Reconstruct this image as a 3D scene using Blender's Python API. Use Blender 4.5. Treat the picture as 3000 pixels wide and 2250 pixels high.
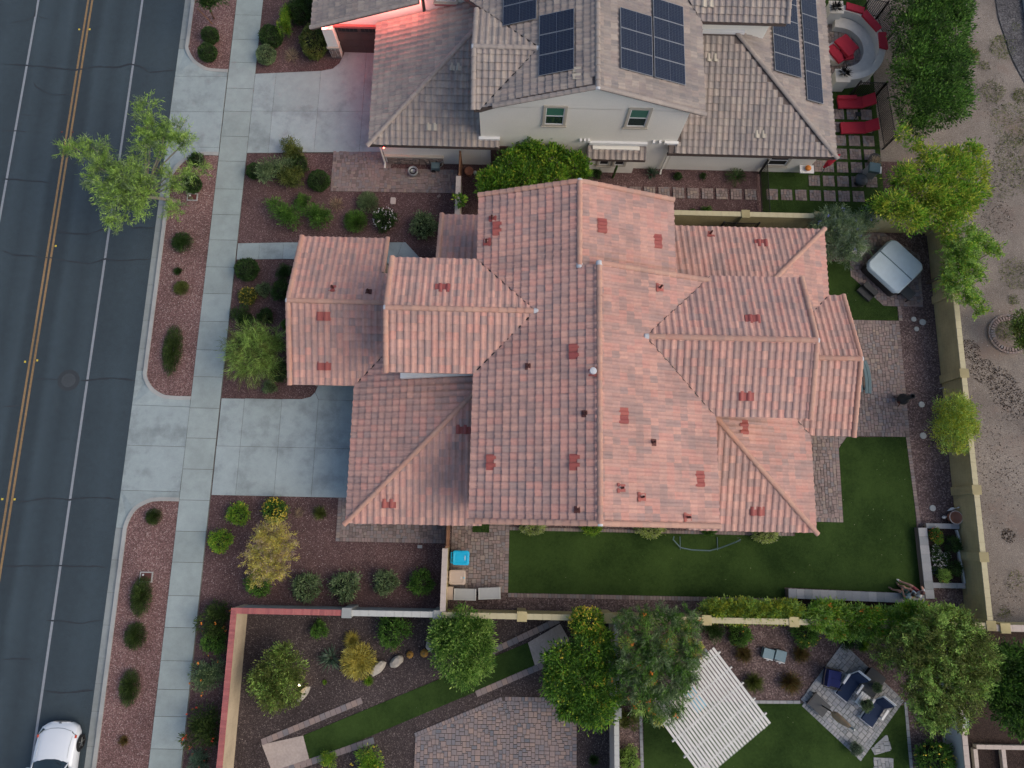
import bpy, bmesh, math, random
import numpy as np
from mathutils import Matrix, Vector
R = math.radians
for o in list(bpy.data.objects):
    bpy.data.objects.remove(o)
scene = bpy.context.scene
C = scene.collection

# ---------------------------------------------------------------- camera, sky, sun, exposure
cd = bpy.data.cameras.new('camera')
cam = bpy.data.objects.new('camera', cd)
C.objects.link(cam)
cam.matrix_world = Matrix(((0.999725, -0.022197, -0.007587, 0.0), (0.020282, 0.980423, -0.195857, 0.0),
                           (0.011786, 0.195649, 0.980603, 36.0), (0, 0, 0, 1)))
cd.sensor_width = 36.0
cd.lens = 24.96
cd.clip_end = 2000.0
scene.camera = cam
SUN_EL, SUN_AZ = 44.0, 104.0        # azimuth clockwise from +Y
world = bpy.data.worlds.new('World')
scene.world = world
world.use_nodes = True
wn = world.node_tree.nodes
sky = wn.new('ShaderNodeTexSky')
sky.sky_type = 'NISHITA'
sky.sun_disc = False
sky.sun_elevation = R(SUN_EL)
sky.sun_rotation = R(SUN_AZ)
sky.air_density = 1.0
sky.dust_density = 3.0
sky.ozone_density = 1.0
world.node_tree.links.new(sky.outputs[0], wn['Background'].inputs[0])
wn['Background'].inputs[1].default_value = 0.13
sl = bpy.data.lights.new('sun', 'SUN')
sl.energy = 0.85
sl.angle = R(48)
sl.color = (1.0, 0.82, 0.62)
sun = bpy.data.objects.new('sun', sl)
C.objects.link(sun)
sv = Vector((math.sin(R(SUN_AZ)) * math.cos(R(SUN_EL)), math.cos(R(SUN_AZ)) * math.cos(R(SUN_EL)), math.sin(R(SUN_EL))))
sun.rotation_euler = sv.to_track_quat('Z', 'Y').to_euler()
sun.location = (0, 0, 60)
scene.view_settings.view_transform = 'Standard'
scene.view_settings.look = 'None'
scene.view_settings.exposure = 0.46
scene.view_settings.gamma = 1.0
scene.render.engine = 'CYCLES'
scene.cycles.adaptive_threshold = 0.03
scene.cycles.denoising_prefilter = 'ACCURATE'
scene.render.filter_size = 1.05
scene.cycles.max_bounces = 4
scene.cycles.diffuse_bounces = 2
scene.cycles.glossy_bounces = 2
scene.cycles.transmission_bounces = 2
scene.cycles.transparent_max_bounces = 4

# ---------------------------------------------------------------- helpers
class MB:
    def __init__(s):
        s.v = []; s.f = []; s.m = []
    def quad(s, a, b, c, d, m=0):
        n = len(s.v); s.v += [tuple(a), tuple(b), tuple(c), tuple(d)]; s.f.append((n, n+1, n+2, n+3)); s.m.append(m)
    def poly(s, pts, m=0):
        n = len(s.v); s.v += [tuple(p) for p in pts]; s.f.append(tuple(range(n, n+len(pts)))); s.m.append(m)
    def add(s, vs, fs, m=0):
        n = len(s.v); s.v += [tuple(p) for p in vs]
        for f in fs: s.f.append(tuple(i+n for i in f)); s.m.append(m)
    def box(s, x0, y0, z0, x1, y1, z1, m=0, M=None):
        vs = [Vector((x, y, z)) for z in (z0, z1) for y in (y0, y1) for x in (x0, x1)]
        if M is not None: vs = [M @ p for p in vs]
        s.add(vs, [(0, 2, 3, 1), (4, 5, 7, 6), (0, 1, 5, 4), (2, 6, 7, 3), (0, 4, 6, 2), (1, 3, 7, 5)], m)
        return s
    def prism(s, pts, z0, z1, m=0, bottom=True):
        a = sum(pts[i][0]*pts[(i+1) % len(pts)][1]-pts[(i+1) % len(pts)][0]*pts[i][1] for i in range(len(pts)))
        if a < 0: pts = pts[::-1]
        n = len(pts)
        f0 = z0 if callable(z0) else (lambda x, y: z0)
        f1 = z1 if callable(z1) else (lambda x, y: z1)
        vs = [(x, y, f0(x, y)) for x, y in pts]+[(x, y, f1(x, y)) for x, y in pts]
        fs = [tuple(range(n, 2*n))]+[(i, (i+1) % n, n+(i+1) % n, n+i) for i in range(n)]
        if bottom: fs.append(tuple(range(n-1, -1, -1)))
        s.add(vs, fs, m)
        return s
    def tube(s, path, rad, seg=8, m=0, cap=True):
        path = [Vector(p) for p in path]
        rad = rad if isinstance(rad, (list, tuple)) else [rad]*len(path)
        rings = []
        ref = Vector((0, 0, 1))
        for i, p in enumerate(path):
            t = (path[min(i+1, len(path)-1)]-path[max(i-1, 0)])
            t = t.normalized() if t.length > 1e-9 else Vector((0, 0, 1))
            r = ref if abs(t.dot(ref)) < 0.95 else Vector((1, 0, 0))
            a = t.cross(r).normalized(); b = t.cross(a)
            rings.append([p+(a*math.cos(2*math.pi*k/seg)+b*math.sin(2*math.pi*k/seg))*rad[i] for k in range(seg)])
        n = len(s.v)
        for r in rings: s.v += [tuple(q) for q in r]
        for i in range(len(rings)-1):
            for k in range(seg):
                k2 = (k+1) % seg
                s.f.append((n+i*seg+k, n+(i+1)*seg+k, n+(i+1)*seg+k2, n+i*seg+k2)); s.m.append(m)
        if cap:
            s.f.append(tuple(n+k for k in range(seg))); s.m.append(m)
            s.f.append(tuple(n+(len(rings)-1)*seg+k for k in range(seg-1, -1, -1))); s.m.append(m)
        return s
    def lathe(s, prof, cx=0, cy=0, seg=20, m=0, sx=1, sy=1):
        n = len(s.v)
        for r, z in prof:
            s.v += [(cx+r*sx*math.cos(2*math.pi*k/seg), cy+r*sy*math.sin(2*math.pi*k/seg), z) for k in range(seg)]
        for i in range(len(prof)-1):
            for k in range(seg):
                k2 = (k+1) % seg
                s.f.append((n+i*seg+k, n+i*seg+k2, n+(i+1)*seg+k2, n+(i+1)*seg+k)); s.m.append(m)
        return s
    def mesh(s, name, mats, smooth=False):
        me = bpy.data.meshes.new(name)
        me.from_pydata(s.v, [], s.f)
        for mt in (mats if isinstance(mats, (list, tuple)) else [mats]): me.materials.append(mt)
        if any(s.m): me.polygons.foreach_set('material_index', s.m)
        if smooth: me.polygons.foreach_set('use_smooth', [True]*len(me.polygons))
        me.update()
        return me
    def build(s, name, mats, parent=None, smooth=False):
        return link(name, s.mesh(name, mats, smooth), parent)

def link(name, me, parent=None):
    o = bpy.data.objects.new(name, me)
    C.objects.link(o)
    if parent is not None:
        o.parent = parent
        o.matrix_parent_inverse = inv_of(parent)
    return o
def inv_of(p):
    m = Matrix.Identity(4)
    q = p
    while q is not None:
        m = q.matrix_basis @ m
        if q.parent is not None: m = q.matrix_parent_inverse @ m
        q = q.parent
    return m.inverted()
def tag(o, label=None, cat=None, group=None, kind=None):
    if label: o['label'] = label
    if cat: o['category'] = cat
    if group: o['group'] = group
    if kind: o['kind'] = kind
    return o
def empty(name, loc, label=None, cat=None, group=None, rz=0.0):
    o = bpy.data.objects.new(name, None)
    o.empty_display_size = 0.2
    C.objects.link(o)
    o.location = loc if len(loc) == 3 else (loc[0], loc[1], G)
    o.rotation_euler = (0, 0, rz)
    return tag(o, label, cat, group)
def struct(name, mb, m, parent=None):
    o = mb.build(name, m, parent)
    if parent is None: o['kind'] = 'structure'
    return o
def place(name, me, parent, M):
    """a piece sharing mesh data, given by its world matrix"""
    o = bpy.data.objects.new(name, me)
    C.objects.link(o)
    o.parent = parent
    o.matrix_parent_inverse = inv_cache(parent)
    o.matrix_basis = M
    return o
_inv = {}
def inv_cache(p):
    if p.name not in _inv: _inv[p.name] = inv_of(p)
    return _inv[p.name]
def T(x, y, z, rz=0.0, sx=1, sy=1, sz=1):
    return Matrix.Translation((x, y, z)) @ Matrix.Rotation(rz, 4, 'Z') @ Matrix.Diagonal((sx, sy, sz, 1))

G = 0.10            # level of the yards above the road

# ---------------------------------------------------------------- materials
def nodes(name):
    m = bpy.data.materials.new(name)
    m.use_nodes = True
    nt = m.node_tree
    return m, nt, nt.nodes, nt.links, nt.nodes['Principled BSDF']
def ramp(nt, cols, pos=None, interp='LINEAR'):
    r = nt.nodes.new('ShaderNodeValToRGB')
    e = r.color_ramp.elements
    r.color_ramp.interpolation = interp
    n = len(cols)
    pos = pos or [i/(n-1) for i in range(n)]
    while len(e) < n: e.new(0.5)
    for i in range(n):
        e[i].position = pos[i]; e[i].color = (*cols[i], 1)
    return r
def noise(nt, scale, detail=4, rough=0.55, vec=None):
    t = nt.nodes.new('ShaderNodeTexNoise')
    t.inputs['Scale'].default_value = scale; t.inputs['Detail'].default_value = detail; t.inputs['Roughness'].default_value = rough
    if vec is not None: nt.links.new(vec, t.inputs['Vector'])
    return t
def geo(nt):
    return nt.nodes.new('ShaderNodeNewGeometry')
def mixc(nt, a, b, fac, mode='MIX'):
    x = nt.nodes.new('ShaderNodeMix'); x.data_type = 'RGBA'; x.blend_type = mode
    for sock, val in ((x.inputs[6], a), (x.inputs[7], b), (x.inputs[0], fac)):
        if isinstance(val, (int, float)): sock.default_value = val
        elif isinstance(val, tuple): sock.default_value = (*val, 1) if len(val) == 3 else val
        else: nt.links.new(val, sock)
    return x.outputs[2]
def mathn(nt, op, a, b=None):
    x = nt.nodes.new('ShaderNodeMath'); x.operation = op
    for i, v in enumerate((a, b)):
        if v is None: continue
        if isinstance(v, (int, float)): x.inputs[i].default_value = v
        else: nt.links.new(v, x.inputs[i])
    return x.outputs[0]
def bump(nt, bs, h, strength=0.5, dist=0.02):
    b = nt.nodes.new('ShaderNodeBump'); b.inputs['Strength'].default_value = strength; b.inputs['Distance'].default_value = dist
    nt.links.new(h, b.inputs['Height']); nt.links.new(b.outputs[0], bs.inputs['Normal'])
def rnd(nt):
    """a random value for each piece, whether the piece is an object or an island of a joined mesh"""
    g = geo(nt); o = nt.nodes.new('ShaderNodeObjectInfo')
    return mathn(nt, 'FRACT', mathn(nt, 'ADD', g.outputs['Random Per Island'], o.outputs['Random']))

def plain(name, col, rough=0.7, var=0.12, scale=6.0, metal=0.0, spec=0.4, bmp=0.0, big=0.35):
    m, nt, N, L, b = nodes(name)
    p = geo(nt).outputs['Position']
    n1 = noise(nt, scale, 2, 0.6, p); n2 = noise(nt, big, 2, 0.5, p)
    lo = tuple(c*(1-var) for c in col); hi = tuple(min(1, c*(1+var)) for c in col)
    f = mathn(nt, 'ADD', mathn(nt, 'MULTIPLY', n1.outputs['Fac'], 0.5), mathn(nt, 'MULTIPLY', n2.outputs['Fac'], 0.5))
    r = ramp(nt, [lo, hi], [0.3, 0.7]); L.new(f, r.inputs[0])
    L.new(r.outputs[0], b.inputs['Base Color'])
    b.inputs['Roughness'].default_value = rough; b.inputs['Metallic'].default_value = metal
    b.inputs['Specular IOR Level'].default_value = spec
    if bmp: bump(nt, b, n1.outputs['Fac'], bmp)
    return m
def pieces(name, cols, rough=0.8, grain=18.0, gvar=0.12, streak=None, bmp=0.3, pos=None, drift=None):
    """each piece its own tone"""
    m, nt, N, L, b = nodes(name)
    r = ramp(nt, cols, pos); L.new(rnd(nt), r.inputs[0])
    p = geo(nt).outputs['Position']
    n1 = noise(nt, grain, 2, 0.6, p); n2 = noise(nt, 0.5, 2, 0.5, p)
    f = mathn(nt, 'ADD', n1.outputs['Fac'], n2.outputs['Fac'])
    f = mathn(nt, 'ADD', mathn(nt, 'MULTIPLY', mathn(nt, 'SUBTRACT', f, 1.0), gvar*2.4), 1.0)
    cmb = nt.nodes.new('ShaderNodeCombineXYZ')
    for i in range(3): L.new(f, cmb.inputs[i])
    base = r.outputs[0]
    if drift:
        nd = noise(nt, 0.9, 3, 0.6, p); w_ = mathn(nt, 'ADD', nd.outputs['Fac'], mathn(nt, 'MULTIPLY', mathn(nt, 'SUBTRACT', rnd(nt), 0.5), 0.22))
        dr_ = ramp(nt, [(0, 0, 0), (1, 1, 1)], [0.50, 0.68]); L.new(w_, dr_.inputs[0])
        base = mixc(nt, base, drift, mathn(nt, 'MULTIPLY', dr_.outputs[0], 0.55))
    L.new(mixc(nt, base, cmb.outputs[0], 1.0, 'MULTIPLY'), b.inputs['Base Color'])
    b.inputs['Roughness'].default_value = rough
    b.inputs['Specular IOR Level'].default_value = 0.3
    if bmp: bump(nt, b, n1.outputs['Fac'], bmp, 0.01)
    return m
def gravel(name, cols, scale=26.0, pos=None, bmp=0.6, dirt=None, dscale=0.4):
    m, nt, N, L, b = nodes(name)
    p = geo(nt).outputs['Position']
    w = noise(nt, 9, 2, 0.5, p)
    v = nt.nodes.new('ShaderNodeTexVoronoi'); v.inputs['Scale'].default_value = scale
    L.new(mixc(nt, p, w.outputs['Color'], 0.02), v.inputs['Vector'])
    sep = nt.nodes.new('ShaderNodeSeparateColor'); L.new(v.outputs['Color'], sep.inputs[0])
    mean = tuple(sum(c[i] for c in cols)/len(cols)*.9 for i in range(3)); cols = [tuple(c[i]*.62+mean[i]*.38 for i in range(3)) for c in cols]
    r = ramp(nt, cols, pos); L.new(sep.outputs[0], r.inputs[0])
    dk = mathn(nt, 'MULTIPLY', v.outputs['Distance'], 1.0)
    dr = ramp(nt, [(1, 1, 1), (0.55, 0.53, 0.53)], [0.35, 0.8]); L.new(dk, dr.inputs[0])
    col = mixc(nt, r.outputs[0], dr.outputs[0], 1.0, 'MULTIPLY')
    nb = noise(nt, dscale, 5, 0.6, p)
    br = ramp(nt, [(0.78, 0.76, 0.76), (1.18, 1.16, 1.14)], [0.35, 0.65]); L.new(nb.outputs['Fac'], br.inputs[0])
    col = mixc(nt, col, br.outputs[0], 1.0, 'MULTIPLY')
    if dirt:
        nd = noise(nt, 0.33, 6, 0.65, p); rd = ramp(nt, [(0, 0, 0), (1, 1, 1)], [0.55, 0.68]); L.new(nd.outputs['Fac'], rd.inputs[0])
        col = mixc(nt, col, dirt, mathn(nt, 'MULTIPLY', rd.outputs[0], 0.6))
    L.new(col, b.inputs['Base Color'])
    b.inputs['Roughness'].default_value = 0.9; b.inputs['Specular IOR Level'].default_value = 0.2
    bump(nt, b, mathn(nt, 'MULTIPLY', v.outputs['Distance'], -1.0), bmp, 0.02)
    return m
def leafmat(name, cols, trans=0.38, rough=0.55):
    m, nt, N, L, b = nodes(name)
    r = ramp(nt, cols); L.new(rnd(nt), r.inputs[0])
    p = geo(nt).outputs['Position']; n2 = noise(nt, 2.4, 2, 0.5, p)
    br = ramp(nt, [(0.58, 0.62, 0.58), (1.38, 1.34, 1.3)], [0.32, 0.68]); L.new(n2.outputs['Fac'], br.inputs[0])
    col = mixc(nt, r.outputs[0], br.outputs[0], 1.0, 'MULTIPLY')
    L.new(col, b.inputs['Base Color']); b.inputs['Roughness'].default_value = rough; b.inputs['Specular IOR Level'].default_value = 0.25
    tr = N.new('ShaderNodeBsdfTranslucent'); L.new(col, tr.inputs[0])
    mx = N.new('ShaderNodeMixShader'); mx.inputs[0].default_value = trans
    L.new(b.outputs[0], mx.inputs[1]); L.new(tr.outputs[0], mx.inputs[2])
    L.new(mx.outputs[0], N['Material Output'].inputs[0])
    return m
def glow(name, col, strength):
    m, nt, N, L, b = nodes(name)
    b.inputs['Base Color'].default_value = (*col, 1)
    b.inputs['Emission Color'].default_value = (*col, 1); b.inputs['Emission Strength'].default_value = strength
    return m
def asphalt():
    m, nt, N, L, b = nodes('asphalt')
    g = geo(nt); p = g.outputs['Position']
    n1 = noise(nt, 42, 3, 0.7, p); n2 = noise(nt, 0.25, 5, 0.6, p); n3 = noise(nt, 3.0, 5, 0.7, p)
    base = ramp(nt, [(0.022, 0.035, 0.044), (0.044, 0.064, 0.076), (0.080, 0.110, 0.125)], [0.3, 0.55, 0.75]); L.new(n1.outputs['Fac'], base.inputs[0])
    # wheel paths and the sealed centre seam, worn along the lane
    sep = nt.nodes.new('ShaderNodeSeparateXYZ'); L.new(p, sep.inputs[0])
    sx = mathn(nt, 'SUBTRACT', sep.outputs[0], mathn(nt, 'MULTIPLY', sep.outputs[1], 0.0045))
    sx = mathn(nt, 'ADD', sx, mathn(nt, 'MULTIPLY', mathn(nt, 'SUBTRACT', n2.outputs['Fac'], 0.5), 0.35))
    wave = ramp(nt, [(0.78,)*3, (0.78,)*3, (1.12,)*3, (0.86,)*3, (1.08,)*3, (0.88,)*3, (0.92,)*3, (1.06,)*3, (0.94,)*3, (0.9,)*3],
                [0.0, 0.10, 0.16, 0.30, 0.42, 0.52, 0.62, 0.75, 0.88, 1.0])
    fr = mathn(nt, 'ABSOLUTE', mathn(nt, 'DIVIDE', mathn(nt, 'ADD', sx, 24.5), 6.0)); L.new(fr, wave.inputs[0])
    col = mixc(nt, base.outputs[0], wave.outputs[0], 1.0, 'MULTIPLY')
    br = ramp(nt, [(0.86, 0.84, 0.84), (1.16, 1.16, 1.16)], [0.3, 0.7]); L.new(mathn(nt, 'MULTIPLY', mathn(nt, 'ADD', n2.outputs['Fac'], n3.outputs['Fac']), 0.5), br.inputs[0])
    col = mixc(nt, col, br.outputs[0], 1.0, 'MULTIPLY')
    L.new(col, b.inputs['Base Color']); b.inputs['Roughness'].default_value = 0.85; b.inputs['Specular IOR Level'].default_value = 0.3
    bump(nt, b, n1.outputs['Fac'], 0.5, 0.01)
    return m
def concrete(name, c1, stain=0.25, sc=0.6):
    m, nt, N, L, b = nodes(name)
    p = geo(nt).outputs['Position']
    n1 = noise(nt, sc, 6, 0.62, p); n2 = noise(nt, 30, 3, 0.6, p); n3 = noise(nt, 2.4, 5, 0.7, p)
    r = ramp(nt, [tuple(c*(1-stain) for c in c1), c1, tuple(min(1, c*1.08) for c in c1)], [0.33, 0.5, 0.7]); L.new(n1.outputs['Fac'], r.inputs[0])
    r2 = ramp(nt, [(0.86,)*3, (1.08,)*3], [0.3, 0.7]); L.new(mathn(nt, 'MULTIPLY', mathn(nt, 'ADD', n2.outputs['Fac'], n3.outputs['Fac']), 0.5), r2.inputs[0])
    o = nt.nodes.new('ShaderNodeObjectInfo'); r3 = ramp(nt, [(0.93, 0.93, 0.92), (1.05, 1.05, 1.06)]); L.new(o.outputs['Random'], r3.inputs[0])
    col = mixc(nt, mixc(nt, r.outputs[0], r2.outputs[0], 1.0, 'MULTIPLY'), r3.outputs[0], 1.0, 'MULTIPLY')
    L.new(col, b.inputs['Base Color']); b.inputs['Roughness'].default_value = 0.8; b.inputs['Specular IOR Level'].default_value = 0.3
    bump(nt, b, n2.outputs['Fac'], 0.15, 0.01)
    return m
def turfmat(name, a, c):
    m, nt, N, L, b = nodes(name)
    p = geo(nt).outputs['Position']
    n1 = noise(nt, 60, 3, 0.8, p); n2 = noise(nt, 0.35, 3, 0.6, p); n3 = noise(nt, 7, 3, 0.7, p)
    r = ramp(nt, [a, c], [0.38, 0.64]); L.new(mathn(nt, 'ADD', mathn(nt, 'MULTIPLY', n1.outputs['Fac'], 0.35), mathn(nt, 'ADD', mathn(nt, 'MULTIPLY', n2.outputs['Fac'], 0.45), mathn(nt, 'MULTIPLY', n3.outputs['Fac'], 0.2))), r.inputs[0])
    L.new(r.outputs[0], b.inputs['Base Color']); b.inputs['Roughness'].default_value = 0.95; b.inputs['Specular IOR Level'].default_value = 0.05
    bump(nt, b, n1.outputs['Fac'], 1.0, 0.04)
    return m
def blockwall(name, c):
    m, nt, N, L, b = nodes(name)
    g = geo(nt); sp = nt.nodes.new('ShaderNodeSeparateXYZ'); L.new(g.outputs['Position'], sp.inputs[0])
    cb = nt.nodes.new('ShaderNodeCombineXYZ'); L.new(mathn(nt, 'ADD', sp.outputs[0], sp.outputs[1]), cb.inputs[0]); L.new(sp.outputs[2], cb.inputs[1])
    br = nt.nodes.new('ShaderNodeTexBrick'); L.new(cb.outputs[0], br.inputs['Vector'])
    br.inputs['Scale'].default_value = 1.0; br.inputs['Brick Width'].default_value = 0.4; br.inputs['Row Height'].default_value = 0.2
    br.inputs['Mortar Size'].default_value = 0.006; br.inputs['Mortar Smooth'].default_value = 0.4
    br.inputs['Color1'].default_value = (*c, 1); br.inputs['Color2'].default_value = (*[x*0.93 for x in c], 1); br.inputs['Mortar'].default_value = (*[x*0.72 for x in c], 1)
    n1 = noise(nt, 1.2, 5, 0.6, g.outputs['Position']); r = ramp(nt, [(0.85,)*3, (1.1,)*3], [0.3, 0.7]); L.new(n1.outputs['Fac'], r.inputs[0])
    L.new(mixc(nt, br.outputs['Color'], r.outputs[0], 1.0, 'MULTIPLY'), b.inputs['Base Color']); b.inputs['Roughness'].default_value = 0.9
    bump(nt, b, mathn(nt, 'SUBTRACT', 1.0, br.outputs['Fac']), 0.6, 0.01)
    return m
def glassmat(name, col, rough=0.08):
    m, nt, N, L, b = nodes(name)
    b.inputs['Base Color'].default_value = (*col, 1); b.inputs['Roughness'].default_value = rough; b.inputs['Specular IOR Level'].default_value = 0.8
    return m
def solarcell():
    m, nt, N, L, b = nodes('solar_cells')
    tc = nt.nodes.new('ShaderNodeTexCoord')
    br = nt.nodes.new('ShaderNodeTexBrick'); L.new(tc.outputs['Object'], br.inputs['Vector'])
    br.offset = 0.0; br.inputs['Scale'].default_value = 1.0; br.inputs['Brick Width'].default_value = 0.083; br.inputs['Row Height'].default_value = 0.166
    br.inputs['Mortar Size'].default_value = 0.0055; br.inputs['Color1'].default_value = (0.012, 0.019, 0.040, 1); br.inputs['Color2'].default_value = (0.015, 0.023, 0.047, 1)
    br.inputs['Mortar'].default_value = (0.075, 0.085, 0.095, 1)
    L.new(br.outputs['Color'], b.inputs['Base Color']); b.inputs['Roughness'].default_value = 0.3; b.inputs['Specular IOR Level'].default_value = 0.15
    return m

MT = {}
MT['asphalt'] = asphalt()
MT['ground'] = gravel('desert_soil', [(0.204, 0.178, 0.151), (0.239, 0.210, 0.180), (0.270, 0.242, 0.207), (0.366, 0.337, 0.297)], 26, [0, 0.5, 0.93, 1], 0.2, dirt=(0.209, 0.152, 0.123))
MT['red_gravel'] = gravel('red_gravel', [(0.084, 0.038, 0.036), (0.168, 0.087, 0.080), (0.269, 0.162, 0.148), (0.470, 0.370, 0.342)], 24, [0, 0.45, 0.8, 1])
MT['maroon_gravel'] = gravel('maroon_gravel', [(0.050, 0.025, 0.025), (0.106, 0.058, 0.057), (0.168, 0.101, 0.097), (0.336, 0.258, 0.239)], 26, [0, 0.5, 0.86, 1])
MT['dark_gravel'] = gravel('dark_gravel', [(0.020, 0.015, 0.015), (0.047, 0.036, 0.036), (0.095, 0.074, 0.071), (0.224, 0.190, 0.182)], 24, [0, 0.5, 0.86, 1])
MT['pebble'] = gravel('river_pebbles', [(0.05, 0.034, 0.035), (0.12, 0.082, 0.078), (0.22, 0.16, 0.145), (0.34, 0.27, 0.25)], 17, [0, 0.45, 0.8, 1], 1.0)
MT['grey_gravel'] = gravel('grey_gravel', [(0.04, 0.04, 0.045), (0.11, 0.11, 0.115), (0.2, 0.2, 0.2)], 14)
MT['sand'] = plain('compacted_sand', (0.392, 0.329, 0.287), 0.95, 0.2, 10, big=1.5)
MT['mulch'] = gravel('planter_soil', [(0.018, 0.012, 0.010), (0.045, 0.030, 0.025), (0.085, 0.06, 0.05)], 30)
MT['turf'] = turfmat('artificial_turf', (0.016, 0.034, 0.009), (0.057, 0.101, 0.025))
MT['concrete'] = concrete('driveway_concrete', (0.312, 0.367, 0.365), 0.27)
MT['sidewalk'] = concrete('sidewalk_concrete', (0.297, 0.348, 0.335), 0.10)
MT['gutter'] = concrete('gutter_concrete', (0.247, 0.273, 0.266), 0.15)
MT['curb'] = concrete('curb_concrete', (0.356, 0.363, 0.345), 0.12)
MT['yellow_paint'] = plain('yellow_road_paint', (0.235, 0.15, 0.07), 0.8, 0.3, 7)
MT['white_paint'] = plain('white_road_paint', (0.24, 0.26, 0.28), 0.8, 0.18, 9)
MT['tar'] = plain('crack_sealant', (0.026, 0.031, 0.036), 0.6, 0.2, 6)
MT['paver'] = pieces('clay_pavers', [(0.16, 0.125, 0.115), (0.235, 0.185, 0.165), (0.27, 0.20, 0.18), (0.20, 0.185, 0.185), (0.30, 0.235, 0.19)])
MT['paver_grey'] = pieces('grey_pavers', [(0.22, 0.235, 0.24), (0.29, 0.30, 0.305), (0.34, 0.34, 0.335), (0.26, 0.27, 0.285)])
MT['paver_multi'] = pieces('multi_pavers', [(0.14, 0.145, 0.16), (0.22, 0.18, 0.175), (0.29, 0.215, 0.18), (0.18, 0.165, 0.17), (0.26, 0.20, 0.18), (0.16, 0.16, 0.175)])
MT['joint'] = plain('joint_sand', (0.075, 0.062, 0.056), 0.95, 0.2, 12)
MT['tile'] = pieces('terracotta_tiles', [(0.528, 0.280, 0.227), (0.497, 0.273, 0.227), (0.559, 0.326, 0.259), (0.422, 0.264, 0.227), (0.517, 0.306, 0.248), (0.358, 0.248, 0.222), (0.538, 0.301, 0.243), (0.370, 0.259, 0.227), (0.506, 0.284, 0.234)], 0.78, 7.0, 0.16, drift=(0.323, 0.221, 0.195))
MT['cap'] = pieces('ridge_tiles', [(0.497, 0.273, 0.202), (0.453, 0.264, 0.202), (0.506, 0.306, 0.227), (0.402, 0.253, 0.202)], 0.75, 9.0, 0.12)
MT['ntile'] = pieces('grey_brown_tiles', [(0.309, 0.260, 0.228), (0.264, 0.230, 0.206), (0.364, 0.309, 0.261), (0.228, 0.205, 0.190), (0.336, 0.273, 0.232), (0.291, 0.251, 0.225)], 0.78, 9.0, 0.14, drift=(0.198, 0.174, 0.171))
MT['ncap'] = pieces('grey_ridge_tiles', [(0.327, 0.277, 0.241), (0.282, 0.247, 0.219), (0.364, 0.309, 0.265)], 0.75, 9.0, 0.12)
MT['fascia'] = plain('fascia_paint', (0.42, 0.27, 0.22), 0.7)
MT['nfascia'] = plain('brown_fascia', (0.10, 0.075, 0.065), 0.6)
MT['stucco'] = plain('tan_stucco', (0.50, 0.43, 0.34), 0.9, 0.07, 20, bmp=0.15)
MT['nstucco'] = plain('cream_stucco', (0.80, 0.77, 0.68), 0.9, 0.06, 20, bmp=0.12, big=0.6)
MT['trim'] = plain('stone_trim', (0.46, 0.42, 0.345), 0.85, 0.08, 14)
MT['white'] = plain('white_paint_wood', (0.72, 0.72, 0.70), 0.55, 0.05, 8)
MT['offwhite'] = plain('weathered_white_wood', (0.60, 0.585, 0.54), 0.6, 0.12, 5, big=1.2)
MT['mortar'] = plain('white_mortar', (0.50, 0.51, 0.52), 0.8, 0.1, 12)
MT['vent'] = pieces('dark_red_vents', [(0.30, 0.075, 0.065), (0.36, 0.105, 0.085), (0.27, 0.07, 0.065)], 0.6, 9, 0.1)
MT['dark'] = plain('black_hollow', (0.012, 0.012, 0.014), 0.6, 0.1)
MT['bronze'] = plain('dark_bronze_metal', (0.022, 0.019, 0.018), 0.45, 0.1, metal=0.3)
MT['gutter_metal'] = plain('gutter_metal', (0.11, 0.10, 0.09), 0.5, 0.1)
MT['grey_metal'] = plain('grey_metal', (0.30, 0.33, 0.33), 0.4, 0.1, metal=0.4)
MT['yellow_block'] = blockwall('ochre_block_wall', (0.47, 0.40, 0.205))
MT['yellow_cap'] = plain('ochre_cap', (0.47, 0.42, 0.26), 0.85, 0.1, 8)
MT['tan_block'] = blockwall('tan_block_wall', (0.47, 0.385, 0.27))
MT['grey_block'] = plain('grey_wall_stucco', (0.30, 0.315, 0.30), 0.9, 0.08, 16, bmp=0.15)
MT['grey_cap'] = plain('pale_grey_cap', (0.46, 0.465, 0.43), 0.85, 0.08, 9)
MT['pink_cap'] = plain('pinkish_cap', (0.47, 0.40, 0.35), 0.85, 0.1, 9)
MT['brick'] = pieces('red_bricks', [(0.36, 0.11, 0.105), (0.42, 0.145, 0.13), (0.31, 0.10, 0.10)], 0.85)
MT['brick_mortar'] = plain('brick_mortar', (0.42, 0.32, 0.29), 0.9)
MT['wood'] = pieces('stained_wood', [(0.20, 0.10, 0.055), (0.26, 0.135, 0.075), (0.16, 0.085, 0.05)], 0.7)
MT['stone'] = pieces('ledge_stone', [(0.20, 0.15, 0.12), (0.28, 0.21, 0.17), (0.16, 0.13, 0.115), (0.33, 0.26, 0.215)], 0.9, 14, 0.2)
MT['boulder'] = plain('boulder_stone', (0.34, 0.31, 0.26), 0.9, 0.25, 7, bmp=0.6, big=2.5)
MT['bark'] = plain('bark', (0.15, 0.115, 0.085), 0.9, 0.3, 14, bmp=0.4)
MT['pale_bark'] = plain('pale_bark', (0.27, 0.24, 0.19), 0.9, 0.25, 14)
MT['green_bark'] = plain('green_bark', (0.17, 0.18, 0.08), 0.8, 0.2, 14)
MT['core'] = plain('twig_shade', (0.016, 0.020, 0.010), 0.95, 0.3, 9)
MT['blue_bin'] = plain('blue_plastic', (0.008, 0.42, 0.68), 0.42, 0.06, 5)
MT['tan_bin'] = plain('tan_plastic', (0.46, 0.36, 0.28), 0.5, 0.05, 5)
MT['grey_plastic'] = plain('grey_plastic', (0.36, 0.37, 0.36), 0.55, 0.05, 6)
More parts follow.
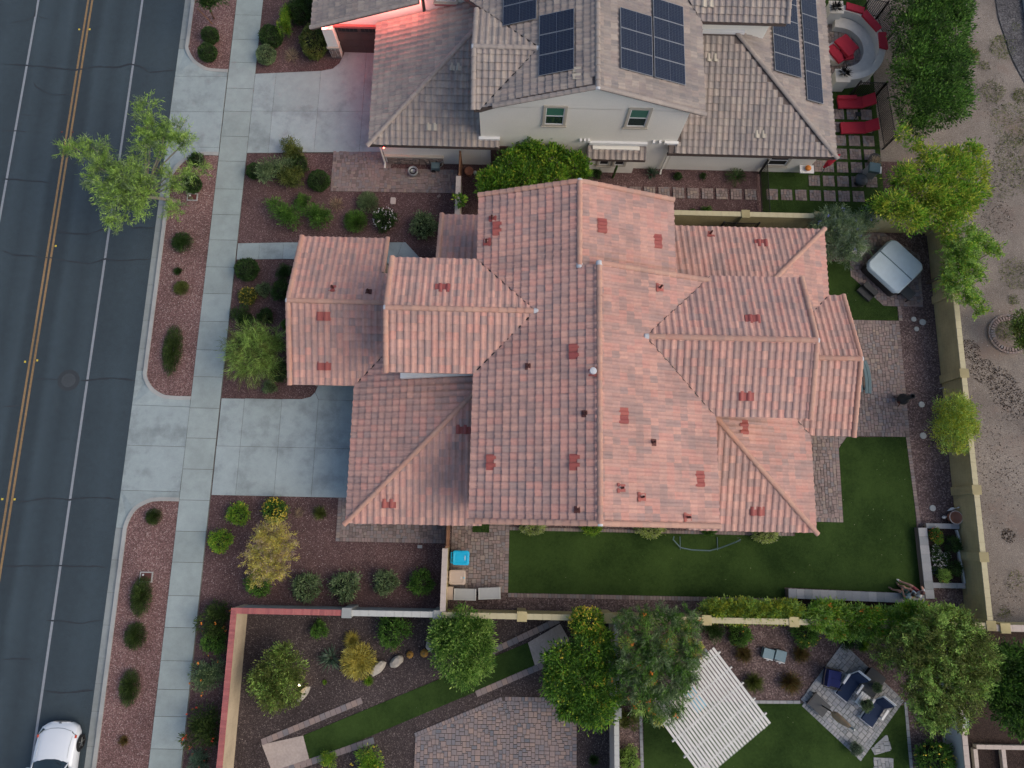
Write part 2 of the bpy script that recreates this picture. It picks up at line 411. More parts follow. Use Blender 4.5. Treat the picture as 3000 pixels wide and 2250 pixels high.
MT['red_fabric'] = plain('red_cushion', (0.33, 0.016, 0.032), 0.9, 0.12, 25)
MT['navy'] = plain('navy_cushion', (0.010, 0.024, 0.062), 0.9, 0.15, 20)
MT['black'] = plain('black_metal', (0.014, 0.014, 0.015), 0.5, 0.1)
MT['charcoal'] = plain('charcoal_top', (0.045, 0.05, 0.053), 0.6, 0.12)
MT['plaster'] = plain('smooth_plaster', (0.44, 0.455, 0.44), 0.85, 0.07, 12)
MT['flag'] = plain('bench_top_stone', (0.53, 0.50, 0.44), 0.85, 0.12, 5)
MT['cover'] = plain('silver_cover', (0.480, 0.575, 0.598), 0.5, 0.08, 4, bmp=0.25)
MT['spa'] = plain('dark_spa_shell', (0.030, 0.031, 0.031), 0.55, 0.1)
MT['terracotta'] = plain('terracotta', (0.30, 0.135, 0.085), 0.8, 0.15)
MT['rust'] = plain('rusty_iron', (0.10, 0.035, 0.03), 0.8, 0.25, 12)
MT['carpaint'] = plain('pearl_white_paint', (0.66, 0.70, 0.73), 0.22, 0.02, 3, spec=0.6)
MT['glass'] = glassmat('car_glass', (0.018, 0.032, 0.038))
MT['tyre'] = plain('tyre_rubber', (0.012, 0.012, 0.013), 0.8)
MT['rim'] = plain('alloy', (0.22, 0.23, 0.22), 0.35, 0.08, metal=0.7)
MT['shade'] = glassmat('window_shade', (0.055, 0.17, 0.125), 0.2)
MT['pane'] = glassmat('window_pane', (0.020, 0.042, 0.038), 0.08)
MT['door'] = plain('brown_door', (0.085, 0.048, 0.042), 0.6, 0.12, 6)
MT['solar'] = solarcell()
MT['alu'] = plain('aluminium', (0.27, 0.28, 0.29), 0.4, 0.05, metal=0.5)
MT['skin'] = plain('skin', (0.42, 0.225, 0.16), 0.6, 0.06, 9)
MT['shirt'] = plain('pale_shirt', (0.40, 0.48, 0.52), 0.9, 0.12, 14)
MT['shorts_g'] = plain('green_shorts', (0.10, 0.18, 0.14), 0.9, 0.1)
MT['hair_b'] = plain('brown_hair', (0.075, 0.028, 0.024), 0.6, 0.25, 30)
MT['hair_d'] = plain('dark_hair', (0.018, 0.017, 0.016), 0.6, 0.2, 30)
MT['cloth_tan'] = plain('tan_umbrella', (0.33, 0.23, 0.13), 0.9, 0.15, 9)
MT['bluegrey'] = plain('blue_grey_paint', (0.16, 0.245, 0.275), 0.6, 0.12, 6)
MT['sea'] = plain('faded_teal', (0.10, 0.155, 0.165), 0.7, 0.15, 5)
MT['orange'] = plain('orange_wax', (0.62, 0.20, 0.03), 0.6)
MT['cyan'] = plain('cyan_plastic', (0.06, 0.42, 0.56), 0.5)
MT['led'] = glow('red_led', (1.0, 0.10, 0.07), 14)
MT['warm'] = glow('garden_spot', (1.0, 0.85, 0.55), 25)
LF = {}
LF['dark'] = leafmat('leaf_dark', [(0.026, 0.055, 0.018), (0.047, 0.100, 0.027), (0.082, 0.155, 0.040)])
LF['green'] = leafmat('leaf_green', [(0.055, 0.127, 0.026), (0.100, 0.227, 0.040), (0.173, 0.328, 0.058)])
LF['bright'] = leafmat('leaf_bright', [(0.082, 0.218, 0.022), (0.155, 0.346, 0.036), (0.273, 0.473, 0.055), (0.473, 0.510, 0.064)])
LF['yellow'] = leafmat('leaf_yellow', [(0.209, 0.293, 0.036), (0.398, 0.482, 0.061), (0.628, 0.607, 0.090)])
LF['lime'] = leafmat('leaf_lime', [(0.167, 0.295, 0.062), (0.293, 0.464, 0.100), (0.440, 0.612, 0.169)])
LF['olive'] = leafmat('leaf_olive', [(0.075, 0.105, 0.026), (0.14, 0.18, 0.042), (0.22, 0.26, 0.075)])
LF['silver'] = leafmat('leaf_silver', [(0.100, 0.155, 0.100), (0.182, 0.255, 0.173), (0.309, 0.382, 0.264)])
LF['sage'] = leafmat('leaf_sage', [(0.091, 0.155, 0.073), (0.173, 0.255, 0.118), (0.291, 0.382, 0.191)])
LF['gold'] = leafmat('leaf_gold', [(0.364, 0.291, 0.055), (0.619, 0.528, 0.109), (0.700, 0.700, 0.255)])
LF['brown'] = leafmat('leaf_brown', [(0.109, 0.064, 0.027), (0.218, 0.137, 0.055), (0.164, 0.182, 0.055)])
LF['straw'] = leafmat('leaf_straw', [(0.364, 0.273, 0.182), (0.546, 0.437, 0.291)])
LF['bluegreen'] = leafmat('leaf_bluegreen', [(0.064, 0.127, 0.082), (0.118, 0.200, 0.137), (0.200, 0.291, 0.200)])
LF['varieg'] = leafmat('leaf_variegated', [(0.146, 0.255, 0.036), (0.510, 0.619, 0.146), (0.700, 0.700, 0.510)])
LF['black'] = leafmat('leaf_black', [(0.008, 0.008, 0.009), (0.018, 0.017, 0.018)])
LF['mid'] = leafmat('leaf_mid', [(0.026, 0.050, 0.014), (0.055, 0.095, 0.024), (0.095, 0.145, 0.038)])
FL = {}
FL['yellow'] = plain('petal_yellow', (0.60, 0.47, 0.05), 0.7)
FL['orange'] = plain('petal_orange', (0.70, 0.22, 0.03), 0.7)
FL['white'] = plain('petal_white', (0.75, 0.72, 0.72), 0.7)
FL['red'] = plain('petal_red', (0.55, 0.07, 0.03), 0.7)
FL['purple'] = plain('petal_purple', (0.22, 0.24, 0.45), 0.7)
FL['pink'] = plain('petal_pink', (0.45, 0.10, 0.12), 0.7)

# ================================================================ SETTING
def xr(x, y): return x + 0.0045*(y-10.0)
def pip(x, y, P):
    c = False
    n = len(P)
    for i in range(n):
        x0, y0 = P[i]; x1, y1 = P[(i+1) % n]
        if (y0 > y) != (y1 > y) and x < (x1-x0)*(y-y0)/(y1-y0)+x0: c = not c
    return c
def sheet(name, pts, z, mat, parent=None):
    mb = MB()
    a = sum(pts[i][0]*pts[(i+1) % len(pts)][1]-pts[(i+1) % len(pts)][0]*pts[i][1] for i in range(len(pts)))
    if a < 0: pts = pts[::-1]
    mb.poly([(x, y, z) for x, y in pts])
    return struct(name, mb, mat, parent)
def rect(x0, y0, x1, y1): return [(x0, y0), (x1, y0), (x1, y1), (x0, y1)]

mb = MB()
prof = [(-400, 0.05), (-33.5, 0.05), (-33.5, -0.03), (-16.25, -0.03), (-16.25, 0.05), (400, 0.05)]
for (xa, za), (xb, zb) in zip(prof, prof[1:]):
    mb.quad((xa, -400, za), (xb, -400, zb), (xb, 400, zb), (xa, 400, za))
ground = struct('ground', mb, MT['ground'])
mb = MB(); mb.quad((xr(-33.4, -150), -150, 0), (xr(-19.06, -150), -150, 0), (xr(-19.06, 150), 150, 0), (xr(-33.4, 150), 150, 0))
road = struct('road', mb, MT['asphalt'])
def stripe(name, x, w, mat, y0=-120, y1=120):
    mb = MB(); mb.quad((xr(x-w/2, y0), y0, 0.004), (xr(x+w/2, y0), y0, 0.004), (xr(x+w/2, y1), y1, 0.004), (xr(x-w/2, y1), y1, 0.004))
    return struct(name, mb, mat, road)
stripe('yellow_line', -24.62, 0.11, MT['yellow_paint']); stripe('yellow_line', -24.39, 0.11, MT['yellow_paint'])
stripe('white_line', -27.46, 0.12, MT['white_paint']); stripe('white_line', -21.53, 0.12, MT['white_paint'])
def crack(pts, w=0.07, seed=0):
    rng = random.Random(seed)
    P = []
    for (a, b) in zip(pts, pts[1:]):
        n = max(2, int(math.dist(a, b)/0.25))
        for k in range(n):
            t = k/n
            P.append((a[0]+(b[0]-a[0])*t+rng.uniform(-.02, .02), a[1]+(b[1]-a[1])*t+rng.uniform(-.03, .03)))
    P.append(pts[-1])
    mb = MB()
    ww = [w*rng.uniform(0.35, 1.25) for _ in P]; ww[0] = ww[-1] = 0.01
    for i in range(len(P)-1):
        a, b = P[i], P[i+1]
        d = Vector((b[0]-a[0], b[1]-a[1])); n = Vector((-d.y, d.x)).normalized()
        mb.quad((a[0]-n.x*ww[i]/2, a[1]-n.y*ww[i]/2, 0.006), (b[0]-n.x*ww[i+1]/2, b[1]-n.y*ww[i+1]/2, 0.006),
                (b[0]+n.x*ww[i+1]/2, b[1]+n.y*ww[i+1]/2, 0.006), (a[0]+n.x*ww[i]/2, a[1]+n.y*ww[i]/2, 0.006))
    struct('crack_seal', mb, MT['tar'], road)
crack([(-28.84, 24.91), (-27.38, 24.86), (-25.92, 24.75), (-24.66, 24.64), (-23.59, 24.88), (-22.27, 24.87), (-21.68, 25.09), (-21.05, 25.00), (-20.51, 24.59), (-19.08, 24.80)], 0.10, 1)
crack([(-26.91, 23.83), (-26.47, 23.38), (-25.81, 23.07), (-24.58, 23.09)], 0.09, 2)
crack([(-28.17, 20.76), (-27.57, 20.82), (-26.62, 20.76)], 0.07, 3)
crack([(-27.72, 17.96), (-26.04, 17.85), (-24.82, 17.73)], 0.09, 4)
crack([(-28.76, 27.50), (-27.89, 27.70), (-27.45, 28.01), (-27.44, 28.66)], 0.07, 5)
crack([(-27.31, 28.02), (-26.50, 27.80)], 0.05, 6)
crack([(-27.26, 21.84), (-26.36, 21.74)], 0.06, 7)
crack([(-27.05, 13.81), (-26.24, 13.58), (-25.38, 13.54), (-24.39, 13.46), (-23.46, 13.31), (-22.40, 13.18), (-21.52, 13.46), (-20.60, 13.39), (-19.05, 13.55)], 0.09, 8)
crack([(-24.28, 14.92), (-23.29, 14.88), (-22.63, 14.85), (-21.69, 15.25)], 0.09, 9)
crack([(-20.45, 15.28), (-19.03, 15.32)], 0.07, 10)
crack([(-24.21, 6.91), (-22.99, 6.90)], 0.08, 11)
crack([(-21.91, 6.87), (-20.92, 6.96), (-20.29, 7.03), (-19.08, 6.92)], 0.10, 12)
crack([(-25.70, 5.37), (-25.21, 5.47), (-24.66, 5.54)], 0.08, 13)
crack([(-24.15, 0.63), (-23.14, 0.80), (-22.54, 0.90), (-21.62, 0.83), (-20.60, 0.97), (-19.13, 0.91)], 0.09, 14)
crack([(-24.36, -2.41), (-23.25, -2.41), (-21.59, -2.35), (-20.27, -2.38), (-19.25, -2.37)], 0.08, 15)
crack([(-21.92, -4.91), (-20.97, -4.95), (-20.14, -5.02), (-19.22, -4.86)], 0.08, 16)
crack([(-23.75, -6.74), (-23.00, -6.67), (-22.36, -6.69)], 0.07, 17)
crack([(-21.57, -8.08), (-20.74, -8.17), (-20.06, -8.11), (-19.20, -8.04)], 0.09, 18)

def slab_set(parent, name, polys, z0, z1, mat):
    for P in polys:
        struct(name, MB().prism(P, z0, z1, 0, False), mat, parent)
def inset(P, d=0.006):
    cx = sum(p[0] for p in P)/len(P); cy = sum(p[1] for p in P)/len(P)
    return [(x-math.copysign(min(d, abs(x-cx)), x-cx), y-math.copysign(min(d, abs(y-cy)), y-cy)) for x, y in P]
# sidewalk
bed = MB(); bed.quad((xr(-16.08, -60), -60, 0.112), (xr(-14.57, -60), -60, 0.112), (xr(-14.57, 80), 80, 0.112), (xr(-16.08, 80), 80, 0.112))
sidewalk = struct('sidewalk', bed, MT['joint'])
J = [28.34, 26.75, 25.3, 23.67, 22.25, 20.73, 19.24, 17.60, 16.11, 14.66, 13.14, 11.66, 10.14, 8.61, 7.19, 5.56, 4.02, 2.46, .93, -.59, -2.07, -3.64, -5.11, -6.62, -7.9, -9.09, -10.5]
J = [J[0]+1.52*k for k in range(14, 0, -1)]+J+[J[-1]-1.52*k for k in range(1, 15)]
slab_set(sidewalk, 'sidewalk_slab', [inset([(xr(-16.08, b), b), (xr(-14.57, b), b), (xr(-14.57, a), a), (xr(-16.08, a), a)], 0.009) for a, b in zip(J, J[1:])], 0.03, 0.13, MT['sidewalk'])
# gutter
gj = [x for x in [28.29+1.52*k for k in range(12, 0, -1)]+[28.29, 26.75, 26.14]]
gj2 = [18.3, 16.65, 15.12, 13.62, 12.1, 11.0, 10.14, 8.62, 7.47]
gj3 = [-.5, -2.03, -3.58, -5.08, -6.58, -7.73, -8.96, -10.48]+[-10.48-1.52*k for k in range(1, 12)]
gut = struct('gutter', MB().box(-19.3, -40, -0.03, -18.3, 60, -0.012), MT['joint'])
for jj in (gj, gj2, gj3):
    for a, b in zip(jj, jj[1:]):
        P = inset([(xr(-19.09, b), b), (xr(-18.70, b), b), (xr(-18.70, a), a), (xr(-19.09, a), a)])
        struct('gutter_slab', MB().prism(P, -0.03, lambda x, y: 0.012 if x < -18.9 else 0.0, 0, False), MT['gutter'], gut)
def ribbon(mb, path, w, z0, z1):
    P = [Vector(p) for p in path]
    L_, R_ = [], []
    for i, p in enumerate(P):
        t = (P[min(i+1, len(P)-1)]-P[max(i-1, 0)]).normalized(); n = Vector((-t.y, t.x))
        L_.append(p+n*w/2); R_.append(p-n*w/2)
    for i in range(len(P)-1):
        mb.prism([tuple(R_[i]), tuple(R_[i+1]), tuple(L_[i+1]), tuple(L_[i])], z0, z1)
    return mb
def arc(pts, n=6):
    out = []
    for i in range(len(pts)-1):
        p0 = Vector(pts[max(i-1, 0)]); p1 = Vector(pts[i]); p2 = Vector(pts[i+1]); p3 = Vector(pts[min(i+2, len(pts)-1)])
        for k in range(n):
            t = k/n
            out.append(tuple(0.5*((2*p1)+(-p0+p2)*t+(2*p0-5*p1+4*p2-p3)*t*t+(-p0+3*p1-3*p2+p3)*t**3)))
    return out+[tuple(pts[-1])]
CW = 0.19
for path in ([(xr(-18.58, 60), 60)]+arc([(xr(-18.58, 28.5), 28.5), (xr(-18.58, 26.6), 26.6), (-18.5, 26.1), (-18.06, 25.36), (-17.4, 24.9), (-16.9, 24.78), (-16.05, 24.76)]),
             arc([(-16.06, 19.66), (-16.9, 19.66), (-17.5, 19.52), (-18.05, 19.12), (-18.42, 18.55), (xr(-18.58, 17.8), 17.8), (xr(-18.58, 14), 14), (xr(-18.58, 9), 9), (xr(-18.58, 7.7), 7.7), (-18.55, 7.1), (-18.16, 6.5), (-17.6, 6.16), (-17.1, 6.07), (-16.1, 6.06)]),
             arc([(-16.13, 0.95), (-17.2, 0.94), (-17.75, 0.8), (-18.3, 0.4), (-18.6, -0.3), (xr(-18.58, -1), -1), (xr(-18.58, -3), -3)])+[(xr(-18.58, -40), -40)]):
    struct('curb', ribbon(MB(), path, CW, -0.05, 0.135), MT['curb'])
# driveway aprons
apz = lambda x, y: 0.015 if x < -18.4 else 0.125
def apron(polys):
    root = None
    for P in polys:
        mb = MB().prism(inset(P, 0.008), -0.02, apz, 0, False)
        if root is None:
            b0 = MB(); xs = [p[1] for Q in polys[:2] for p in Q]
            b0.prism(rect(-19.05, min(xs)+.1, -16.1, max(xs)-.1), -0.03, lambda x, y: 0.005 if x < -18.4 else 0.11)
            root = struct('driveway_apron', b0, MT['joint'])
        struct('apron_panel', mb, MT['concrete'], root)
apron([[(-19.04, 22.2), (-16.07, 22.2), (-16.06, 24.4), (-19.03, 24.4)], [(-19.06, 20.05), (-16.07, 20.05), (-16.07, 22.2), (-19.04, 22.2)],
       [(-19.03, 24.4), (-16.06, 24.4), (-16.06, 24.70), (-17.0, 24.70), (-17.5, 24.85), (-18.1, 25.28), (-18.45, 25.9), (-18.6, 26.14), (-19.02, 26.14)],
       [(-19.06, 20.05), (-16.07, 20.05), (-16.06, 19.74), (-17.0, 19.74), (-17.5, 19.6), (-18.1, 19.15), (-18.5, 18.5), (-18.6, 18.3), (-19.06, 18.3)]])
apron([[(-19.11, 3.6), (-16.11, 3.57), (-16.1, 5.6), (-19.1, 5.66)], [(-19.12, 1.35), (-16.13, 1.32), (-16.11, 3.57), (-19.11, 3.6)],
       [(-19.1, 5.66), (-16.1, 5.6), (-16.11, 5.98), (-17.1, 5.99), (-17.6, 6.08), (-18.2, 6.45), (-18.6, 7.1), (-18.68, 7.47), (-19.1, 7.47)],
       [(-19.12, 1.35), (-16.13, 1.32), (-16.14, 1.03), (-17.2, 1.02), (-17.75, 0.88), (-18.3, 0.45), (-18.62, -0.2), (-18.7, -0.5), (-19.13, -0.5)]])
# driveways and walk
drS = struct('driveway', MB().prism(rect(-14.5, 1.25, -6.7, 6.05), 0.0, 0.112), MT['joint'])
slab_set(drS, 'concrete_panel', [inset(P, 0.007) for P in (
    rect(-14.54, 3.65, -13.36, 6.09), rect(-14.55, 1.2, -13.36, 3.65), rect(-13.36, 3.65, -11.46, 6.11), rect(-13.36, 1.2, -11.46, 3.65),
    [(-11.46, 3.65), (-9.6, 3.65), (-9.6, 6.12), (-9.8, 6.5), (-10.0, 6.27), (-10.45, 6.14), (-11.46, 6.12)], rect(-11.46, 1.2, -9.6, 3.65),
    rect(-9.6, 3.65, -6.7, 6.12), rect(-9.6, 1.2, -6.7, 3.65), [(-9.6, 6.12), (-6.7, 6.12), (-6.7, 8.6), (-9.64, 8.6), (-9.66, 6.9), (-9.8, 6.5)])], 0.0, 0.13, MT['concrete'])
drN = struct('driveway', MB().prism(rect(-14.45, 19.85, -6.9, 24.5), 0.0, 0.112), MT['joint'])
slab_set(drN, 'concrete_panel', [inset(P, 0.007) for P in (
    [(-14.52, 19.76), (-13.36, 19.79), (-13.35, 22.32), (-14.51, 22.3)], [(-14.51, 22.3), (-13.35, 22.32), (-13.34, 24.7), (-14.5, 24.61)],
    [(-13.36, 19.79), (-10.87, 19.9), (-10.85, 22.38), (-13.35, 22.32)], [(-13.35, 22.32), (-10.85, 22.38), (-10.84, 24.9), (-13.34, 24.7)],
    [(-10.87, 19.9), (-8.38, 19.99), (-8.36, 22.44), (-10.85, 22.38)], [(-10.85, 22.38), (-8.36, 22.44), (-8.36, 26.15), (-9.58, 26.15), (-9.66, 25.85), (-9.85, 25.4), (-10.2, 25.06), (-10.84, 24.9)],
    [(-8.38, 19.99), (-6.9, 20.03), (-6.9, 22.46), (-8.36, 22.44)], [(-8.36, 22.44), (-6.9, 22.46), (-6.9, 26.15), (-8.36, 26.15)])], 0.0, 0.13, MT['concrete'])
walk = struct('path', MB().prism(rect(-14.4, 13.7, -5.8, 14.5), 0.0, 0.108), MT['joint'])
slab_set(walk, 'concrete_panel', [inset(P, 0.007) for P in (
    [(-14.5, 13.58), (-13.34, 13.62), (-13.34, 14.55), (-14.51, 14.5)], [(-13.34, 13.62), (-12.07, 13.67), (-12.07, 14.61), (-13.34, 14.55)], [(-12.07, 13.67), (-10.0, 13.7), (-10.0, 14.66), (-12.07, 14.61)],
    [(-10.0, 13.7), (-7.5, 13.7), (-7.5, 14.72), (-10.0, 14.66)], [(-7.5, 13.7), (-6.1, 13.5), (-5.75, 14.78), (-7.5, 14.72)], [(-6.1, 13.5), (-5.5, 12.2), (-3.6, 12.4), (-4.78, 13.93), (-5.6, 14.79), (-5.75, 14.78)])], 0.0, 0.125, MT['concrete'])

# gravel, turf and soil sheets
sheet('gravel', [(xr(-18.5, 60), 60), (xr(-16.05, 60), 60), (-16.05, 24.78), (-16.9, 24.80), (-17.4, 24.92), (-18.05, 25.38), (-18.48, 26.12), (xr(-18.5, 26.7), 26.7)], 0.088, MT['red_gravel'])
sheet('gravel', [(-16.06, 19.64), (-16.9, 19.64), (-17.5, 19.5), (-18.03, 19.1), (-18.40, 18.53), (xr(-18.5, 17.8), 17.8), (xr(-18.5, 7.7), 7.7), (-18.53, 7.1), (-18.14, 6.52), (-17.6, 6.18), (-17.1, 6.09), (-16.1, 6.08)], 0.088, MT['red_gravel'])
sheet('gravel', [(-16.13, 0.93), (-17.2, 0.92), (-17.75, 0.78), (-18.28, 0.38), (-18.58, -0.32), (xr(-18.5, -1.2), -1.2), (xr(-18.5, -60), -60), (xr(-16.05, -60), -60)], 0.088, MT['red_gravel'])
sheet('gravel', [(-14.6, -4.1), (-2.7, -4.1), (-2.7, 15.4), (-2.7, 60), (-14.4, 60)], 0.088, MT['maroon_gravel'])
sheet('gravel', [(-14.7, -60), (-12.4, -60), (-12.4, -4.1), (-14.6, -4.1)], 0.089, MT['maroon_gravel'])
sheet('gravel', [(-2.7, 14.6), (22.6, 14.6), (22.6, 20.2), (-2.7, 20.2)], 0.089, MT['maroon_gravel'])
sheet('gravel', rect(-2.7, -4.1, 22.6, 15.95), 0.092, MT['pebble'])
sheet('gravel', rect(-12.3, -60, 5.2, -4.15), 0.088, MT['dark_gravel'])
sheet('gravel', rect(5.35, -60, 20.95, -4.15), 0.088, MT['pebble'])
sheet('soil', rect(20.95, -60, 26.5, -4.25), 0.088, MT['mulch'])
sheet('turf', [(.3, -3.2), (13.83, -3.2), (13.83, -2.69), (20.58, -2.85), (20.63, 4.87), (17.44, 4.8), (16.98, 4.22), (16.95, .5), (14.5, .5), (14.5, -0.2), (.3, -.2)], 0.112, MT['turf'])
sheet('turf', [(15, 14.25), (18.29, 14.28), (18.27, 13.47), (19.9, 11.84), (20.62, 11.82), (20.62, 11.05), (15, 11.0)], 0.112, MT['turf'])
sheet('turf', [(-9.15, -9.81), (-8.75, -10.93), (1.67, -6.58), (1.30, -5.49)], 0.112, MT['turf'])
sheet('turf', [(6.8, -60), (19.26, -60), (19.26, -8.0), (6.8, -8.0)], 0.112, MT['turf'])
sheet('turf', rect(13.75, 16.15, 20.45, 19.4), 0.112, MT['turf'])
sheet('turf', rect(16.0, 19.4, 20.45, 60), 0.113, MT['turf'])
sheet('soil', [(-11.04, -10.24), (-10.4, -11.5), (-8.75, -10.93), (-9.15, -9.81)], 0.116, MT['sand'])
sheet('soil', [(1.30, -5.49), (1.67, -6.58), (2.3, -6.35), (3.3, -5.34), (2.84, -4.6)], 0.116, MT['sand'])
sheet('gravel', arc([(28.04, 30.65), (28.08, 29.42), (28.30, 28.21), (28.56, 26.78), (29.26, 24.91)], 4)+[(40, 20), (40, 60), (29, 60)], 0.10, MT['grey_gravel'])

# pavers
def greedy(w, h, cell, rng, sizes):
    nx, ny = int(w/cell), int(h/cell)
    used = np.zeros((nx, ny), bool)
    out = []
    for j in range(ny):
        for i in range(nx):
            if used[i, j]: continue
            opts = sizes[:]; rng.shuffle(opts)
            for (a, b) in opts+[(1, 1)]:
                if i+a <= nx and j+b <= ny and not used[i:i+a, j:j+b].any():
                    used[i:i+a, j:j+b] = True; out.append((i, j, a, b)); break
    return out
_pm = {}
def paver_mesh(a, b, mat, gap=0.008, h=0.03):
    k = (round(a, 3), round(b, 3), mat.name)
    if k not in _pm:
        g = gap; bv = 0.008
        mb = MB()
        x0, y0, x1, y1 = g/2, g/2, a-g/2, b-g/2
        vs = [(x0, y0, 0), (x1, y0, 0), (x1, y1, 0), (x0, y1, 0), (x0+bv, y0+bv, h), (x1-bv, y0+bv, h), (x1-bv, y1-bv, h), (x0+bv, y1-bv, h)]
        mb.add(vs, [(4, 5, 6, 7), (0, 1, 5, 4), (1, 2, 6, 5), (2, 3, 7, 6), (3, 0, 4, 7)])
        _pm[k] = mb.mesh('paver', mat)
    return _pm[k]
def lay(parent, items, mat, zb, limit=300, gap=0.008):
    """items: (x, y, rz, a, b); the nearest `limit` become objects, the rest one joined part"""
    items = sorted(items, key=lambda t: (t[0]-0.2)**2+(t[1]-6.8)**2)
    rng = random.Random(len(items))
    for x, y, rz, a, b in items[:limit]:
        place('paver', paver_mesh(a, b, mat, gap), parent, T(x, y, zb+rng.uniform(-.003, .003), rz))
    rest = items[limit:]
    if rest:
        mb = MB()
        for x, y, rz, a, b in rest:
            me = paver_mesh(a, b, mat, gap); M = T(x, y, zb+rng.uniform(-.003, .003), rz)
            mb.add([M @ v.co for v in me.vertices], [tuple(p.vertices) for p in me.polygons])
        o = mb.build('paver_field', mat, parent); o['kind'] = 'stuff'
def clip_half(P, p, n):
    """part of polygon P on the side of p that n points to"""
    out = []
    for i in range(len(P)):
        a, b = P[i], P[(i+1) % len(P)]
        da = (a[0]-p[0])*n[0]+(a[1]-p[1])*n[1]; db = (b[0]-p[0])*n[0]+(b[1]-p[1])*n[1]
        if da >= 0: out.append(a)
        if (da >= 0) != (db >= 0):
            t = da/(da-db); out.append((a[0]+(b[0]-a[0])*t, a[1]+(b[1]-a[1])*t))
    return out
def area(P): return sum(P[i][0]*P[(i+1) % len(P)][1]-P[(i+1) % len(P)][0]*P[i][1] for i in range(len(P)))/2 if len(P) > 2 else 0.0
def paving(poly, mat, ang=0.0, cell=0.08, sizes=((2, 2), (2, 3), (3, 2), (3, 3), (2, 3), (3, 2)), zb=0.10, border=None, seed=1, bw=0.2, limit=300, name='patio'):
    if area(poly) < 0: poly = poly[::-1]
    base = sheet(name, poly, zb+0.006, MT['joint'])
    rng = random.Random(seed)
    ca, sa = math.cos(-ang), math.sin(-ang)
    Q = [(x*ca-y*sa, x*sa+y*ca) for x, y in poly]
    x0 = min(p[0] for p in Q); y0 = min(p[1] for p in Q); x1 = max(p[0] for p in Q); y1 = max(p[1] for p in Q)
    cb, sb = math.cos(ang), math.sin(ang)
    def out(px, py): return (px*cb-py*sb, px*sb+py*cb)
    planes = []
    for i in range(len(poly)):
        a, b = poly[i], poly[(i+1) % len(poly)]; d = Vector((b[0]-a[0], b[1]-a[1])).normalized(); planes.append((a, (-d.y, d.x)))
    bl = border or []
    for p, q in bl:
        d = Vector((q[0]-p[0], q[1]-p[1])).normalized(); n = (-d.y, d.x)
        mid = (sum(v[0] for v in poly)/len(poly), sum(v[1] for v in poly)/len(poly))
        inner = (mid[0]-p[0])*n[0]+(mid[1]-p[1])*n[1] > bw*.5
        planes.append(((p[0]+n[0]*bw, p[1]+n[1]*bw), n) if inner else (p, (-n[0], -n[1])))
    items = []; cut = MB(); g = .004; ncut = 0
    for i, j, a, b in greedy(x1-x0+cell*3, y1-y0+cell*3, cell, rng, list(sizes)):
        px, py = x0+(i-1)*cell, y0+(j-1)*cell
        if len(poly) == 4 and ang == 0 and not border: px, py = x0+i*cell, y0+j*cell
        R0 = [out(px, py), out(px+a*cell, py), out(px+a*cell, py+b*cell), out(px, py+b*cell)]
        P = R0
        for pt, n in planes:
            if len(P) > 2: P = clip_half(P, pt, n)
        A = area(P)
        if A > .985*a*b*cell*cell: items.append((*R0[0], ang, a*cell, b*cell))
        elif A > .004:
            c = (sum(q[0] for q in P)/len(P), sum(q[1] for q in P)/len(P))
            P2 = [(q[0]+(c[0]-q[0])*.05, q[1]+(c[1]-q[1])*.05) for q in P]
            m_ = MB().prism(P2, zb, zb+.03+rng.uniform(-.003, .003), 0, False)
            if ncut < 90: m_.build('paver', mat, base); ncut += 1
            else: cut.add(m_.v, m_.f)
    if cut.f: cut.build('cut_pavers', mat, base)['kind'] = 'stuff'
    for p, q in bl:
        d = Vector((q[0]-p[0], q[1]-p[1])); L = d.length; a = math.atan2(d.y, d.x); n = max(1, int(L/0.15)); s = L/n
        for k in range(n):
            items.append((p[0]+d.x/L*s*k, p[1]+d.y/L*s*k, a, s, bw))
    lay(base, items, mat, zb, limit-ncut)
    return base
def edging(p, q, mat, w=0.2, step=0.15, zb=0.10, name='edging', h=None):
    d = Vector((q[0]-p[0], q[1]-p[1])); L = d.length; a = math.atan2(d.y, d.x); n = max(1, int(L/step)); s = L/n
    nx, ny = -math.sin(a), math.cos(a)
    base = sheet(name, [p, q, (q[0]+nx*w, q[1]+ny*w), (p[0]+nx*w, p[1]+ny*w)], zb+0.008, MT['joint'])
    lay(base, [(p[0]+d.x/L*s*k, p[1]+d.y/L*s*k, a, s, w) for k in range(n)], mat, zb)
    return base
PV = MT['paver']
paving([(-9.8, 17.62), (-2.95, 17.68), (-2.95, 19.06), (-9.8, 19.06)], PV, 0.0, border=[((-9.8, 17.62), (-2.95, 17.68))], seed=3)
paving(rect(-9.8, 19.06, -6.6, 20.0), PV, 0.0, seed=31)
paving([(-8.23, -.93), (-2.85, -.92), (-2.85, 1.18), (-8.25, 1.2)], PV, 0.0, border=[((-8.05, -.92), (-2.85, -.92)), ((-8.05, -.92), (-8.05, 1.2))], seed=4)
paving([(-2.55, -3.15), (.3, -3.2), (.3, .3), (-2.55, .3)], PV, 0.0, border=[((.3, -3.2), (.3, .3))], seed=5)
paving([(15.2, 4.86), (20.68, 4.86), (20.66, 11.03), (15.2, 11.03)], PV, 0.0, border=[((17.85, 4.86), (20.45, 4.86)), ((15.2, 10.83), (20.45, 10.83)), ((20.68, 4.86), (20.66, 11.03))], seed=6)
paving([(16.98, 4.22), (17.44, 4.84), (16.98, 4.84)], PV, 0.7, seed=71)
paving([(14.6, .5), (16.95, .5), (16.98, 4.84), (14.6, 4.84)], PV, 0.0, border=[((14.6, .5), (16.75, .5)), ((16.95, .5), (16.98, 4.84))], seed=7)
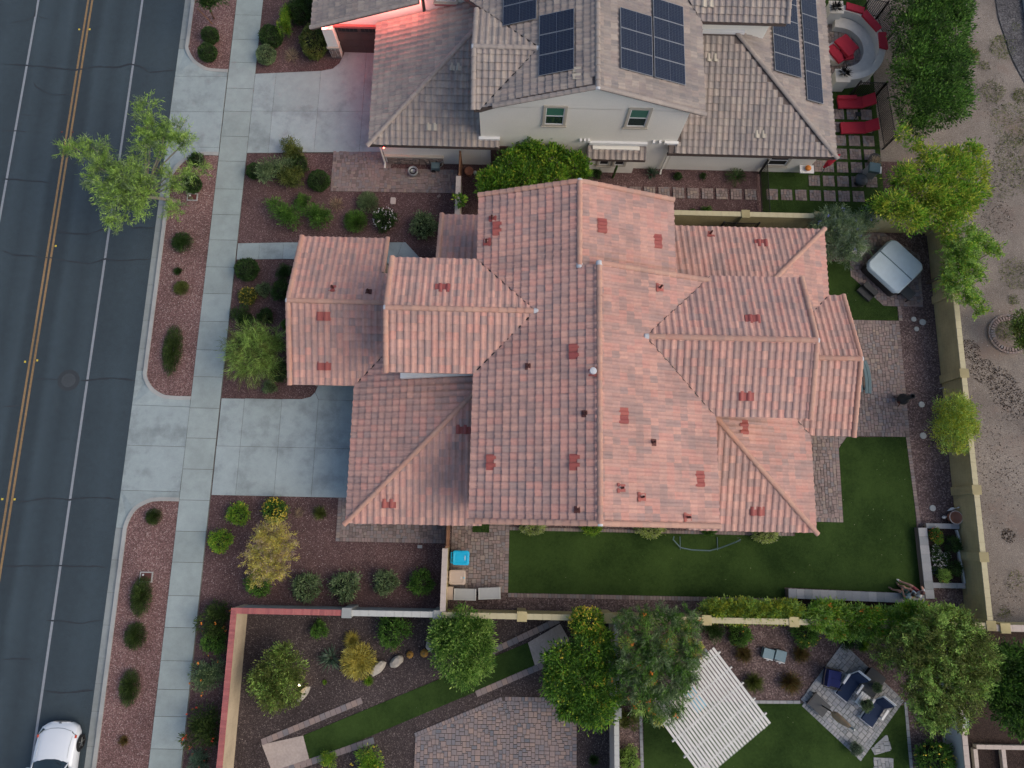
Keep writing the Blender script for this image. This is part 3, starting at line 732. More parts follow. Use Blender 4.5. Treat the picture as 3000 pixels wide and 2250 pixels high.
paving([(18.27, 13.47), (19.9, 11.84), (22.0, 11.84), (22.1, 14.7), (20.2, 16.0), (18.3, 15.9)], PV, 0.0, seed=8, limit=260)
paving([(-3.9, -9.6), (.16, -7.93), (2.72, -7.93), (3.66, -9.0), (3.66, -13), (-3.9, -13)], MT['paver_multi'], 0.0, 0.085, border=[((-3.9, -9.8), (.16, -8.13)), ((.25, -8.13), (2.6, -8.13)), ((3.66, -13), (3.66, -9.05))], seed=9)
paving([(16.51, -5.21), (19.26, -7.79), (16.98, -10.49), (14.19, -7.96)], MT['paver_grey'], math.radians(47), 0.09, border=[((16.98, -10.49), (19.26, -7.79)), ((14.34, -8.1), (16.9, -10.4))], zb=0.105, seed=10)
for P in ([(18.31, -9.26), (18.49, -9.98), (17.65, -10.20), (17.50, -9.92)], [(17.59, -10.30), (18.53, -10.32), (18.46, -10.97), (17.53, -10.99)]):
    paving([tuple(q) for q in P], MT['paver_grey'], 0.1, 0.09, zb=0.105, seed=11, name='stepping_pad')
edging((.3, -3.41), (13.83, -3.41), PV, 0.2); edging((.3, -.22), (14.4, -.22), PV, 0.17)
edging((20.84, .5), (20.66, 4.86), PV, 0.2); edging((20.85, 11.03), (20.84, 11.84), PV, 0.2)
PM = MT['paver_multi']
edging((-11.0, -10.28), (-6.44, -8.36), PM, 0.3, 0.26); edging((-0.35, -6.06), (2.84, -4.55), PM, 0.3, 0.26)
edging((-9.9, -11.5), (-5.78, -10.1), PM, 0.3, 0.26); edging((-1.06, -7.99), (2.11, -6.63), PM, 0.3, 0.26)
edging((6.83, -12.5), (6.75, -8.5), MT['paver_grey'], 0.16, 0.3); edging((12.0, -8.05), (14.3, -8.02), MT['paver_grey'], 0.16, 0.3); edging((19.44, -12.5), (19.4, -7.85), MT['paver_grey'], 0.16, 0.3)
paving([(16.3, 24.9), (20.2, 24.9), (20.4, 26.5), (20.2, 28.2), (19.4, 29.1), (16.3, 29.3)], PV, 0.0, seed=15, limit=260)
# stepping pads of pavers by the grey roofed house
pad_sizes = ((2, 2), (2, 3), (3, 2), (2, 2))
def pad(x, y, w, h, s):
    paving(rect(x, y, x+w, y+h), PV, 0.0, 0.078, pad_sizes, zb=0.115, seed=s, name='stepping_pad')
k = 20
for x in np.arange(4.1, 13.2, 0.79): pad(float(x), 17.70, 0.63, 0.63, k); k += 1
for x in (13.97, 14.76, 15.55, 16.34, 17.13, 17.92, 18.71): pad(x, 17.74, 0.63, 0.63, k); k += 1
for x in (16.34, 17.13, 17.92, 18.71, 19.5): pad(x, 18.62, 0.63, 0.62, k); k += 1
pad(16.0, 19.46, 1.78, 0.7, k); k += 1
for y in (19.46, 20.26, 21.08, 21.9, 22.7):
    for x in (17.95, 18.74, 19.53):
        pad(x, y, 0.62, 0.63, k); k += 1
# roof planes: (upslope direction, eave coordinate along it, eave z, convex pieces in plan)
HZ, LZ, SL = 6.0, 2.8, 0.36
MAIN = [
 ((1, 0), -1.42, HZ, [[(-1.42, .2), (3.76, .2), (3.76, 6.42), (-1.42, 6.42)], [(-1.42, 6.42), (3.76, 6.42), (3.76, 9.0), (1.16, 9.0)],
                      [(1.16, 9.0), (3.76, 9.0), (3.76, 10.83), (-.67, 10.83)], [(-.67, 10.83), (2.97, 10.83), (2.97, 14.66), (-1.42, 14.66), (-1.42, 11.58)]]),
 ((-1, 0), 8.94, HZ, [[(3.76, .2), (8.94, .2), (8.94, 4.8), (3.76, 4.8)], [(3.76, 4.8), (8.94, 4.8), (5.81, 7.93), (3.76, 7.93)], [(3.76, 7.93), (5.81, 7.93), (8.71, 10.83), (3.76, 10.83)]]),
 ((-1, 0), 7.38, HZ, [[(2.97, 10.84), (7.38, 10.84), (7.38, 14.66), (2.97, 14.66)]]),
 ((0, 1), 6.42, HZ, [[(-5.18, 6.42), (-1.42, 6.42), (1.16, 9.0), (-5.18, 9.0)]]),
 ((0, -1), 11.58, HZ, [[(-5.18, 9.0), (1.16, 9.0), (-1.42, 11.58), (-5.18, 11.58)]]),
 ((0, 1), 6.4, LZ, [[(-10.25, 6.4), (-7.2, 6.4), (-4.9, 8.7), (-4.9, 10.1), (-10.25, 10.1)]]),
 ((0, -1), 13.8, LZ, [[(-10.25, 10.1), (-6.08, 10.1), (-6.08, 13.8), (-10.25, 13.8)], [(-6.08, 10.1), (-4.9, 10.1), (-4.9, 11.75), (-6.08, 11.75)]]),
 ((1, 0), -7.2, LZ, [[(-7.2, 0.0), (-1.0, 6.2), (-1.0, 6.85), (-6.75, 6.85), (-7.2, 6.4)], [(-6.75, 6.85), (-4.9, 6.85), (-4.9, 8.7)]]),
 ((0, 1), 0.0, LZ, [[(-7.2, 0.0), (-1.0, 0.0), (-1.0, 6.2)]]),
 ((0, -1), 15.15, LZ, [[(-3.38, 11.1), (-1.0, 11.1), (-1.0, 15.15), (-3.38, 15.15)]]),
 ((0, 1), 4.8, HZ, [[(8.94, 4.8), (13.0, 4.8), (13.0, 7.93), (5.81, 7.93)]]),
 ((0, -1), 11.06, HZ, [[(5.81, 7.93), (13.0, 7.93), (13.0, 11.06), (8.94, 11.06)]]),
 ((0, -1), 14.84, LZ, [[(6.95, 14.84), (15.69, 14.84), (11.95, 11.1), (6.95, 11.1)]]),
 ((-1, 0), 15.69, LZ, [[(15.69, 11.39), (15.69, 14.84), (12.55, 11.7), (12.55, 8.25)]]),
 ((0, 1), 4.49, LZ, [[(14.36, 4.49), (16.4, 4.49), (16.4, 7.94), (12.55, 7.94), (12.55, 6.3)]]),
 ((0, -1), 11.39, LZ, [[(16.4, 11.39), (15.69, 11.39), (12.55, 8.25), (12.55, 7.94), (16.4, 7.94)]]),
 ((0, 1), 0.0, LZ, [[(8.5, 0.0), (14.36, 0.0), (9.11, 5.25), (8.5, 5.25)]]),
 ((-1, 0), 14.36, LZ, [[(14.36, 0.0), (14.36, 4.49), (13.6, 5.25), (9.11, 5.25)]]),
]
NH, NL = 5.8, 2.7
NBR = [
 ((-1, 0), 9.03, NH, [[(3.76, 19.2), (9.03, 19.2), (9.03, 24.15), (3.76, 31.0)]]),
 ((1, 0), -1.51, NH, [[(-.83, 19.2), (3.76, 19.2), (3.76, 21.75), (1.13, 21.75), (-1.51, 19.12)], [(1.13, 21.75), (3.76, 21.75), (3.76, 31), (-4.6, 31), (-4.6, 27.5), (-1.51, 24.43)]]),
 ((0, 1), 19.12, NH, [[(-1.83, 19.12), (-1.51, 19.12), (1.13, 21.75), (-1.83, 21.75)]]),
 ((0, -1), 24.43, NH, [[(-1.83, 21.75), (1.13, 21.75), (-1.51, 24.43), (-1.83, 24.43)]]),
 ((1, 0), -7.3, NL, [[(-7.3, 18.98), (-1.45, 24.83), (-1.45, 26.0), (-7.3, 26.0)]]),
 ((0, 1), 18.98, NL, [[(-7.3, 18.98), (-1.62, 18.98), (-1.62, 24.66)], [(-1.62, 18.98), (-.64, 18.98), (-.64, 19.42), (-1.62, 19.42)]]),
 ((1, 0), -10.75, NL, [[(-10.75, 25.65), (-4.8, 25.65), (-4.8, 34), (-10.75, 34)]]),
 ((0, 1), 18.9, NL, [[(8.05, 18.9), (16.65, 18.9), (11.05, 24.5), (8.44, 24.5), (8.44, 19.42), (8.05, 19.42)]]),
 ((-1, 0), 16.65, NL, [[(16.65, 18.9), (16.65, 34), (12.6, 34), (12.6, 22.95)], [(12.6, 22.95), (12.6, 24.5), (11.05, 24.5)]]),
 ((0, 1), 24.15, NH, [[(9.03, 24.15), (13.2, 24.15), (13.2, 32), (3.76, 32), (3.76, 31.0)]]),
]

# ================================================================ HOUSES
TW, TL = 0.298, 0.335
def zplane(pl):
    d, e, z0, _ = pl
    return lambda x, y: z0 + SL*((x*d[0]+y*d[1]) - e*(d[0]+d[1]))
def roof_z(planes, x, y):
    zs = [zplane(p)(x, y) for p in planes for Q in p[3] if pip(x, y, Q)]
    return max(zs) if zs else 0.0
CT = 1/math.sqrt(1+SL*SL)
def tile_mesh(mat, simple=False):
    """one S-shaped roof tile: barrel and pan, lower edge standing proud of the course below"""
    mb = MB()
    ts = [0, .09, .2, .31, .42, .53, .62, .8, 1.0]
    hs = [0.0, .022, .037, .042, .037, .022, 0.003, -.003, 0.0]
    L = TL/CT
    lo = [(t*TW, -0.012, h+.066) for t, h in zip(ts, hs)]
    hi = [(t*TW, L+0.02, h+.006) for t, h in zip(ts, hs)]
    dn = [(t*TW, -0.004, h+.0) for t, h in zip(ts, hs)]
    n = len(ts)
    mb.add(lo+hi+dn, [(i, i+1, n+i+1, n+i) for i in range(n-1)]+[(2*n+i, 2*n+i+1, i+1, i) for i in range(n-1)]+[(2*n, 0, n)]+[(2*n-1, n-1, 3*n-1)])
    return mb.mesh('roof_tile', mat)
def cap_mesh(mat, ln=0.40, r=0.125):
    mb = MB()
    seg = 7
    a = [(r*math.cos(math.pi*k/seg)*1.0, -0.01, r*0.78*math.sin(math.pi*k/seg)+.02) for k in range(seg+1)]
    b = [(r*.86*math.cos(math.pi*k/seg), ln+.03, r*0.66*math.sin(math.pi*k/seg)) for k in range(seg+1)]
    c = [(x*.86, y, z*.8-.02) for x, y, z in a]
    n = seg+1
    mb.add(a+b+c, [(i, n+i, n+i+1, i+1) for i in range(seg)]+[(2*n+i, i, i+1, 2*n+i+1) for i in range(seg)])
    return mb.mesh('ridge_tile', mat)
def frame(o, xa, ya, za):
    return Matrix(((xa.x, ya.x, za.x, o.x), (xa.y, ya.y, za.y, o.y), (xa.z, ya.z, za.z, o.z), (0, 0, 0, 1)))
def tile_roof(house, planes, tmat, fmat, limit=300, focus=(3.0, 6.0)):
    roof = bpy.data.objects.new('roof', None)
    deck = MB()
    for pl in planes:
        f = zplane(pl)
        for Q in pl[3]:
            deck.prism(Q, lambda x, y: f(x, y)-0.20, lambda x, y: f(x, y)-0.005)
    roof = deck.build('roof', fmat, house)
    tme = tile_mesh(tmat)
    tv = [v.co.copy() for v in tme.vertices]; tf = [tuple(p.vertices) for p in tme.polygons]
    whole = []; cut = MB(); jit = random.Random(len(planes))
    for pl in planes:
        d, e, z0, pieces_ = pl
        d = Vector((d[0], d[1], 0)); u = Vector((d.y, -d.x, 0))
        ys = Vector((d.x*CT, d.y*CT, SL*CT)); nz = u.cross(ys)
        f = zplane(pl)
        e0 = e*(pl[0][0]+pl[0][1])
        for Q in pieces_:
            us = [p[0]*u.x+p[1]*u.y for p in Q]; vs = [p[0]*d.x+p[1]*d.y-e0 for p in Q]
            u0 = math.floor(min(us)/TW)-1; u1 = math.ceil(max(us)/TW)+1
            v0 = math.floor(min(vs)/TL+1e-6); v1 = math.ceil(max(vs)/TL)
            bm = bmesh.new(); any_ = False
            for j in range(v0, v1+1):
                for i in range(u0, u1+1):
                    cs = []
                    for a, b in ((0, 0), (1, 0), (1, 1), (0, 1), (.5, .5)):
                        uu, vv = (i+a)*TW, (j+b)*TL+e0
                        cs.append((u.x*uu+d.x*vv, u.y*uu+d.y*vv))
                    ins = [pip(x, y, Q) or pip(x+1e-4, y+1e-4, Q) or pip(x-1e-4, y-1e-4, Q) for x, y in cs]
                    eps_in = all(pip(x*(.999)+cs[4][0]*.001, y*.999+cs[4][1]*.001, Q) for x, y in cs)
                    o = Vector((cs[0][0], cs[0][1], f(*cs[0])))
                    M = frame(o, u, ys, nz)
                    if eps_in: whole.append(M @ Matrix.Translation((jit.uniform(-.004, .004), jit.uniform(-.007, .007), jit.uniform(-.003, .006))) @ Matrix.Rotation(jit.uniform(-.012, .012), 4, 'Z') @ Matrix.Rotation(jit.uniform(-.008, .008), 4, 'X'))
                    else:
                        # keep if the cell overlaps the piece
                        qx = [p[0] for p in Q]; qy = [p[1] for p in Q]; cx = [c[0] for c in cs]; cy = [c[1] for c in cs]
                        if max(cx) < min(qx) or min(cx) > max(qx) or max(cy) < min(qy) or min(cy) > max(qy): continue
                        vsx = [bm.verts.new(M @ v) for v in tv]
                        for ff in tf: bm.faces.new([vsx[q] for q in ff])
                        any_ = True
            if any_:
                A = sum(Q[i][0]*Q[(i+1) % len(Q)][1]-Q[(i+1) % len(Q)][0]*Q[i][1] for i in range(len(Q)))
                P = Q if A > 0 else Q[::-1]
                for i in range(len(P)):
                    a = Vector((*P[i], 0)); b = Vector((*P[(i+1) % len(P)], 0)); t = b-a; n = Vector((t.y, -t.x, 0)).normalized()
                    # leave the tiles' own lip at the eave
                    off = 0.03 if abs(n.dot(d)+1) < 1e-3 and abs((a.x*d.x+a.y*d.y)-e0) < 1e-3 else 0.0
                    g = bm.verts[:]+bm.edges[:]+bm.faces[:]
                    bmesh.ops.bisect_plane(bm, geom=g, dist=1e-5, plane_co=a+n*off, plane_no=n, clear_outer=True)
                bm.verts.index_update()
                cut.add([v.co.copy() for v in bm.verts], [tuple(v.index for v in ff.verts) for ff in bm.faces])
            bm.free()
    whole.sort(key=lambda M: (M.translation.x-focus[0])**2+(M.translation.y-focus[1])**2-30*M.translation.z)
    for M in whole[:limit]:
        place('roof_tile', tme, roof, M)
    n0 = len(cut.v)
    tvn = np.array([tuple(v) for v in tv]+[]) ; rest = whole[limit:]
    for M in rest:
        cut.add([M @ v for v in tv], tf)
    o = cut.build('roof_tile_field', tmat, roof); o['kind'] = 'stuff'
    return roof
def caps(roof, a, b, me, step=0.36, lift=0.03, name='ridge_tile'):
    a = Vector(a); b = Vector(b); d = b-a; L = d.length; d.normalize()
    n = max(1, round(L/step)); s = L/n
    x = d.cross(Vector((0, 0, 1))).normalized(); z = x.cross(d)
    for k in range(n):
        o = a+d*s*k+z*lift
        M = frame(o, x, d, z) @ Matrix.Diagonal((1, s/0.40*1.0+0.04, 1, 1))
        place(name, me, roof, M)
def end_plug(roof, p, d, mat, r=0.135):
    mb = MB(); x = Vector((-d[1], d[0], 0)); n = 8
    P = Vector(p); D = Vector((d[0], d[1], 0))
    ring = [P+x*r*math.cos(math.pi*k/n)+Vector((0, 0, 1))*(r*.95*math.sin(math.pi*k/n)) for k in range(n+1)]
    back = [q-D*0.16 for q in ring]; fr = [q+D*0.05+(P-q)*0.25 for q in ring]
    m = n+1
    mb.add(ring+back+fr, [(i, i+1, m+i+1, m+i) for i in range(n)]+[(2*m+i, 2*m+i+1, i+1, i) for i in range(n)]+[tuple(range(3*m-1, 2*m-1, -1))])
    mb.build('mortar_end_cap', mat, roof)
def window(house, M, w, h, frame_m, pane_m, shade_m=None, sill=True):
    """M: world matrix, x along the wall, y outward, z up, origin at lower centre"""
    fb = MB(); t = 0.12
    fb.box(-w/2-t, 0, -t, w/2+t, .06, 0, M=M); fb.box(-w/2-t, 0, h, w/2+t, .06, h+t, M=M)
    fb.box(-w/2-t, 0, 0, -w/2, .06, h, M=M); fb.box(w/2, 0, 0, w/2+t, .06, h, M=M)
    o = fb.build('window', frame_m, house)
    sb = MB(); s = 0.045
    for (x0, z0, x1, z1) in ((-w/2, 0, w/2, s), (-w/2, h-s, w/2, h), (-w/2, s, -w/2+s, h-s), (w/2-s, s, w/2, h-s), (-w/2+s, h/2-s/2, w/2-s, h/2+s/2)):
        sb.box(x0, 0.004, z0, x1, .035, z1, M=M)
    sb.build('sash', MT['white'], o)
    p1 = MB(); p1.box(-w/2+s, 0.002, s, w/2-s, .014, h/2-s/2, M=M); p1.build('pane', pane_m, o)
    p2 = MB(); p2.box(-w/2+s, 0.002, h/2+s/2, w/2-s, .014, h-s, M=M); p2.build('pane', shade_m or pane_m, o)
    if sill:
        sl_ = MB(); sl_.box(-w/2-t-.05, .0, -t-.07, w/2+t+.05, .10, -t-.004, M=M); sl_.build('sill', frame_m, o)
    return o
def face(x, y, z, ang): return T(x, y, z, ang)     # ang: direction of +x along the wall; outward = +y rotated
def garage_door(house, M, w, h, col):
    d = MB(); rows = 4
    o = MB().box(-w/2-.05, -.01, 0, w/2+.05, .012, h+.03, M=M).build('garage_door', MT['dark'], house)
    for r in range(rows):
        z0 = r*h/rows; z1 = (r+1)*h/rows-.012
        nb = max(2, round(w/1.1))
        for c in range(nb):
            x0 = -w/2+c*w/nb+.006; x1 = -w/2+(c+1)*w/nb-.006
            if r == rows-1:
                MB().box(x0, .013, z0, x1, .03, z1, M=M).build('door_panel', col, o)
                for g in range(5):
                    gx = x0+.08+g*(x1-x0-.16)/5
                    MB().box(gx+.012, .031, z0+.14, gx+(x1-x0-.16)/5-.012, .036, z1-.08, M=M).build('door_pane', MT['dark'], o)
            else:
                MB().box(x0, .013, z0, x1, .04, z1, M=M).build('door_panel', col, o)
    return o
def gutter_run(house, a, b, mat):
    a = Vector(a); b = Vector(b); d = (b-a).normalized(); n = Vector((d.y, -d.x, 0)); L = (b-a).length
    M = Matrix(((d.x, n.x, 0, a.x), (d.y, n.y, 0, a.y), (0, 0, 1, a.z), (0, 0, 0, 1)))
    mb = MB()
    mb.box(0, 0, -.12, L, .012, 0, M=M); mb.box(0, .012, -.12, L, .12, -.108, M=M); mb.box(0, .12, -.12, L, .132, .0, M=M)
    k = 0.3
    while k < L:
        mb.box(k, .012, -.012, k+.03, .12, -.002, M=M); k += 0.75
    mb.build('gutter', mat, house)

# ---- terracotta-roofed house
house = empty('house', (0, 6, G), 'two storey tan stucco house with terracotta S-tile roof between the two paved yards', 'house')
roof = tile_roof(house, MAIN, MT['tile'], MT['fascia'])
wl = MB()
ws = MT['stucco']
wl.prism([(-.98, .5), (8.5, .5), (8.5, 5.25), (12.55, 5.25), (12.55, 10.6), (8.5, 10.6), (6.95, 10.6), (6.95, 14.35), (-.98, 14.35), (-.98, 11.13), (-4.85, 11.13), (-4.85, 6.87), (-.98, 6.87)], 0.05, 5.84)
wl.prism([(-6.75, .45), (-.99, .45), (-.99, 6.86), (-4.86, 6.86), (-4.86, 9.2), (-6.75, 9.2)], 0.05, 2.62)
wl.prism([(-9.8, 6.85), (-6.76, 6.85), (-6.76, 9.2), (-4.87, 9.2), (-4.87, 11.12), (-6.4, 11.12), (-6.4, 13.35), (-9.8, 13.35)], 0.05, 2.62)
wl.prism([(-2.95, 11.14), (-.99, 11.14), (-.99, 14.7), (-2.95, 14.7)], 0.05, 2.62)
wl.prism([(6.96, 10.61), (12.56, 10.61), (12.56, 8.3), (15.25, 8.3), (15.25, 14.4), (6.96, 14.4)], 0.05, 2.62)
wl.prism([(8.51, .45), (13.9, .45), (13.9, 5.24), (8.51, 5.24)], 0.05, 2.62)
wl.build('wall', ws, house)
GW = [MT['stucco'], house]
def wedge(a, b, c, t):
    A = [Vector(p) for p in (a, b, c)]; B = [p+Vector(t) for p in A]
    g = MB(); g.add(A+B, [(0, 1, 2), (5, 4, 3), (0, 3, 4, 1), (1, 4, 5, 2), (2, 5, 3, 0)])
    g.build('gable_wall', GW[0], GW[1])
def uz(x): return x-0.21
wedge((-.98, .5, 5.85), (8.5, .5, 5.85), (3.76, .5, 7.6), (0, .2, 0)); wedge((-.98, 14.35, 5.85), (6.95, 14.35, 5.85), (2.97, 14.35, 7.34), (0, -.2, 0))
wedge((-4.85, 6.87, 5.85), (-4.85, 11.13, 5.85), (-4.85, 9.0, 6.7), (.2, 0, 0)); wedge((12.55, 5.25, 5.85), (12.55, 10.6, 5.85), (12.55, 7.93, 6.9), (-.2, 0, 0))
wedge((-9.8, 6.85, 2.63), (-9.8, 13.35, 2.63), (-9.8, 10.1, 3.88), (.2, 0, 0)); wedge((16.0, 4.9, 2.63), (16.0, 11.0, 2.63), (16.0, 7.94, 3.8), (-.2, 0, 0))
wedge((3.76, 10.6, 7.0), (8.5, 10.6, 5.85), (3.76, 10.6, 7.6), (0, .2, 0))
for (x, y) in ((15.8, 5.0), (15.8, 10.9)): MB().box(x-.2, y-.2, .05, x+.2, y+.2, 2.62).build('porch_post', ws, house)
garage_door(house, face(-6.765, 3.6, .13, R(90)), 4.6, 2.1, MT['door'])
for (x, y, z, a, w, h) in ((-4.865, 9.0, 4.2, 90, 1.2, 1.2), (-9.815, 8.6, .9, 90, 1.2, 1.3), (-9.815, 11.6, .9, 90, 1.2, 1.3), (12.565, 7.93, 4.2, -90, 1.5, 1.2), (2.0, .485, 4.2, 180, 1.2, 1.2), (6.2, .485, 4.2, 180, 1.2, 1.2),
                           (2.0, .485, .95, 180, 1.2, 1.3), (5.6, .485, .95, 180, 1.5, 1.3), (11.2, .435, .95, 180, 1.5, 1.2), (13.915, 2.4, .2, -90, 1.6, 2.0), (15.265, 12.6, .95, -90, 1.4, 1.2), (11.0, 14.415, .95, 0, 1.4, 1.2), (3.0, 14.365, 4.2, 0, 1.2, 1.2)):
    window(house, face(x, y, z+.1, R(a)), w, h, MT['trim'], MT['pane'])
cm = cap_mesh(MT['cap'])
HR = lambda x, y: roof_z(MAIN, x, y)
ZW, ZE, ZN, ZM = 6+.36*2.58, 6+.36*3.13, 6+.36*4.39, 6+.36*5.18
caps(roof, (3.76, .15, ZM), (3.76, 10.85, ZM), cm); caps(roof, (2.97, 14.7, ZN), (2.97, 10.9, ZN), cm)
caps(roof, (-5.2, 9.0, ZW), (1.1, 9.0, ZW), cm); caps(roof, (13.05, 7.93, ZE), (5.9, 7.93, ZE), cm)
caps(roof, (-10.3, 10.1, LZ+.36*3.7), (-4.95, 10.1, LZ+.36*3.7), cm); caps(roof, (16.45, 7.94, LZ+.36*3.45), (12.6, 7.94, LZ+.36*3.45), cm)
def hip(r, a, b, me, ze): caps(r, (a[0], a[1], ze), (b[0], b[1], ze+SL*abs(b[0]-a[0])), me, name='hip_tile')
hip(roof, (-7.28, -.08), (-1.05, 6.15), cm, LZ-.02); hip(roof, (14.44, -.08), (9.15, 5.21), cm, LZ-.02); hip(roof, (15.77, 14.92), (12.2, 11.35), cm, LZ-.02)
def rake(r, x0, y0, z0, x1, y1, z1, me): caps(r, (x0, y0, z0), (x1, y1, z1), me, 0.35, 0.035, 'rake_tile')
for y in (.16, 14.70):
    xe, xrg, zr = (8.94, 3.76, ZM) if y < 1 else (7.38, 2.97, ZN)
    rake(roof, -1.45, y, HZ, xrg-.1, y, zr-.03, cm); rake(roof, xe+.03, y, HZ, xrg+.1, y, zr-.03, cm)
rake(roof, 8.9, 10.87, HZ+.02, 3.85, 10.87, ZM-.03, cm)
rake(roof, -5.22, 6.38, HZ, -5.22, 8.9, ZW-.03, cm); rake(roof, -5.22, 11.62, HZ, -5.22, 9.1, ZW-.03, cm)
rake(roof, 13.04, 4.76, HZ, 13.04, 7.83, ZE-.03, cm); rake(roof, 13.04, 11.1, HZ, 13.04, 8.03, ZE-.03, cm)
zl = LZ+.36*3.7
rake(roof, -10.29, 6.36, LZ, -10.29, 10.0, zl-.03, cm); rake(roof, -10.29, 13.84, LZ, -10.29, 10.2, zl-.03, cm); rake(roof, -6.05, 13.84, LZ, -6.05, 11.8, LZ+.36*2.05, cm)
zp = LZ+.36*3.45
rake(roof, 16.44, 4.45, LZ, 16.44, 7.84, zp-.03, cm); rake(roof, 16.44, 11.43, LZ, 16.44, 8.04, zp-.03, cm)
rake(roof, -3.42, 15.19, LZ, -3.42, 11.75, LZ+.36*3.4, cm)
mo = MT['mortar']
for p, d in (((3.76, .1, ZM), (0, -1)), ((3.76, 10.92, ZM), (0, 1)), ((2.97, 14.76, ZN), (0, 1)), ((2.97, 10.78, ZN-.02), (0, -1)), ((-5.27, 9.0, ZW), (-1, 0)), ((1.25, 9.0, ZW), (1, 0)),
             ((13.1, 7.93, ZE), (1, 0)), ((5.78, 7.93, ZE), (-1, 0)), ((-10.35, 10.1, zl), (-1, 0)), ((16.5, 7.94, zp), (1, 0))):
    end_plug(roof, p, d, mo)
# valley flashing strips
vm = MB()
for a, b, dz in (((-1.42, 6.42), (1.16, 9.0), HZ), ((-1.42, 11.58), (1.16, 9.0), HZ), ((8.94, 4.8), (5.81, 7.93), HZ), ((8.94, 11.06), (5.81, 7.93), HZ), ((-7.2, 6.4), (-4.9, 8.7), LZ), ((15.69, 11.39), (12.55, 8.25), LZ), ((14.36, 4.49), (12.55, 6.3), LZ)):
    A = Vector((*a, dz+.055)); B = Vector((*b, dz+SL*abs(b[0]-a[0])+.055)); n = (B-A).cross(Vector((0, 0, 1))).normalized()*.028
    vm = MB(); vm.quad(A-n, B-n, B+n, A+n); vm.build('valley_flashing', MT['bronze'], roof)
# vents and pipes
vtm = tile_mesh(MT['vent'])
def vent(x, y, d):
    d = Vector((d[0], d[1], 0)); u = Vector((d.y, -d.x, 0)); ys = Vector((d.x*CT, d.y*CT, SL*CT)); nz = u.cross(ys)
    for s in (-1, 0):
        o = Vector((x, y, 0))+u*(TW*1.12*s)-d*.17; o.z = HR(x, y)-SL*.17+.045
        place('roof_vent', vtm, roof, frame(o, u, ys, nz) @ Matrix.Diagonal((1.08, 1.06, 1.15, 1)))
vent(-8.62, 9.43, (0, 1))
vent(-8.63, 7.23, (0, 1))
vent(-2.87, 10.03, (0, -1))
vent(-0.57, 12.96, (1, 0))
vent(3.98, 12.81, (-1, 0))
vent(6.56, 12.55, (-1, 0))
vent(2.75, 7.10, (1, 0))
vent(10.47, 8.88, (0, -1))
vent(12.38, 13.90, (0, -1))
vent(-1.89, 4.20, (0, 1))
vent(-5.23, 0.89, (0, 1))
vent(-0.57, 2.57, (1, 0))
vent(2.79, 2.54, (1, 0))
vent(4.76, 4.48, (-1, 0))
vent(8.11, 2.08, (-1, 0))
vent(10.22, 5.63, (0, 1))
vent(10.80, 4.61, (-1, 0))
vent(11.59, 0.89, (0, 1))
def pipe(x, y, kind, d):
    z = HR(x, y)
    d = Vector((d[0], d[1], 0)); u = Vector((d.y, -d.x, 0)); ys = Vector((d.x*CT, d.y*CT, SL*CT)); nz = u.cross(ys)
    M = frame(Vector((x, y, z+.06)), u, ys, nz)
    fl = MB(); fl.box(-.15, -.15, 0, .15, .22, .02, M=M); fl.box(-.19, .1, .0, .19, .2, .03, M=M)
    if kind < 2: fl.build('pipe_flashing', MT['vent'], roof)
    r = 0.05 if kind == 0 else 0.085
    if kind == 2: fl2 = MB(); fl2.box(-.14, -.12, -.03, .14, .12, .035, M=M); fl2.build('pipe_flashing', MT['rust'], roof); r = .05
    p = MB(); p.lathe([(r, z-.1), (r, z+.38), (r*.7, z+.38), (r*.7, z+.25), (0.001, z+.25)], x, y, 12)
    p.build('vent_pipe', MT['mortar'] if kind == 1 else MT['rust'], roof)
    if kind == 1: MB().lathe([(.001, z+.46), (.13, z+.44), (.15, z+.39), (.13, z+.35)], x, y, 14).build('pipe_cap', MT['mortar'], roof)
pipe(-8.29, 10.84, 0, (0, -1))
pipe(-6.59, 10.68, 2, (0, -1))
pipe(-0.82, 13.46, 0, (1, 0))
pipe(-1.04, 12.37, 0, (1, 0))
pipe(9.95, 14.43, 0, (0, -1))
pipe(6.52, 10.17, 0, (-1, 0))
pipe(0.88, 6.58, 2, (1, 0))
pipe(3.47, 6.18, 1, (1, 0))
pipe(3.17, 4.49, 2, (1, 0))
pipe(6.06, 3.46, 2, (-1, 0))
pipe(2.89, 0.68, 2, (1, 0))
pipe(4.67, 1.56, 0, (-1, 0))
pipe(5.54, 1.24, 0, (-1, 0))
pipe(7.54, 0.49, 0, (-1, 0))
for a, b in (((14.4, -.02, 2.72), (8.6, -.02, 2.72)), ((16.4, 4.47, 2.72), (14.3, 4.47, 2.72)), ((6.95, 14.86, 2.72), (15.7, 14.86, 2.72))): gutter_run(house, a, b, MT['gutter_metal'])

fbd = MB(); fbd.add([(-4.9, 6.56, 3.70), (-1.3, 6.56, 5.0), (-1.3, 6.56, 5.2), (-4.9, 6.56, 4.0), (-4.9, 6.86, 3.70), (-1.3, 6.86, 5.0), (-1.3, 6.86, 5.2), (-4.9, 6.86, 4.0)], [(0, 1, 2, 3), (3, 2, 6, 7), (7, 6, 5, 4), (0, 4, 5, 1), (0, 3, 7, 4), (1, 5, 6, 2)])
fbd.build('flashing_board', MT['white'], house)
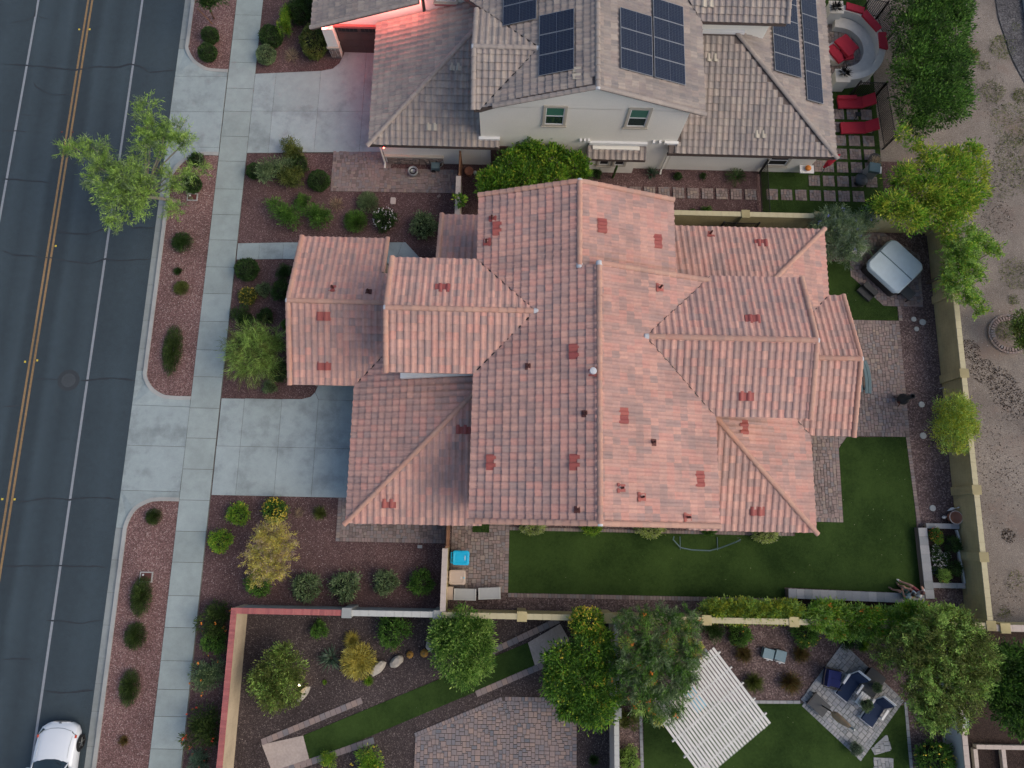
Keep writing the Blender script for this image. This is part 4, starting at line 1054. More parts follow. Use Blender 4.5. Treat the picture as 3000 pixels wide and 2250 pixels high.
# ---- grey-roofed neighbour
nbr = empty('house', (4, 24, G), 'cream stucco house with grey brown tile roof and rooftop solar panels', 'house')
nroof = tile_roof(nbr, NBR, MT['ntile'], MT['nfascia'], focus=(4.0, 20.0))
wn_ = MB()
wn_.prism([(-1.6, 19.43), (8.43, 19.43), (8.43, 24.5), (12.6, 24.5), (12.6, 33), (-4.6, 33), (-4.6, 26.06), (-1.6, 26.06)], .05, 5.62)
wn_.prism([(-6.85, 19.42), (-1.61, 19.42), (-1.61, 26.05), (-6.85, 26.05)], .05, 2.5)
wn_.prism([(8.44, 19.42), (16.2, 19.42), (16.2, 33), (12.61, 33), (12.61, 24.49), (8.44, 24.49)], .05, 2.5)
wn_.prism([(-10.3, 26.16), (-4.61, 26.16), (-4.61, 33), (-10.3, 33)], .05, 2.45)
wn_.prism([(-4.6, 26.06), (-1.6, 26.06), (-1.6, 33), (-4.6, 33)], 5.6, 6.4)
wn_.build('wall', MT['nstucco'], nbr)
GW = [MT['nstucco'], nbr]
wedge((-1.6, 19.43, 5.6), (8.43, 19.43, 5.6), (3.76, 19.43, 7.5), (0, .2, 0)); wedge((-1.6, 19.5, 5.6), (-1.6, 24.2, 5.6), (-1.6, 21.75, 6.5), (.2, 0, 0)); wedge((-10.3, 26.16, 2.46), (-4.8, 26.16, 2.46), (-4.8, 26.16, 4.55), (0, .2, 0))
pm = MB(); pm.prism([(4.17, 19.14), (6.6, 19.14), (6.6, 19.425), (4.17, 19.425)], .05, 2.55); pm.build('bay_wall', MT['nstucco'], nbr)
PB = [((0, 1), 18.72, 2.25, [[(3.92, 18.72), (6.95, 18.72), (6.95, 19.42), (3.92, 19.42)]])]
awn = tile_roof(nbr, PB, MT['ntile'], MT['nfascia'], limit=20, focus=(5, 19)); awn.name = 'awning_roof'
MB().box(3.98, 19.30, 2.62, 6.95, 19.43, 2.82).build('flashing_board', MT['white'], nbr)
for x in (3.45, 3.66, 3.85, 7.18, 7.5, 7.78): MB().box(x, 19.28, 2.86, x+.12, 19.428, 3.02).build('corbel', MT['white'], nbr)
MB().box(-1.7, 19.28, 2.84, -.62, 19.428, 2.98).build('flashing_board', MT['white'], nbr); MB().box(7.85, 19.28, 2.84, 8.5, 19.428, 2.98).build('flashing_board', MT['white'], nbr)
MB().box(8.44, 24.36, 4.68, 11.5, 24.495, 4.86).build('flashing_board', MT['white'], nbr)
for x in (2.03, 6.05): window(nbr, face(x, 19.425, 4.3, R(180)), 0.9, 1.42, MT['trim'], MT['pane'], MT['shade'])
for x in (4.93, 5.75): window(nbr, face(x, 19.135, 1.0, R(180)), .5, 1.1, MT['trim'], MT['dark'], sill=(x < 5))
window(nbr, face(-3.5, 26.055, 4.45, R(180)), 1.0, 1.3, MT['trim'], MT['pane'], MT['shade'])
window(nbr, face(14.25, 19.415, .9, R(180)), 1.0, 1.0, MT['trim'], MT['dark'])
bs = MB().box(-4.1, 25.95, 4.18, -2.9, 26.055, 4.3).build('window_sill', MT['brick'], nbr)
garage_door(nbr, face(-8.4, 26.15, .13, R(180)), 2.5, 2.1, MT['door'])
MB().box(-9.75, 26.02, 2.24, -6.9, 26.15, 2.4).build('door_lintel', MT['brick'], nbr)
# stone-clad pier beside the garage door, and the stone wainscot
def stonework(parent, M, w, h, seed, d=.05):
    rng = random.Random(seed); z = 0.0
    while z < h-.05:
        rh = min(rng.uniform(.12, .2), h-z); x = 0.0
        while x < w-.05:
            rw = min(rng.uniform(.18, .42), w-x)
            dd = d*rng.uniform(.6, 1.3); mb = MB(); j = .012
            mb.add([M @ Vector(p) for p in ((x+j, 0, z+j), (x+rw-j, 0, z+j), (x+rw-j, 0, z+rh-j), (x+j, 0, z+rh-j), (x+j*2.5, dd, z+j*2.5), (x+rw-j*2.5, dd*.9, z+j*2), (x+rw-j*2, dd, z+rh-j*2.5), (x+j*2, dd*.85, z+rh-j*2))],
                   [(4, 7, 6, 5), (0, 4, 5, 1), (1, 5, 6, 2), (2, 6, 7, 3), (3, 7, 4, 0)])
            mb.build('stone', MT['stone'], parent); x += rw
        z += rh
pier = MB().box(-10.3, 25.78, .05, -9.72, 26.155, 2.42).build('pier', MT['nstucco'], nbr)
MB().box(-10.36, 25.70, .92, -9.66, 26.156, 1.02).build('pier_ledge', MT['trim'], nbr)
stonework(pier, face(-9.72, 25.778, .1, R(180)), .58, .82, 5)
ws2 = MB().box(-6.75, 19.36, .05, -3.72, 19.418, .86).build('wainscot', MT['joint'], nbr)
stonework(ws2, face(-3.72, 19.358, .1, R(180)), 3.03, .74, 6)
MB().box(-6.82, 19.28, .86, -3.66, 19.418, .97).build('wainscot_ledge', MT['trim'], nbr)
nc = cap_mesh(MT['ncap'])
NM = NH+.36*5.27
caps(nroof, (3.76, 19.15, NM), (3.76, 31, NM), nc); caps(nroof, (-1.87, 21.75, NH+.36*2.63), (1.1, 21.75, NH+.36*2.63), nc)
hip(nroof, (-7.38, 18.9), (-1.9, 24.38), nc, NL-.02); hip(nroof, (16.73, 18.82), (11.1, 24.45), nc, NL-.02)
rake(nroof, -.9, 19.16, NH+.24, 3.66, 19.16, NM-.03, nc); rake(nroof, 9.06, 19.16, NH, 3.86, 19.16, NM-.03, nc)
rake(nroof, -10.78, 25.62, NL, -4.85, 25.62, NL+.36*5.9, nc); rake(nroof, 13.23, 24.12, NH, 13.23, 32, NH+.36*7.8, nc)
zw2 = NH+.36*2.63
rake(nroof, -1.86, 19.1, NH, -1.86, 21.65, zw2-.03, nc); rake(nroof, -1.86, 24.46, NH, -1.86, 21.85, zw2-.03, nc)
end_plug(nroof, (3.76, 19.1, NM), (0, -1), mo); end_plug(nroof, (-1.93, 21.75, zw2), (-1, 0), mo); end_plug(nroof, (1.2, 21.75, zw2), (1, 0), mo)
vm = MB()
for a, b, dz in (((-1.51, 19.12), (1.13, 21.75), NH), ((-1.51, 24.43), (1.13, 21.75), NH)):
    A = Vector((*a, dz+.055)); B = Vector((*b, dz+SL*abs(b[0]-a[0])+.055)); n = (B-A).cross(Vector((0, 0, 1))).normalized()*.028
    vm = MB(); vm.quad(A-n, B-n, B+n, A+n); vm.build('valley_flashing', MT['bronze'], nroof)
HN = lambda x, y: roof_z(NBR, x, y)
ntp = tile_mesh(pieces('pale_vent_tiles', [(0.40, 0.36, 0.29), (0.46, 0.41, 0.33)]))
for x, y, d in [(-2.89, 22.60, (0, 1)), (-4.06, 19.85, (0, 1)), (9.32, 24.92, (0, 1)), (10.02, 23.29, (0, 1)), (12.71, 19.87, (0, 1)), (2.87, 20.03, (1, 0))]:
    dd = Vector((d[0], d[1], 0)); u = Vector((dd.y, -dd.x, 0)); ys = Vector((dd.x*CT, dd.y*CT, SL*CT)); nz = u.cross(ys)
    for s in (-1, 0):
        o = Vector((x, y, 0))+u*(TW*1.1*s)-dd*.17; o.z = HN(x, y)-SL*.17+.03
        place('roof_vent', ntp, nroof, frame(o, u, ys, nz) @ Matrix.Diagonal((.92, 1.0, 1.15, 1)))
gutter_run(nbr, (-.62, 18.95, 2.62), (-7.35, 18.95, 2.62), MT['nfascia']); gutter_run(nbr, (16.7, 18.87, 2.62), (8.0, 18.87, 2.62), MT['nfascia']); gutter_run(nbr, (-7.32, 18.98, 2.62), (-7.32, 26.0, 2.62), MT['nfascia'])
for x, y0 in ((-6.9, 19.36), (8.2, 19.38)):
    MB().tube([(x, y0-.35, 2.5), (x, y0-.08, 2.3), (x, y0-.08, .3), (x-.03, y0-.3, .14)], .05, 6).build('downspout', MT['nstucco'], nbr)
MB().box(-1.12, 19.36, .1, -.2, 19.42, 2.1).build('side_door', MT['door'], nbr)
# red eave lights along the garage
def led(x, y, z, p):
    o = MB().lathe([(.001, z-.05), (.035, z-.045), (.04, z), (.03, z+.03)], x, y, 8).build('eave_light', MT['led'], nbr)
    l = bpy.data.lights.new('eave_glow', 'POINT'); l.energy = p; l.color = (1.0, 0.24, 0.22); l.shadow_soft_size = .05
    lo = bpy.data.objects.new('eave_glow', l); C.objects.link(lo); lo.location = (x, y, z-.09); lo.parent = o; lo.matrix_parent_inverse = inv_of(o)
for k in range(9):
    x = -10.2+k*.64; led(x, 25.92, NL+.36*(x+10.75)-.30, 12 if k < 5 else 24)
for y in (19.4, 20.8, 22.2, 23.6, 25.0): led(-7.05, y, 2.42, 3.5)
led(-6.6, 18.98, 2.42, 6)

# ================================================================ WALLS, FENCES, GATES
_cb = {}
def capblock(w, l, h, mat):
    k = (w, round(l, 3), h, mat.name)
    if k not in _cb: _cb[k] = MB().box(.004, -w/2, 0, l-.004, w/2, h).mesh('cap_block', mat)
    return _cb[k]
def wall_run(name, label, segs, pil=(), cat='wall'):
    """segs: (a, b, height, thickness, body material, cap material, cap width, cap length); pil: (x, y, size, height, material, cap material)"""
    a0 = segs[0][0]
    root = empty(name, (a0[0], a0[1], .05), label, cat)
    for a, b, h, th, bm_, cm_, cw, cl in segs:
        d = Vector((b[0]-a[0], b[1]-a[1])); L = d.length; ang = math.atan2(d.y, d.x)
        M = T(a[0], a[1], 0, ang)
        MB().box(0, -th/2, .03, L, th/2, h, M=M).build('wall_body', bm_, root)
        n = max(1, round(L/cl)); s = L/n
        me = capblock(cw, s, .07, cm_)
        for k in range(n):
            place('cap_block' if cm_ is not MT['brick'] else 'brick', me, root, M @ Matrix.Translation((s*k, 0, h+.001)))
    for x, y, s, h, bm_, cm_ in pil:
        o = MB().box(x-s/2, y-s/2, .02, x+s/2, y+s/2, h).build('pilaster', bm_, root)
        MB().box(x-s/2-.015, y-s/2-.015, h+.001, x+s/2+.015, y+s/2+.015, h+.06).build('pilaster_cap', bm_, o)
    return root
Y_, YC = MT['yellow_block'], MT['yellow_cap']
EW = 22.72
wall_run('block_wall', 'long ochre block wall between the back yard and the desert lot', [((EW, -4.1), (EW, 16.1), 1.68, .2, Y_, YC, .26, .42)],
         [(EW, y, .42, 1.74, Y_, YC) for y in (-4.1, -1.0, 2.15, 7.9, 12.2, 16.1)])
wall_run('block_wall', 'ochre block wall behind the turf, seen above the east wing roof', [((8.0, 16.1), (22.6, 16.1), 1.68, .2, Y_, YC, .26, .42)], [(12.2, 16.1, .4, 1.74, Y_, YC), (16.0, 16.1, .4, 1.74, Y_, YC)])
GB, GC = MT['grey_block'], MT['grey_cap']
wall_run('garden_wall', 'ochre yard wall along the pebble strip south of the turf', [((-2.75, -4.1), (22.6, -4.1), 1.68, .2, Y_, YC, .26, .42)],
         [(x, -4.1, .42, 1.72, Y_, YC) for x in (0.95, 4.95, 9.5, 13.55, 17.8)])
wall_run('garden_wall', 'grey rendered wall with part brick coping beside the front gravel', [((-12.28, -4.1), (-7.35, -4.1), 1.6, .2, GB, MT['brick'], .26, .105), ((-6.95, -4.1), (-2.95, -4.1), 1.6, .2, GB, GC, .26, .42)],
         [(-7.15, -4.1, .42, 1.66, GB, GC), (-2.95, -4.1, .36, 1.66, GB, GC)])
wall_run('garden_wall', 'tan block wall with red brick coping by the sidewalk', [((-12.36, -40), (-12.36, -3.98), 1.6, .2, MT['tan_block'], MT['brick'], .26, .105)])
wall_run('garden_wall', 'grey wall with pale coping between the two southern yards', [((5.3, -40), (5.3, -8.3), 1.6, .2, MT['pink_cap'], GC, .22, .42), ((5.3, -8.1), (5.3, -4.22), 1.6, .2, GB, GC, .22, .42)], [(5.3, -8.2, .4, 1.66, GB, GC)])
wall_run('garden_wall', 'pale grey wall at the far side of the turf with the white pergola', [((21.05, -40), (21.05, -4.25), 1.6, .2, MT['plaster'], MT['pink_cap'], .24, .42)], [(21.05, -8.3, .42, 1.66, MT['plaster'], MT['pink_cap'])])
wall_run('garden_wall', 'pale coped wall running off past the desert lot corner', [((22.95, -4.2), (60, -4.2), 1.6, .2, Y_, MT['pink_cap'], .3, .42)], [(23.4, -4.2, .42, 1.7, Y_, YC)])
wall_run('yard_wall', 'short ochre wall beside the trash bins', [((-2.72, -3.95), (-2.72, -1.1), 1.68, .2, Y_, MT['pink_cap'], .26, .42)])
wall_run('yard_wall', 'short pale wall by the side gate of the grey roofed house', [((-2.75, 15.4), (-2.75, 17.9), 1.62, .2, MT['stucco'], MT['pink_cap'], .26, .6)], [(-2.75, 15.45, .42, 1.7, MT['stucco'], MT['pink_cap'])])
def plank_gate(name, label, x, y0, y1, h, mat):
    r = empty(name, (x, y0, G), label, 'gate')
    n = max(2, round((y1-y0)/.14)); s = (y1-y0)/n
    for k in range(n): MB().box(x-.02, y0+k*s+.004, .14, x+.02, y0+(k+1)*s-.004, h).build('plank', mat, r)
    for z in (.3, h-.2): MB().box(x-.055, y0, z, x-.021, y1, z+.1).build('rail', mat, r)
    for y in (y0-.05, y1+.05): MB().box(x-.05, y-.045, .03, x+.05, y+.045, h+.06).build('gate_post', mat, r)
plank_gate('side_gate', 'tan wooden side gate between garage wall and trash bin wall', -2.66, -.98, .32, 1.75, MT['wood'])
plank_gate('side_gate', 'brown wooden gate against the cream house wall', -2.72, 17.98, 19.2, 1.7, MT['wood'])
def iron_fence(label, pts, h=1.35, step=.11):
    r = empty('iron_fence', (*pts[0], G), label, 'fence')
    for a, b in zip(pts, pts[1:]):
        A = Vector(a); B = Vector(b); L = (B-A).length; n = max(2, round(L/step))
        for z in (.2, h-.05): MB().tube([(*A, z+G), (*B, z+G)], .02, 4).build('rail', MT['black'], r)
        for p in (A, B): MB().box(p.x-.035, p.y-.035, G-.02, p.x+.035, p.y+.035, h+G+.08).build('post', MT['black'], r)
        for k in range(1, n):
            p = A+(B-A)*k/n
            MB().box(p.x-.014, p.y-.014, G+.12, p.x+.014, p.y+.014, h+G).build('picket', MT['black'], r)
iron_fence('black iron fence panel at the end of the gravel side path', [(13.62, 16.3), (13.62, 19.3)])
iron_fence('black iron fence round the red lounger patio', [(18.95, 24.15), (20.4, 24.15), (20.62, 20.95)])
iron_fence('black iron fence curving behind the round bench', [(19.9, 29.4), (20.9, 29.2), (21.2, 27.5)])
iron_fence('black iron gate panel against the ochre wall by the east wing', [(11.15, 15.75), (13.0, 15.75)])
def low_wall(name, label, path, w, h, body, top, z0=.05, cl=.4, cat='bench wall'):
    r = empty(name, (*path[0], z0), label, cat)
    for a, b in zip(path, path[1:]):
        A = Vector(a); B = Vector(b); d = B-A; L = d.length; M = T(a[0], a[1], 0, math.atan2(d.y, d.x))
        MB().box(0, -w/2+.02, z0, L, w/2-.02, h, M=M).build('wall_body', body, r)
        n = max(1, round(L/cl)); s = L/n; me = capblock(w+.03, s, .05, top)
        for k in range(n): place('cap_block', me, r, M @ Matrix.Translation((s*k, 0, h+.001)))
    return r
GP = MT['grey_plastic']
low_wall('seat_wall', 'low paver seat wall along the hedge with two people sitting at its end', [(13.85, -2.93), (20.45, -3.06)], .42, .48, MT['stone'], MT['paver_grey'])
low_wall('seat_wall', 'low paver seat wall between the turf and the flower planter', [(20.72, -3.05), (20.66, .32)], .40, .48, MT['stone'], MT['paver_grey'])
low_wall('planter_edge', 'paver edge across the north end of the flower planter', [(20.9, .42), (22.55, .42)], .22, .40, MT['stone'], MT['paver_grey'], cat='planter')
low_wall('planter_edge', 'paver edge across the south end of the flower planter', [(20.95, -2.42), (22.55, -2.42)], .22, .40, MT['stone'], MT['paver_grey'], cat='planter')
mbp = MB(); ribbon(mbp, arc([(22.42, .25), (22.5, -.2), (22.42, -.9), (22.5, -1.6), (22.55, -2.3)]), .1, .05, .42)
tag(mbp.build('planter_edge', MT['plaster']), 'wavy pale edge of the flower planter along the ochre wall', 'planter')
sheet('soil', rect(20.8, -2.4, 22.55, .4), .30, MT['mulch']); sheet('soil', rect(13.95, -4.0, 20.7, -3.15), .30, MT['mulch'])
low_wall('planter_edge', 'wooden raised bed frame in the far south east corner', [(22.35, -9.7), (25.2, -9.7)], .16, .32, MT['stucco'], MT['pink_cap'], cat='planter')
for x in (22.3, 23.62, 25.2): low_wall('planter_edge', {22.3: 'left long side of the wooden raised bed frame', 23.62: 'middle divider of the wooden raised bed frame', 25.2: 'far side board of the wooden raised bed frame'}[x], [(x, -12.5), (x, -9.8)], .16, .30, MT['stucco'], MT['pink_cap'], cat='planter')

# ================================================================ STREET THINGS
mh = empty('manhole_cover', (-22.5, 6.87, 0), 'round iron manhole cover in the near traffic lane', 'manhole cover')
MB().lathe([(.56, .004), (.56, .010), (.36, .010)], -22.5, 6.87, 32).build('patch_ring', plain('asphalt_patch', (.036, .044, .05), .85, .2, 20), mh)
mm = MB(); mm.lathe([(.36, .0105), (.34, .014), (.30, .012), (.26, .016), (.18, .013), (.10, .017), (.001, .015)], -22.5, 6.87, 28); mm.build('cover', plain('worn_iron', (.05, .058, .062), .6, .2, 20), mh)
for i, (x, y, l) in enumerate(((-24.79, 27.23, 'left stud of the uppermost reflector pair on the double yellow line'), (-24.2, 27.25, 'right stud of the uppermost reflector pair on the double yellow line'), (-24.85, 20.81, 'left stud of the dull reflector pair just above the leaning tree'), (-24.26, 20.82, 'right stud of the dull reflector pair just above the leaning tree'),
        (-24.22, 14.15, 'single yellow reflector stud right of the yellow line below the leaning tree'), (-24.87, 7.79, 'left yellow reflector stud of the pair nearest the manhole'), (-24.26, 7.88, 'right yellow reflector stud of the pair nearest the manhole'), (-24.92, .79, 'left yellow reflector stud of the lowest pair at the picture edge'), (-24.31, .79, 'right yellow reflector stud of the lowest pair at the picture edge'))):
    d = MB(); d.add([(x-.05, y-.05, .003), (x+.05, y-.05, .003), (x+.05, y+.05, .003), (x-.05, y+.05, .003), (x-.035, y-.02, .022), (x+.035, y-.02, .022), (x+.035, y+.02, .022), (x-.035, y+.02, .022)],
                [(4, 5, 6, 7), (0, 1, 5, 4), (1, 2, 6, 5), (2, 3, 7, 6), (3, 0, 4, 7)])
    tag(d.build('road_reflector', FL['yellow'] if i != 2 and i != 3 else MT['rust']), l, 'reflector', 'reflector studs on the road centre line')
def utility(x, y, w, h, label):
    r = empty('utility_box', (x, y, G), label, 'utility box', rz=.02)
    fr = MB()
    for a in ((-w/2, -h/2, w/2, -h/2+.05), (-w/2, h/2-.05, w/2, h/2), (-w/2, -h/2+.05, -w/2+.05, h/2-.05), (w/2-.05, -h/2+.05, w/2, h/2-.05)):
        MB().box(x+a[0], y+a[1], .06, x+a[2], y+a[3], .15).build('frame', MT['curb'], r)
    MB().box(x-w/2+.05, y-h/2+.05, .06, x+w/2-.05, y+h/2-.05, .135).build('lid', MT['rust'], r)
    MB().lathe([(.05, .135), (.05, .145), (.001, .147)], x-w*.25, y+h*.2, 10).build('lid_plug', MT['white'], r)
utility(*(-17.21, 17.08), .56, .42, 'meter box lid with pale frame under the leaning street tree')
utility(*(-17.30, -2.80), .62, .5, 'pale framed meter box lid against the long low shrub')
# parked car, nose towards the top of the picture
def car(cx, yf, label):
    r = empty('parked_car', (cx, yf-2.3, 0), label, 'car')
    hw = .93
    def ring(y, w, zb, zs, zt, crown):
        # half profile from sill to centreline
        P = [(w*.90, zb), (w*.99, zb+.14), (w, (zb+zs)/2+.04), (w*.985, zs-.05), (w*.93, zs), (w*.55, zt), (0, zt+crown)]
        return [(cx+x, y, z) for x, z in P]+[(cx-x, y, z) for x, z in P[-2::-1]]
    secs = [(yf, .42, .36, .50, .52, .0), (yf-.06, .60, .30, .58, .62, .01), (yf-.20, .80, .24, .66, .71, .015), (yf-.45, .90, .20, .72, .80, .02), (yf-.9, .925, .19, .80, .90, .025), (yf-1.35, .93, .19, .86, .97, .025), (yf-1.6, .93, .19, .88, .99, .02),
            (yf-2.4, .93, .19, .90, .98, .0), (yf-3.4, .93, .19, .92, 1.0, .0), (yf-4.1, .92, .20, .95, 1.03, .01), (yf-4.5, .88, .26, .95, 1.02, .01), (yf-4.66, .80, .34, .85, .92, .0), (yf-4.72, .70, .40, .7, .74, .0)]
    mb = MB(); rs = [ring(*s) for s in secs]; n = len(rs[0])
    for q in rs: mb.v += q
    for i in range(len(rs)-1):
        for k in range(n-1):
            mb.f.append((i*n+k, i*n+k+1, (i+1)*n+k+1, (i+1)*n+k)); mb.m.append(0)
        mb.f.append((i*n, (i+1)*n, (i+1)*n+n-1, i*n+n-1)); mb.m.append(0)
    mb.f.append(tuple(range(n))); mb.m.append(0); mb.f.append(tuple((len(rs)-1)*n+k for k in range(n-1, -1, -1))); mb.m.append(0)
    mb.build('body', MT['carpaint'], r, True)
    # cabin: windscreen, roof, rear glass, side glass
    def cab(y, w, z): return (y, w, z)
    A = [(yf-1.42, .80, .985), (yf-1.95, .68, 1.26), (yf-2.35, .62, 1.42), (yf-3.3, .60, 1.42), (yf-3.75, .66, 1.28), (yf-4.2, .76, 1.04)]
    def strip(i, j, m, name, curve=.10):
        (y0, w0, z0), (y1, w1, z1) = A[i], A[j]
        s = MB(); nn = 8
        for k in range(nn):
            t0, t1 = -1+2*k/nn, -1+2*(k+1)/nn
            def pt(t, y, w, z, c): return (cx+t*w, y-(t*t)*c, z-(t*t)*.03)
            c0 = .22 if i == 0 else 0; c1 = .12 if j <= 2 and i < 2 else 0
            s.quad(pt(t0, y1, w1, z1, c1), pt(t1, y1, w1, z1, c1), pt(t1, y0, w0, z0, c0), pt(t0, y0, w0, z0, c0))
        s.build(name, m, r, True)
    strip(0, 1, MT['glass'], 'windscreen'); strip(1, 2, MT['glass'], 'windscreen_top'); strip(2, 3, MT['carpaint'], 'roof_panel'); strip(3, 4, MT['glass'], 'rear_window'); strip(4, 5, MT['glass'], 'rear_window_base')
    for sgn in (-1, 1):
        s = MB(); lo = [(yf-1.42-.22, .80), (yf-2.3, .90), (yf-3.4, .90), (yf-4.2, .78)]; hi = [(yf-1.95-.12, .68), (yf-2.35, .62), (yf-3.3, .60), (yf-3.75, .66)]
        zl = [.95, .93, .95, 1.01]; zh = [1.23, 1.39, 1.39, 1.25]
        for k in range(3):
            q = [(cx+sgn*lo[k][1], lo[k][0], zl[k]), (cx+sgn*lo[k+1][1], lo[k+1][0], zl[k+1]), (cx+sgn*hi[k+1][1], hi[k+1][0], zh[k+1]), (cx+sgn*hi[k][1], hi[k][0], zh[k])]
            s.quad(*(q if sgn < 0 else q[::-1]))
        s.build('side_window', MT['glass'], r)
        MB().tube([(cx+sgn*.80, yf-1.62, .96), (cx+sgn*.72, yf-1.86, 1.16), (cx+sgn*.64, yf-2.34, 1.40), (cx+sgn*.62, yf-3.3, 1.41), (cx+sgn*.68, yf-3.75, 1.27), (cx+sgn*.78, yf-4.2, 1.03)], .035, 6).build('roof_pillar', MT['carpaint'], r, True)
        MB().box(cx+sgn*.96-.08, yf-1.95, .94, cx+sgn*.96+.08, yf-1.83, 1.06).build('wing_mirror', MT['carpaint'], r)
        h = MB(); h.add([(cx+sgn*.50, yf-.16, .655), (cx+sgn*.72, yf-.22, .665), (cx+sgn*.865, yf-.52, .74), (cx+sgn*.70, yf-.40, .765)], [(0, 1, 2, 3) if sgn > 0 else (3, 2, 1, 0)]); h.build('headlight', MT['glass'], r)
        mk = MB(); mk.box(cx+sgn*.86-.03, yf-.62, .72, cx+sgn*.86+.045, yf-.50, .765); mk.build('side_marker', FL['red'], r)
        for yy in (yf-.92, yf-3.75):
            w = MB(); n = 20; x0, x1 = cx+sgn*.72, cx+sgn*.95
            for k in range(n):
                a0, a1 = 2*math.pi*k/n, 2*math.pi*(k+1)/n
                for (xa, ra, xb, rb) in ((x0, .33, x1-.02*sgn, .335), (x1-.02*sgn, .335, x1, .30), (x1, .30, x1-.01*sgn, .23)):
                    w.quad((xa, yy+ra*math.cos(a0), .335+ra*math.sin(a0)), (xb, yy+rb*math.cos(a0), .335+rb*math.sin(a0)), (xb, yy+rb*math.cos(a1), .335+rb*math.sin(a1)), (xa, yy+ra*math.cos(a1), .335+ra*math.sin(a1)))
            wo = w.build('wheel', MT['tyre'], r)
            h = MB(); h.poly([(x1-.05*sgn, yy+.23*math.cos(2*math.pi*k/n), .335+.23*math.sin(2*math.pi*k/n)) for k in range(n)]); h.build('rim', MT['dark'], wo)
            for k in range(5):
                a = 2*math.pi*k/5; MB().tube([(x1-.02*sgn, yy, .335), (x1-.03*sgn, yy+.22*math.cos(a), .335+.22*math.sin(a))], .028, 5).build('spoke', MT['rim'], wo)
            ar = MB(); pts = [(cx+sgn*.938, yy+.40*math.cos(math.pi*k/12), .335+.40*math.sin(math.pi*k/12)) for k in range(13)]
            ar.poly((pts if sgn > 0 else pts[::-1])+[]); ar.build('wheel_arch', MT['dark'], r)
    for x0 in (-.35, .12): MB().tube([(cx+x0, yf-1.50, 1.005), (cx+x0+.42, yf-1.66, 1.085)], .012, 4).build('wiper', MT['black'], r)
    MB().tube([(cx+.74, yf-.52, .792), (cx+.70, yf-1.0, .888), (cx+.72, yf-1.42, .955)], .008, 4).build('hood_seam', MT['grey_metal'], r)
    MB().tube([(cx-.74, yf-.52, .792), (cx-.70, yf-1.0, .888), (cx-.72, yf-1.42, .955)], .008, 4).build('hood_seam', MT['grey_metal'], r)
    MB().box(cx-.45, yf-.07, .40, cx+.45, yf-.0, .50).build('grille', MT['dark'], r)
    MB().tube([(cx-.62, yf-.33, .742), (cx-.3, yf-.235, .73), (cx, yf-.21, .735), (cx+.3, yf-.235, .73), (cx+.62, yf-.33, .742)], .013, 4).build('hood_edge', MT['grey_metal'], r)
    MB().lathe([(.07, .60), (.065, .615), (.001, .615)], cx, yf-.055, 12).build('emblem', MT['rim'], r)
    return r
car(-20.22, -9.3, 'white sedan parked at the kerb in the lower left corner')

# ================================================================ YARD THINGS
def rbox(w, d, h, r_, seg=4):
    P = []
    for cx, cy, a0 in ((w/2-r_, d/2-r_, 0), (-w/2+r_, d/2-r_, 90), (-w/2+r_, -d/2+r_, 180), (w/2-r_, -d/2+r_, 270)):
        for k in range(seg+1):
            a = R(a0+90*k/seg); P.append((cx+r_*math.cos(a), cy+r_*math.sin(a)))
    return P
def bin_(x, y, m, label):
    r = empty('trash_bin', (x, y, G), label, 'trash bin')
    M = T(x, y, 0)
    b = MB(); lo = rbox(.56, .50, 1, .08); hi = rbox(.72, .62, 1, .08); n = len(lo)
    b.add([M @ Vector((px, py, .16)) for px, py in lo]+[M @ Vector((px, py, 1.0)) for px, py in hi], [(i, (i+1) % n, n+(i+1) % n, n+i) for i in range(n)]+[tuple(range(n-1, -1, -1))]); b.build('body', m, r, True)
    l = MB(); a = rbox(.80, .68, 1, .10); c = rbox(.66, .52, 1, .12)
    l.add([M @ Vector((px, py, 1.0)) for px, py in a]+[M @ Vector((px, py, 1.05)) for px, py in a]+[M @ Vector((px*.97, py*.97, 1.085)) for px, py in a]+[M @ Vector((px-.02, py, 1.10)) for px, py in c]+[M @ Vector((px*.8-.02, py*.8, 1.085)) for px, py in c],
          [(q*n+i, q*n+(i+1) % n, (q+1)*n+(i+1) % n, (q+1)*n+i) for q in range(4) for i in range(n)]+[tuple(range(4*n, 5*n))]); l.build('lid', m, r)
    MB().tube([(x-.47, y-.24, 1.02), (x-.47, y+.24, 1.02)], .022, 6).build('handle', m, r)
    for s in (-.24, 0, .24): MB().tube([(x-.47, y+s, 1.02), (x-.36, y+s, 1.03)], .02, 6).build('handle_bracket', m, r)
    for s in (-.28, .28): MB().tube([(x-.30, y+s-.03, .22), (x-.30, y+s+.03, .22)], .12, 12).build('wheel', MT['tyre'], r)
    return r
def embossed(parent, txt, x, y, z, size, mat, rz):
    cu = bpy.data.curves.new('lettering', 'FONT'); cu.body = txt; cu.size = size; cu.align_x = 'CENTER'; cu.align_y = 'CENTER'; cu.extrude = .002
    o = bpy.data.objects.new('lettering', cu); C.objects.link(o); o.location = (x, y, z); o.rotation_euler = (0, 0, rz)
    dg = bpy.context.evaluated_depsgraph_get(); me = bpy.data.meshes.new_from_object(o.evaluated_get(dg)); bpy.data.objects.remove(o)
    me.materials.clear(); me.materials.append(mat)
    q = link('lettering', me, None); q.matrix_basis = T(x, y, z, rz); q.parent = parent; q.matrix_parent_inverse = inv_of(parent)
b1 = bin_(-2.0, -1.55, MT['blue_bin'], 'bright blue recycling bin nearest the wooden side gate')
b2 = bin_(-2.14, -2.45, MT['tan_bin'], 'tan trash bin between the blue bin and the grey boxes')
MB().box(-1.82, -1.66, 1.092, -1.79, -1.44, 1.103).build('lid_print', MT['white'], b1)
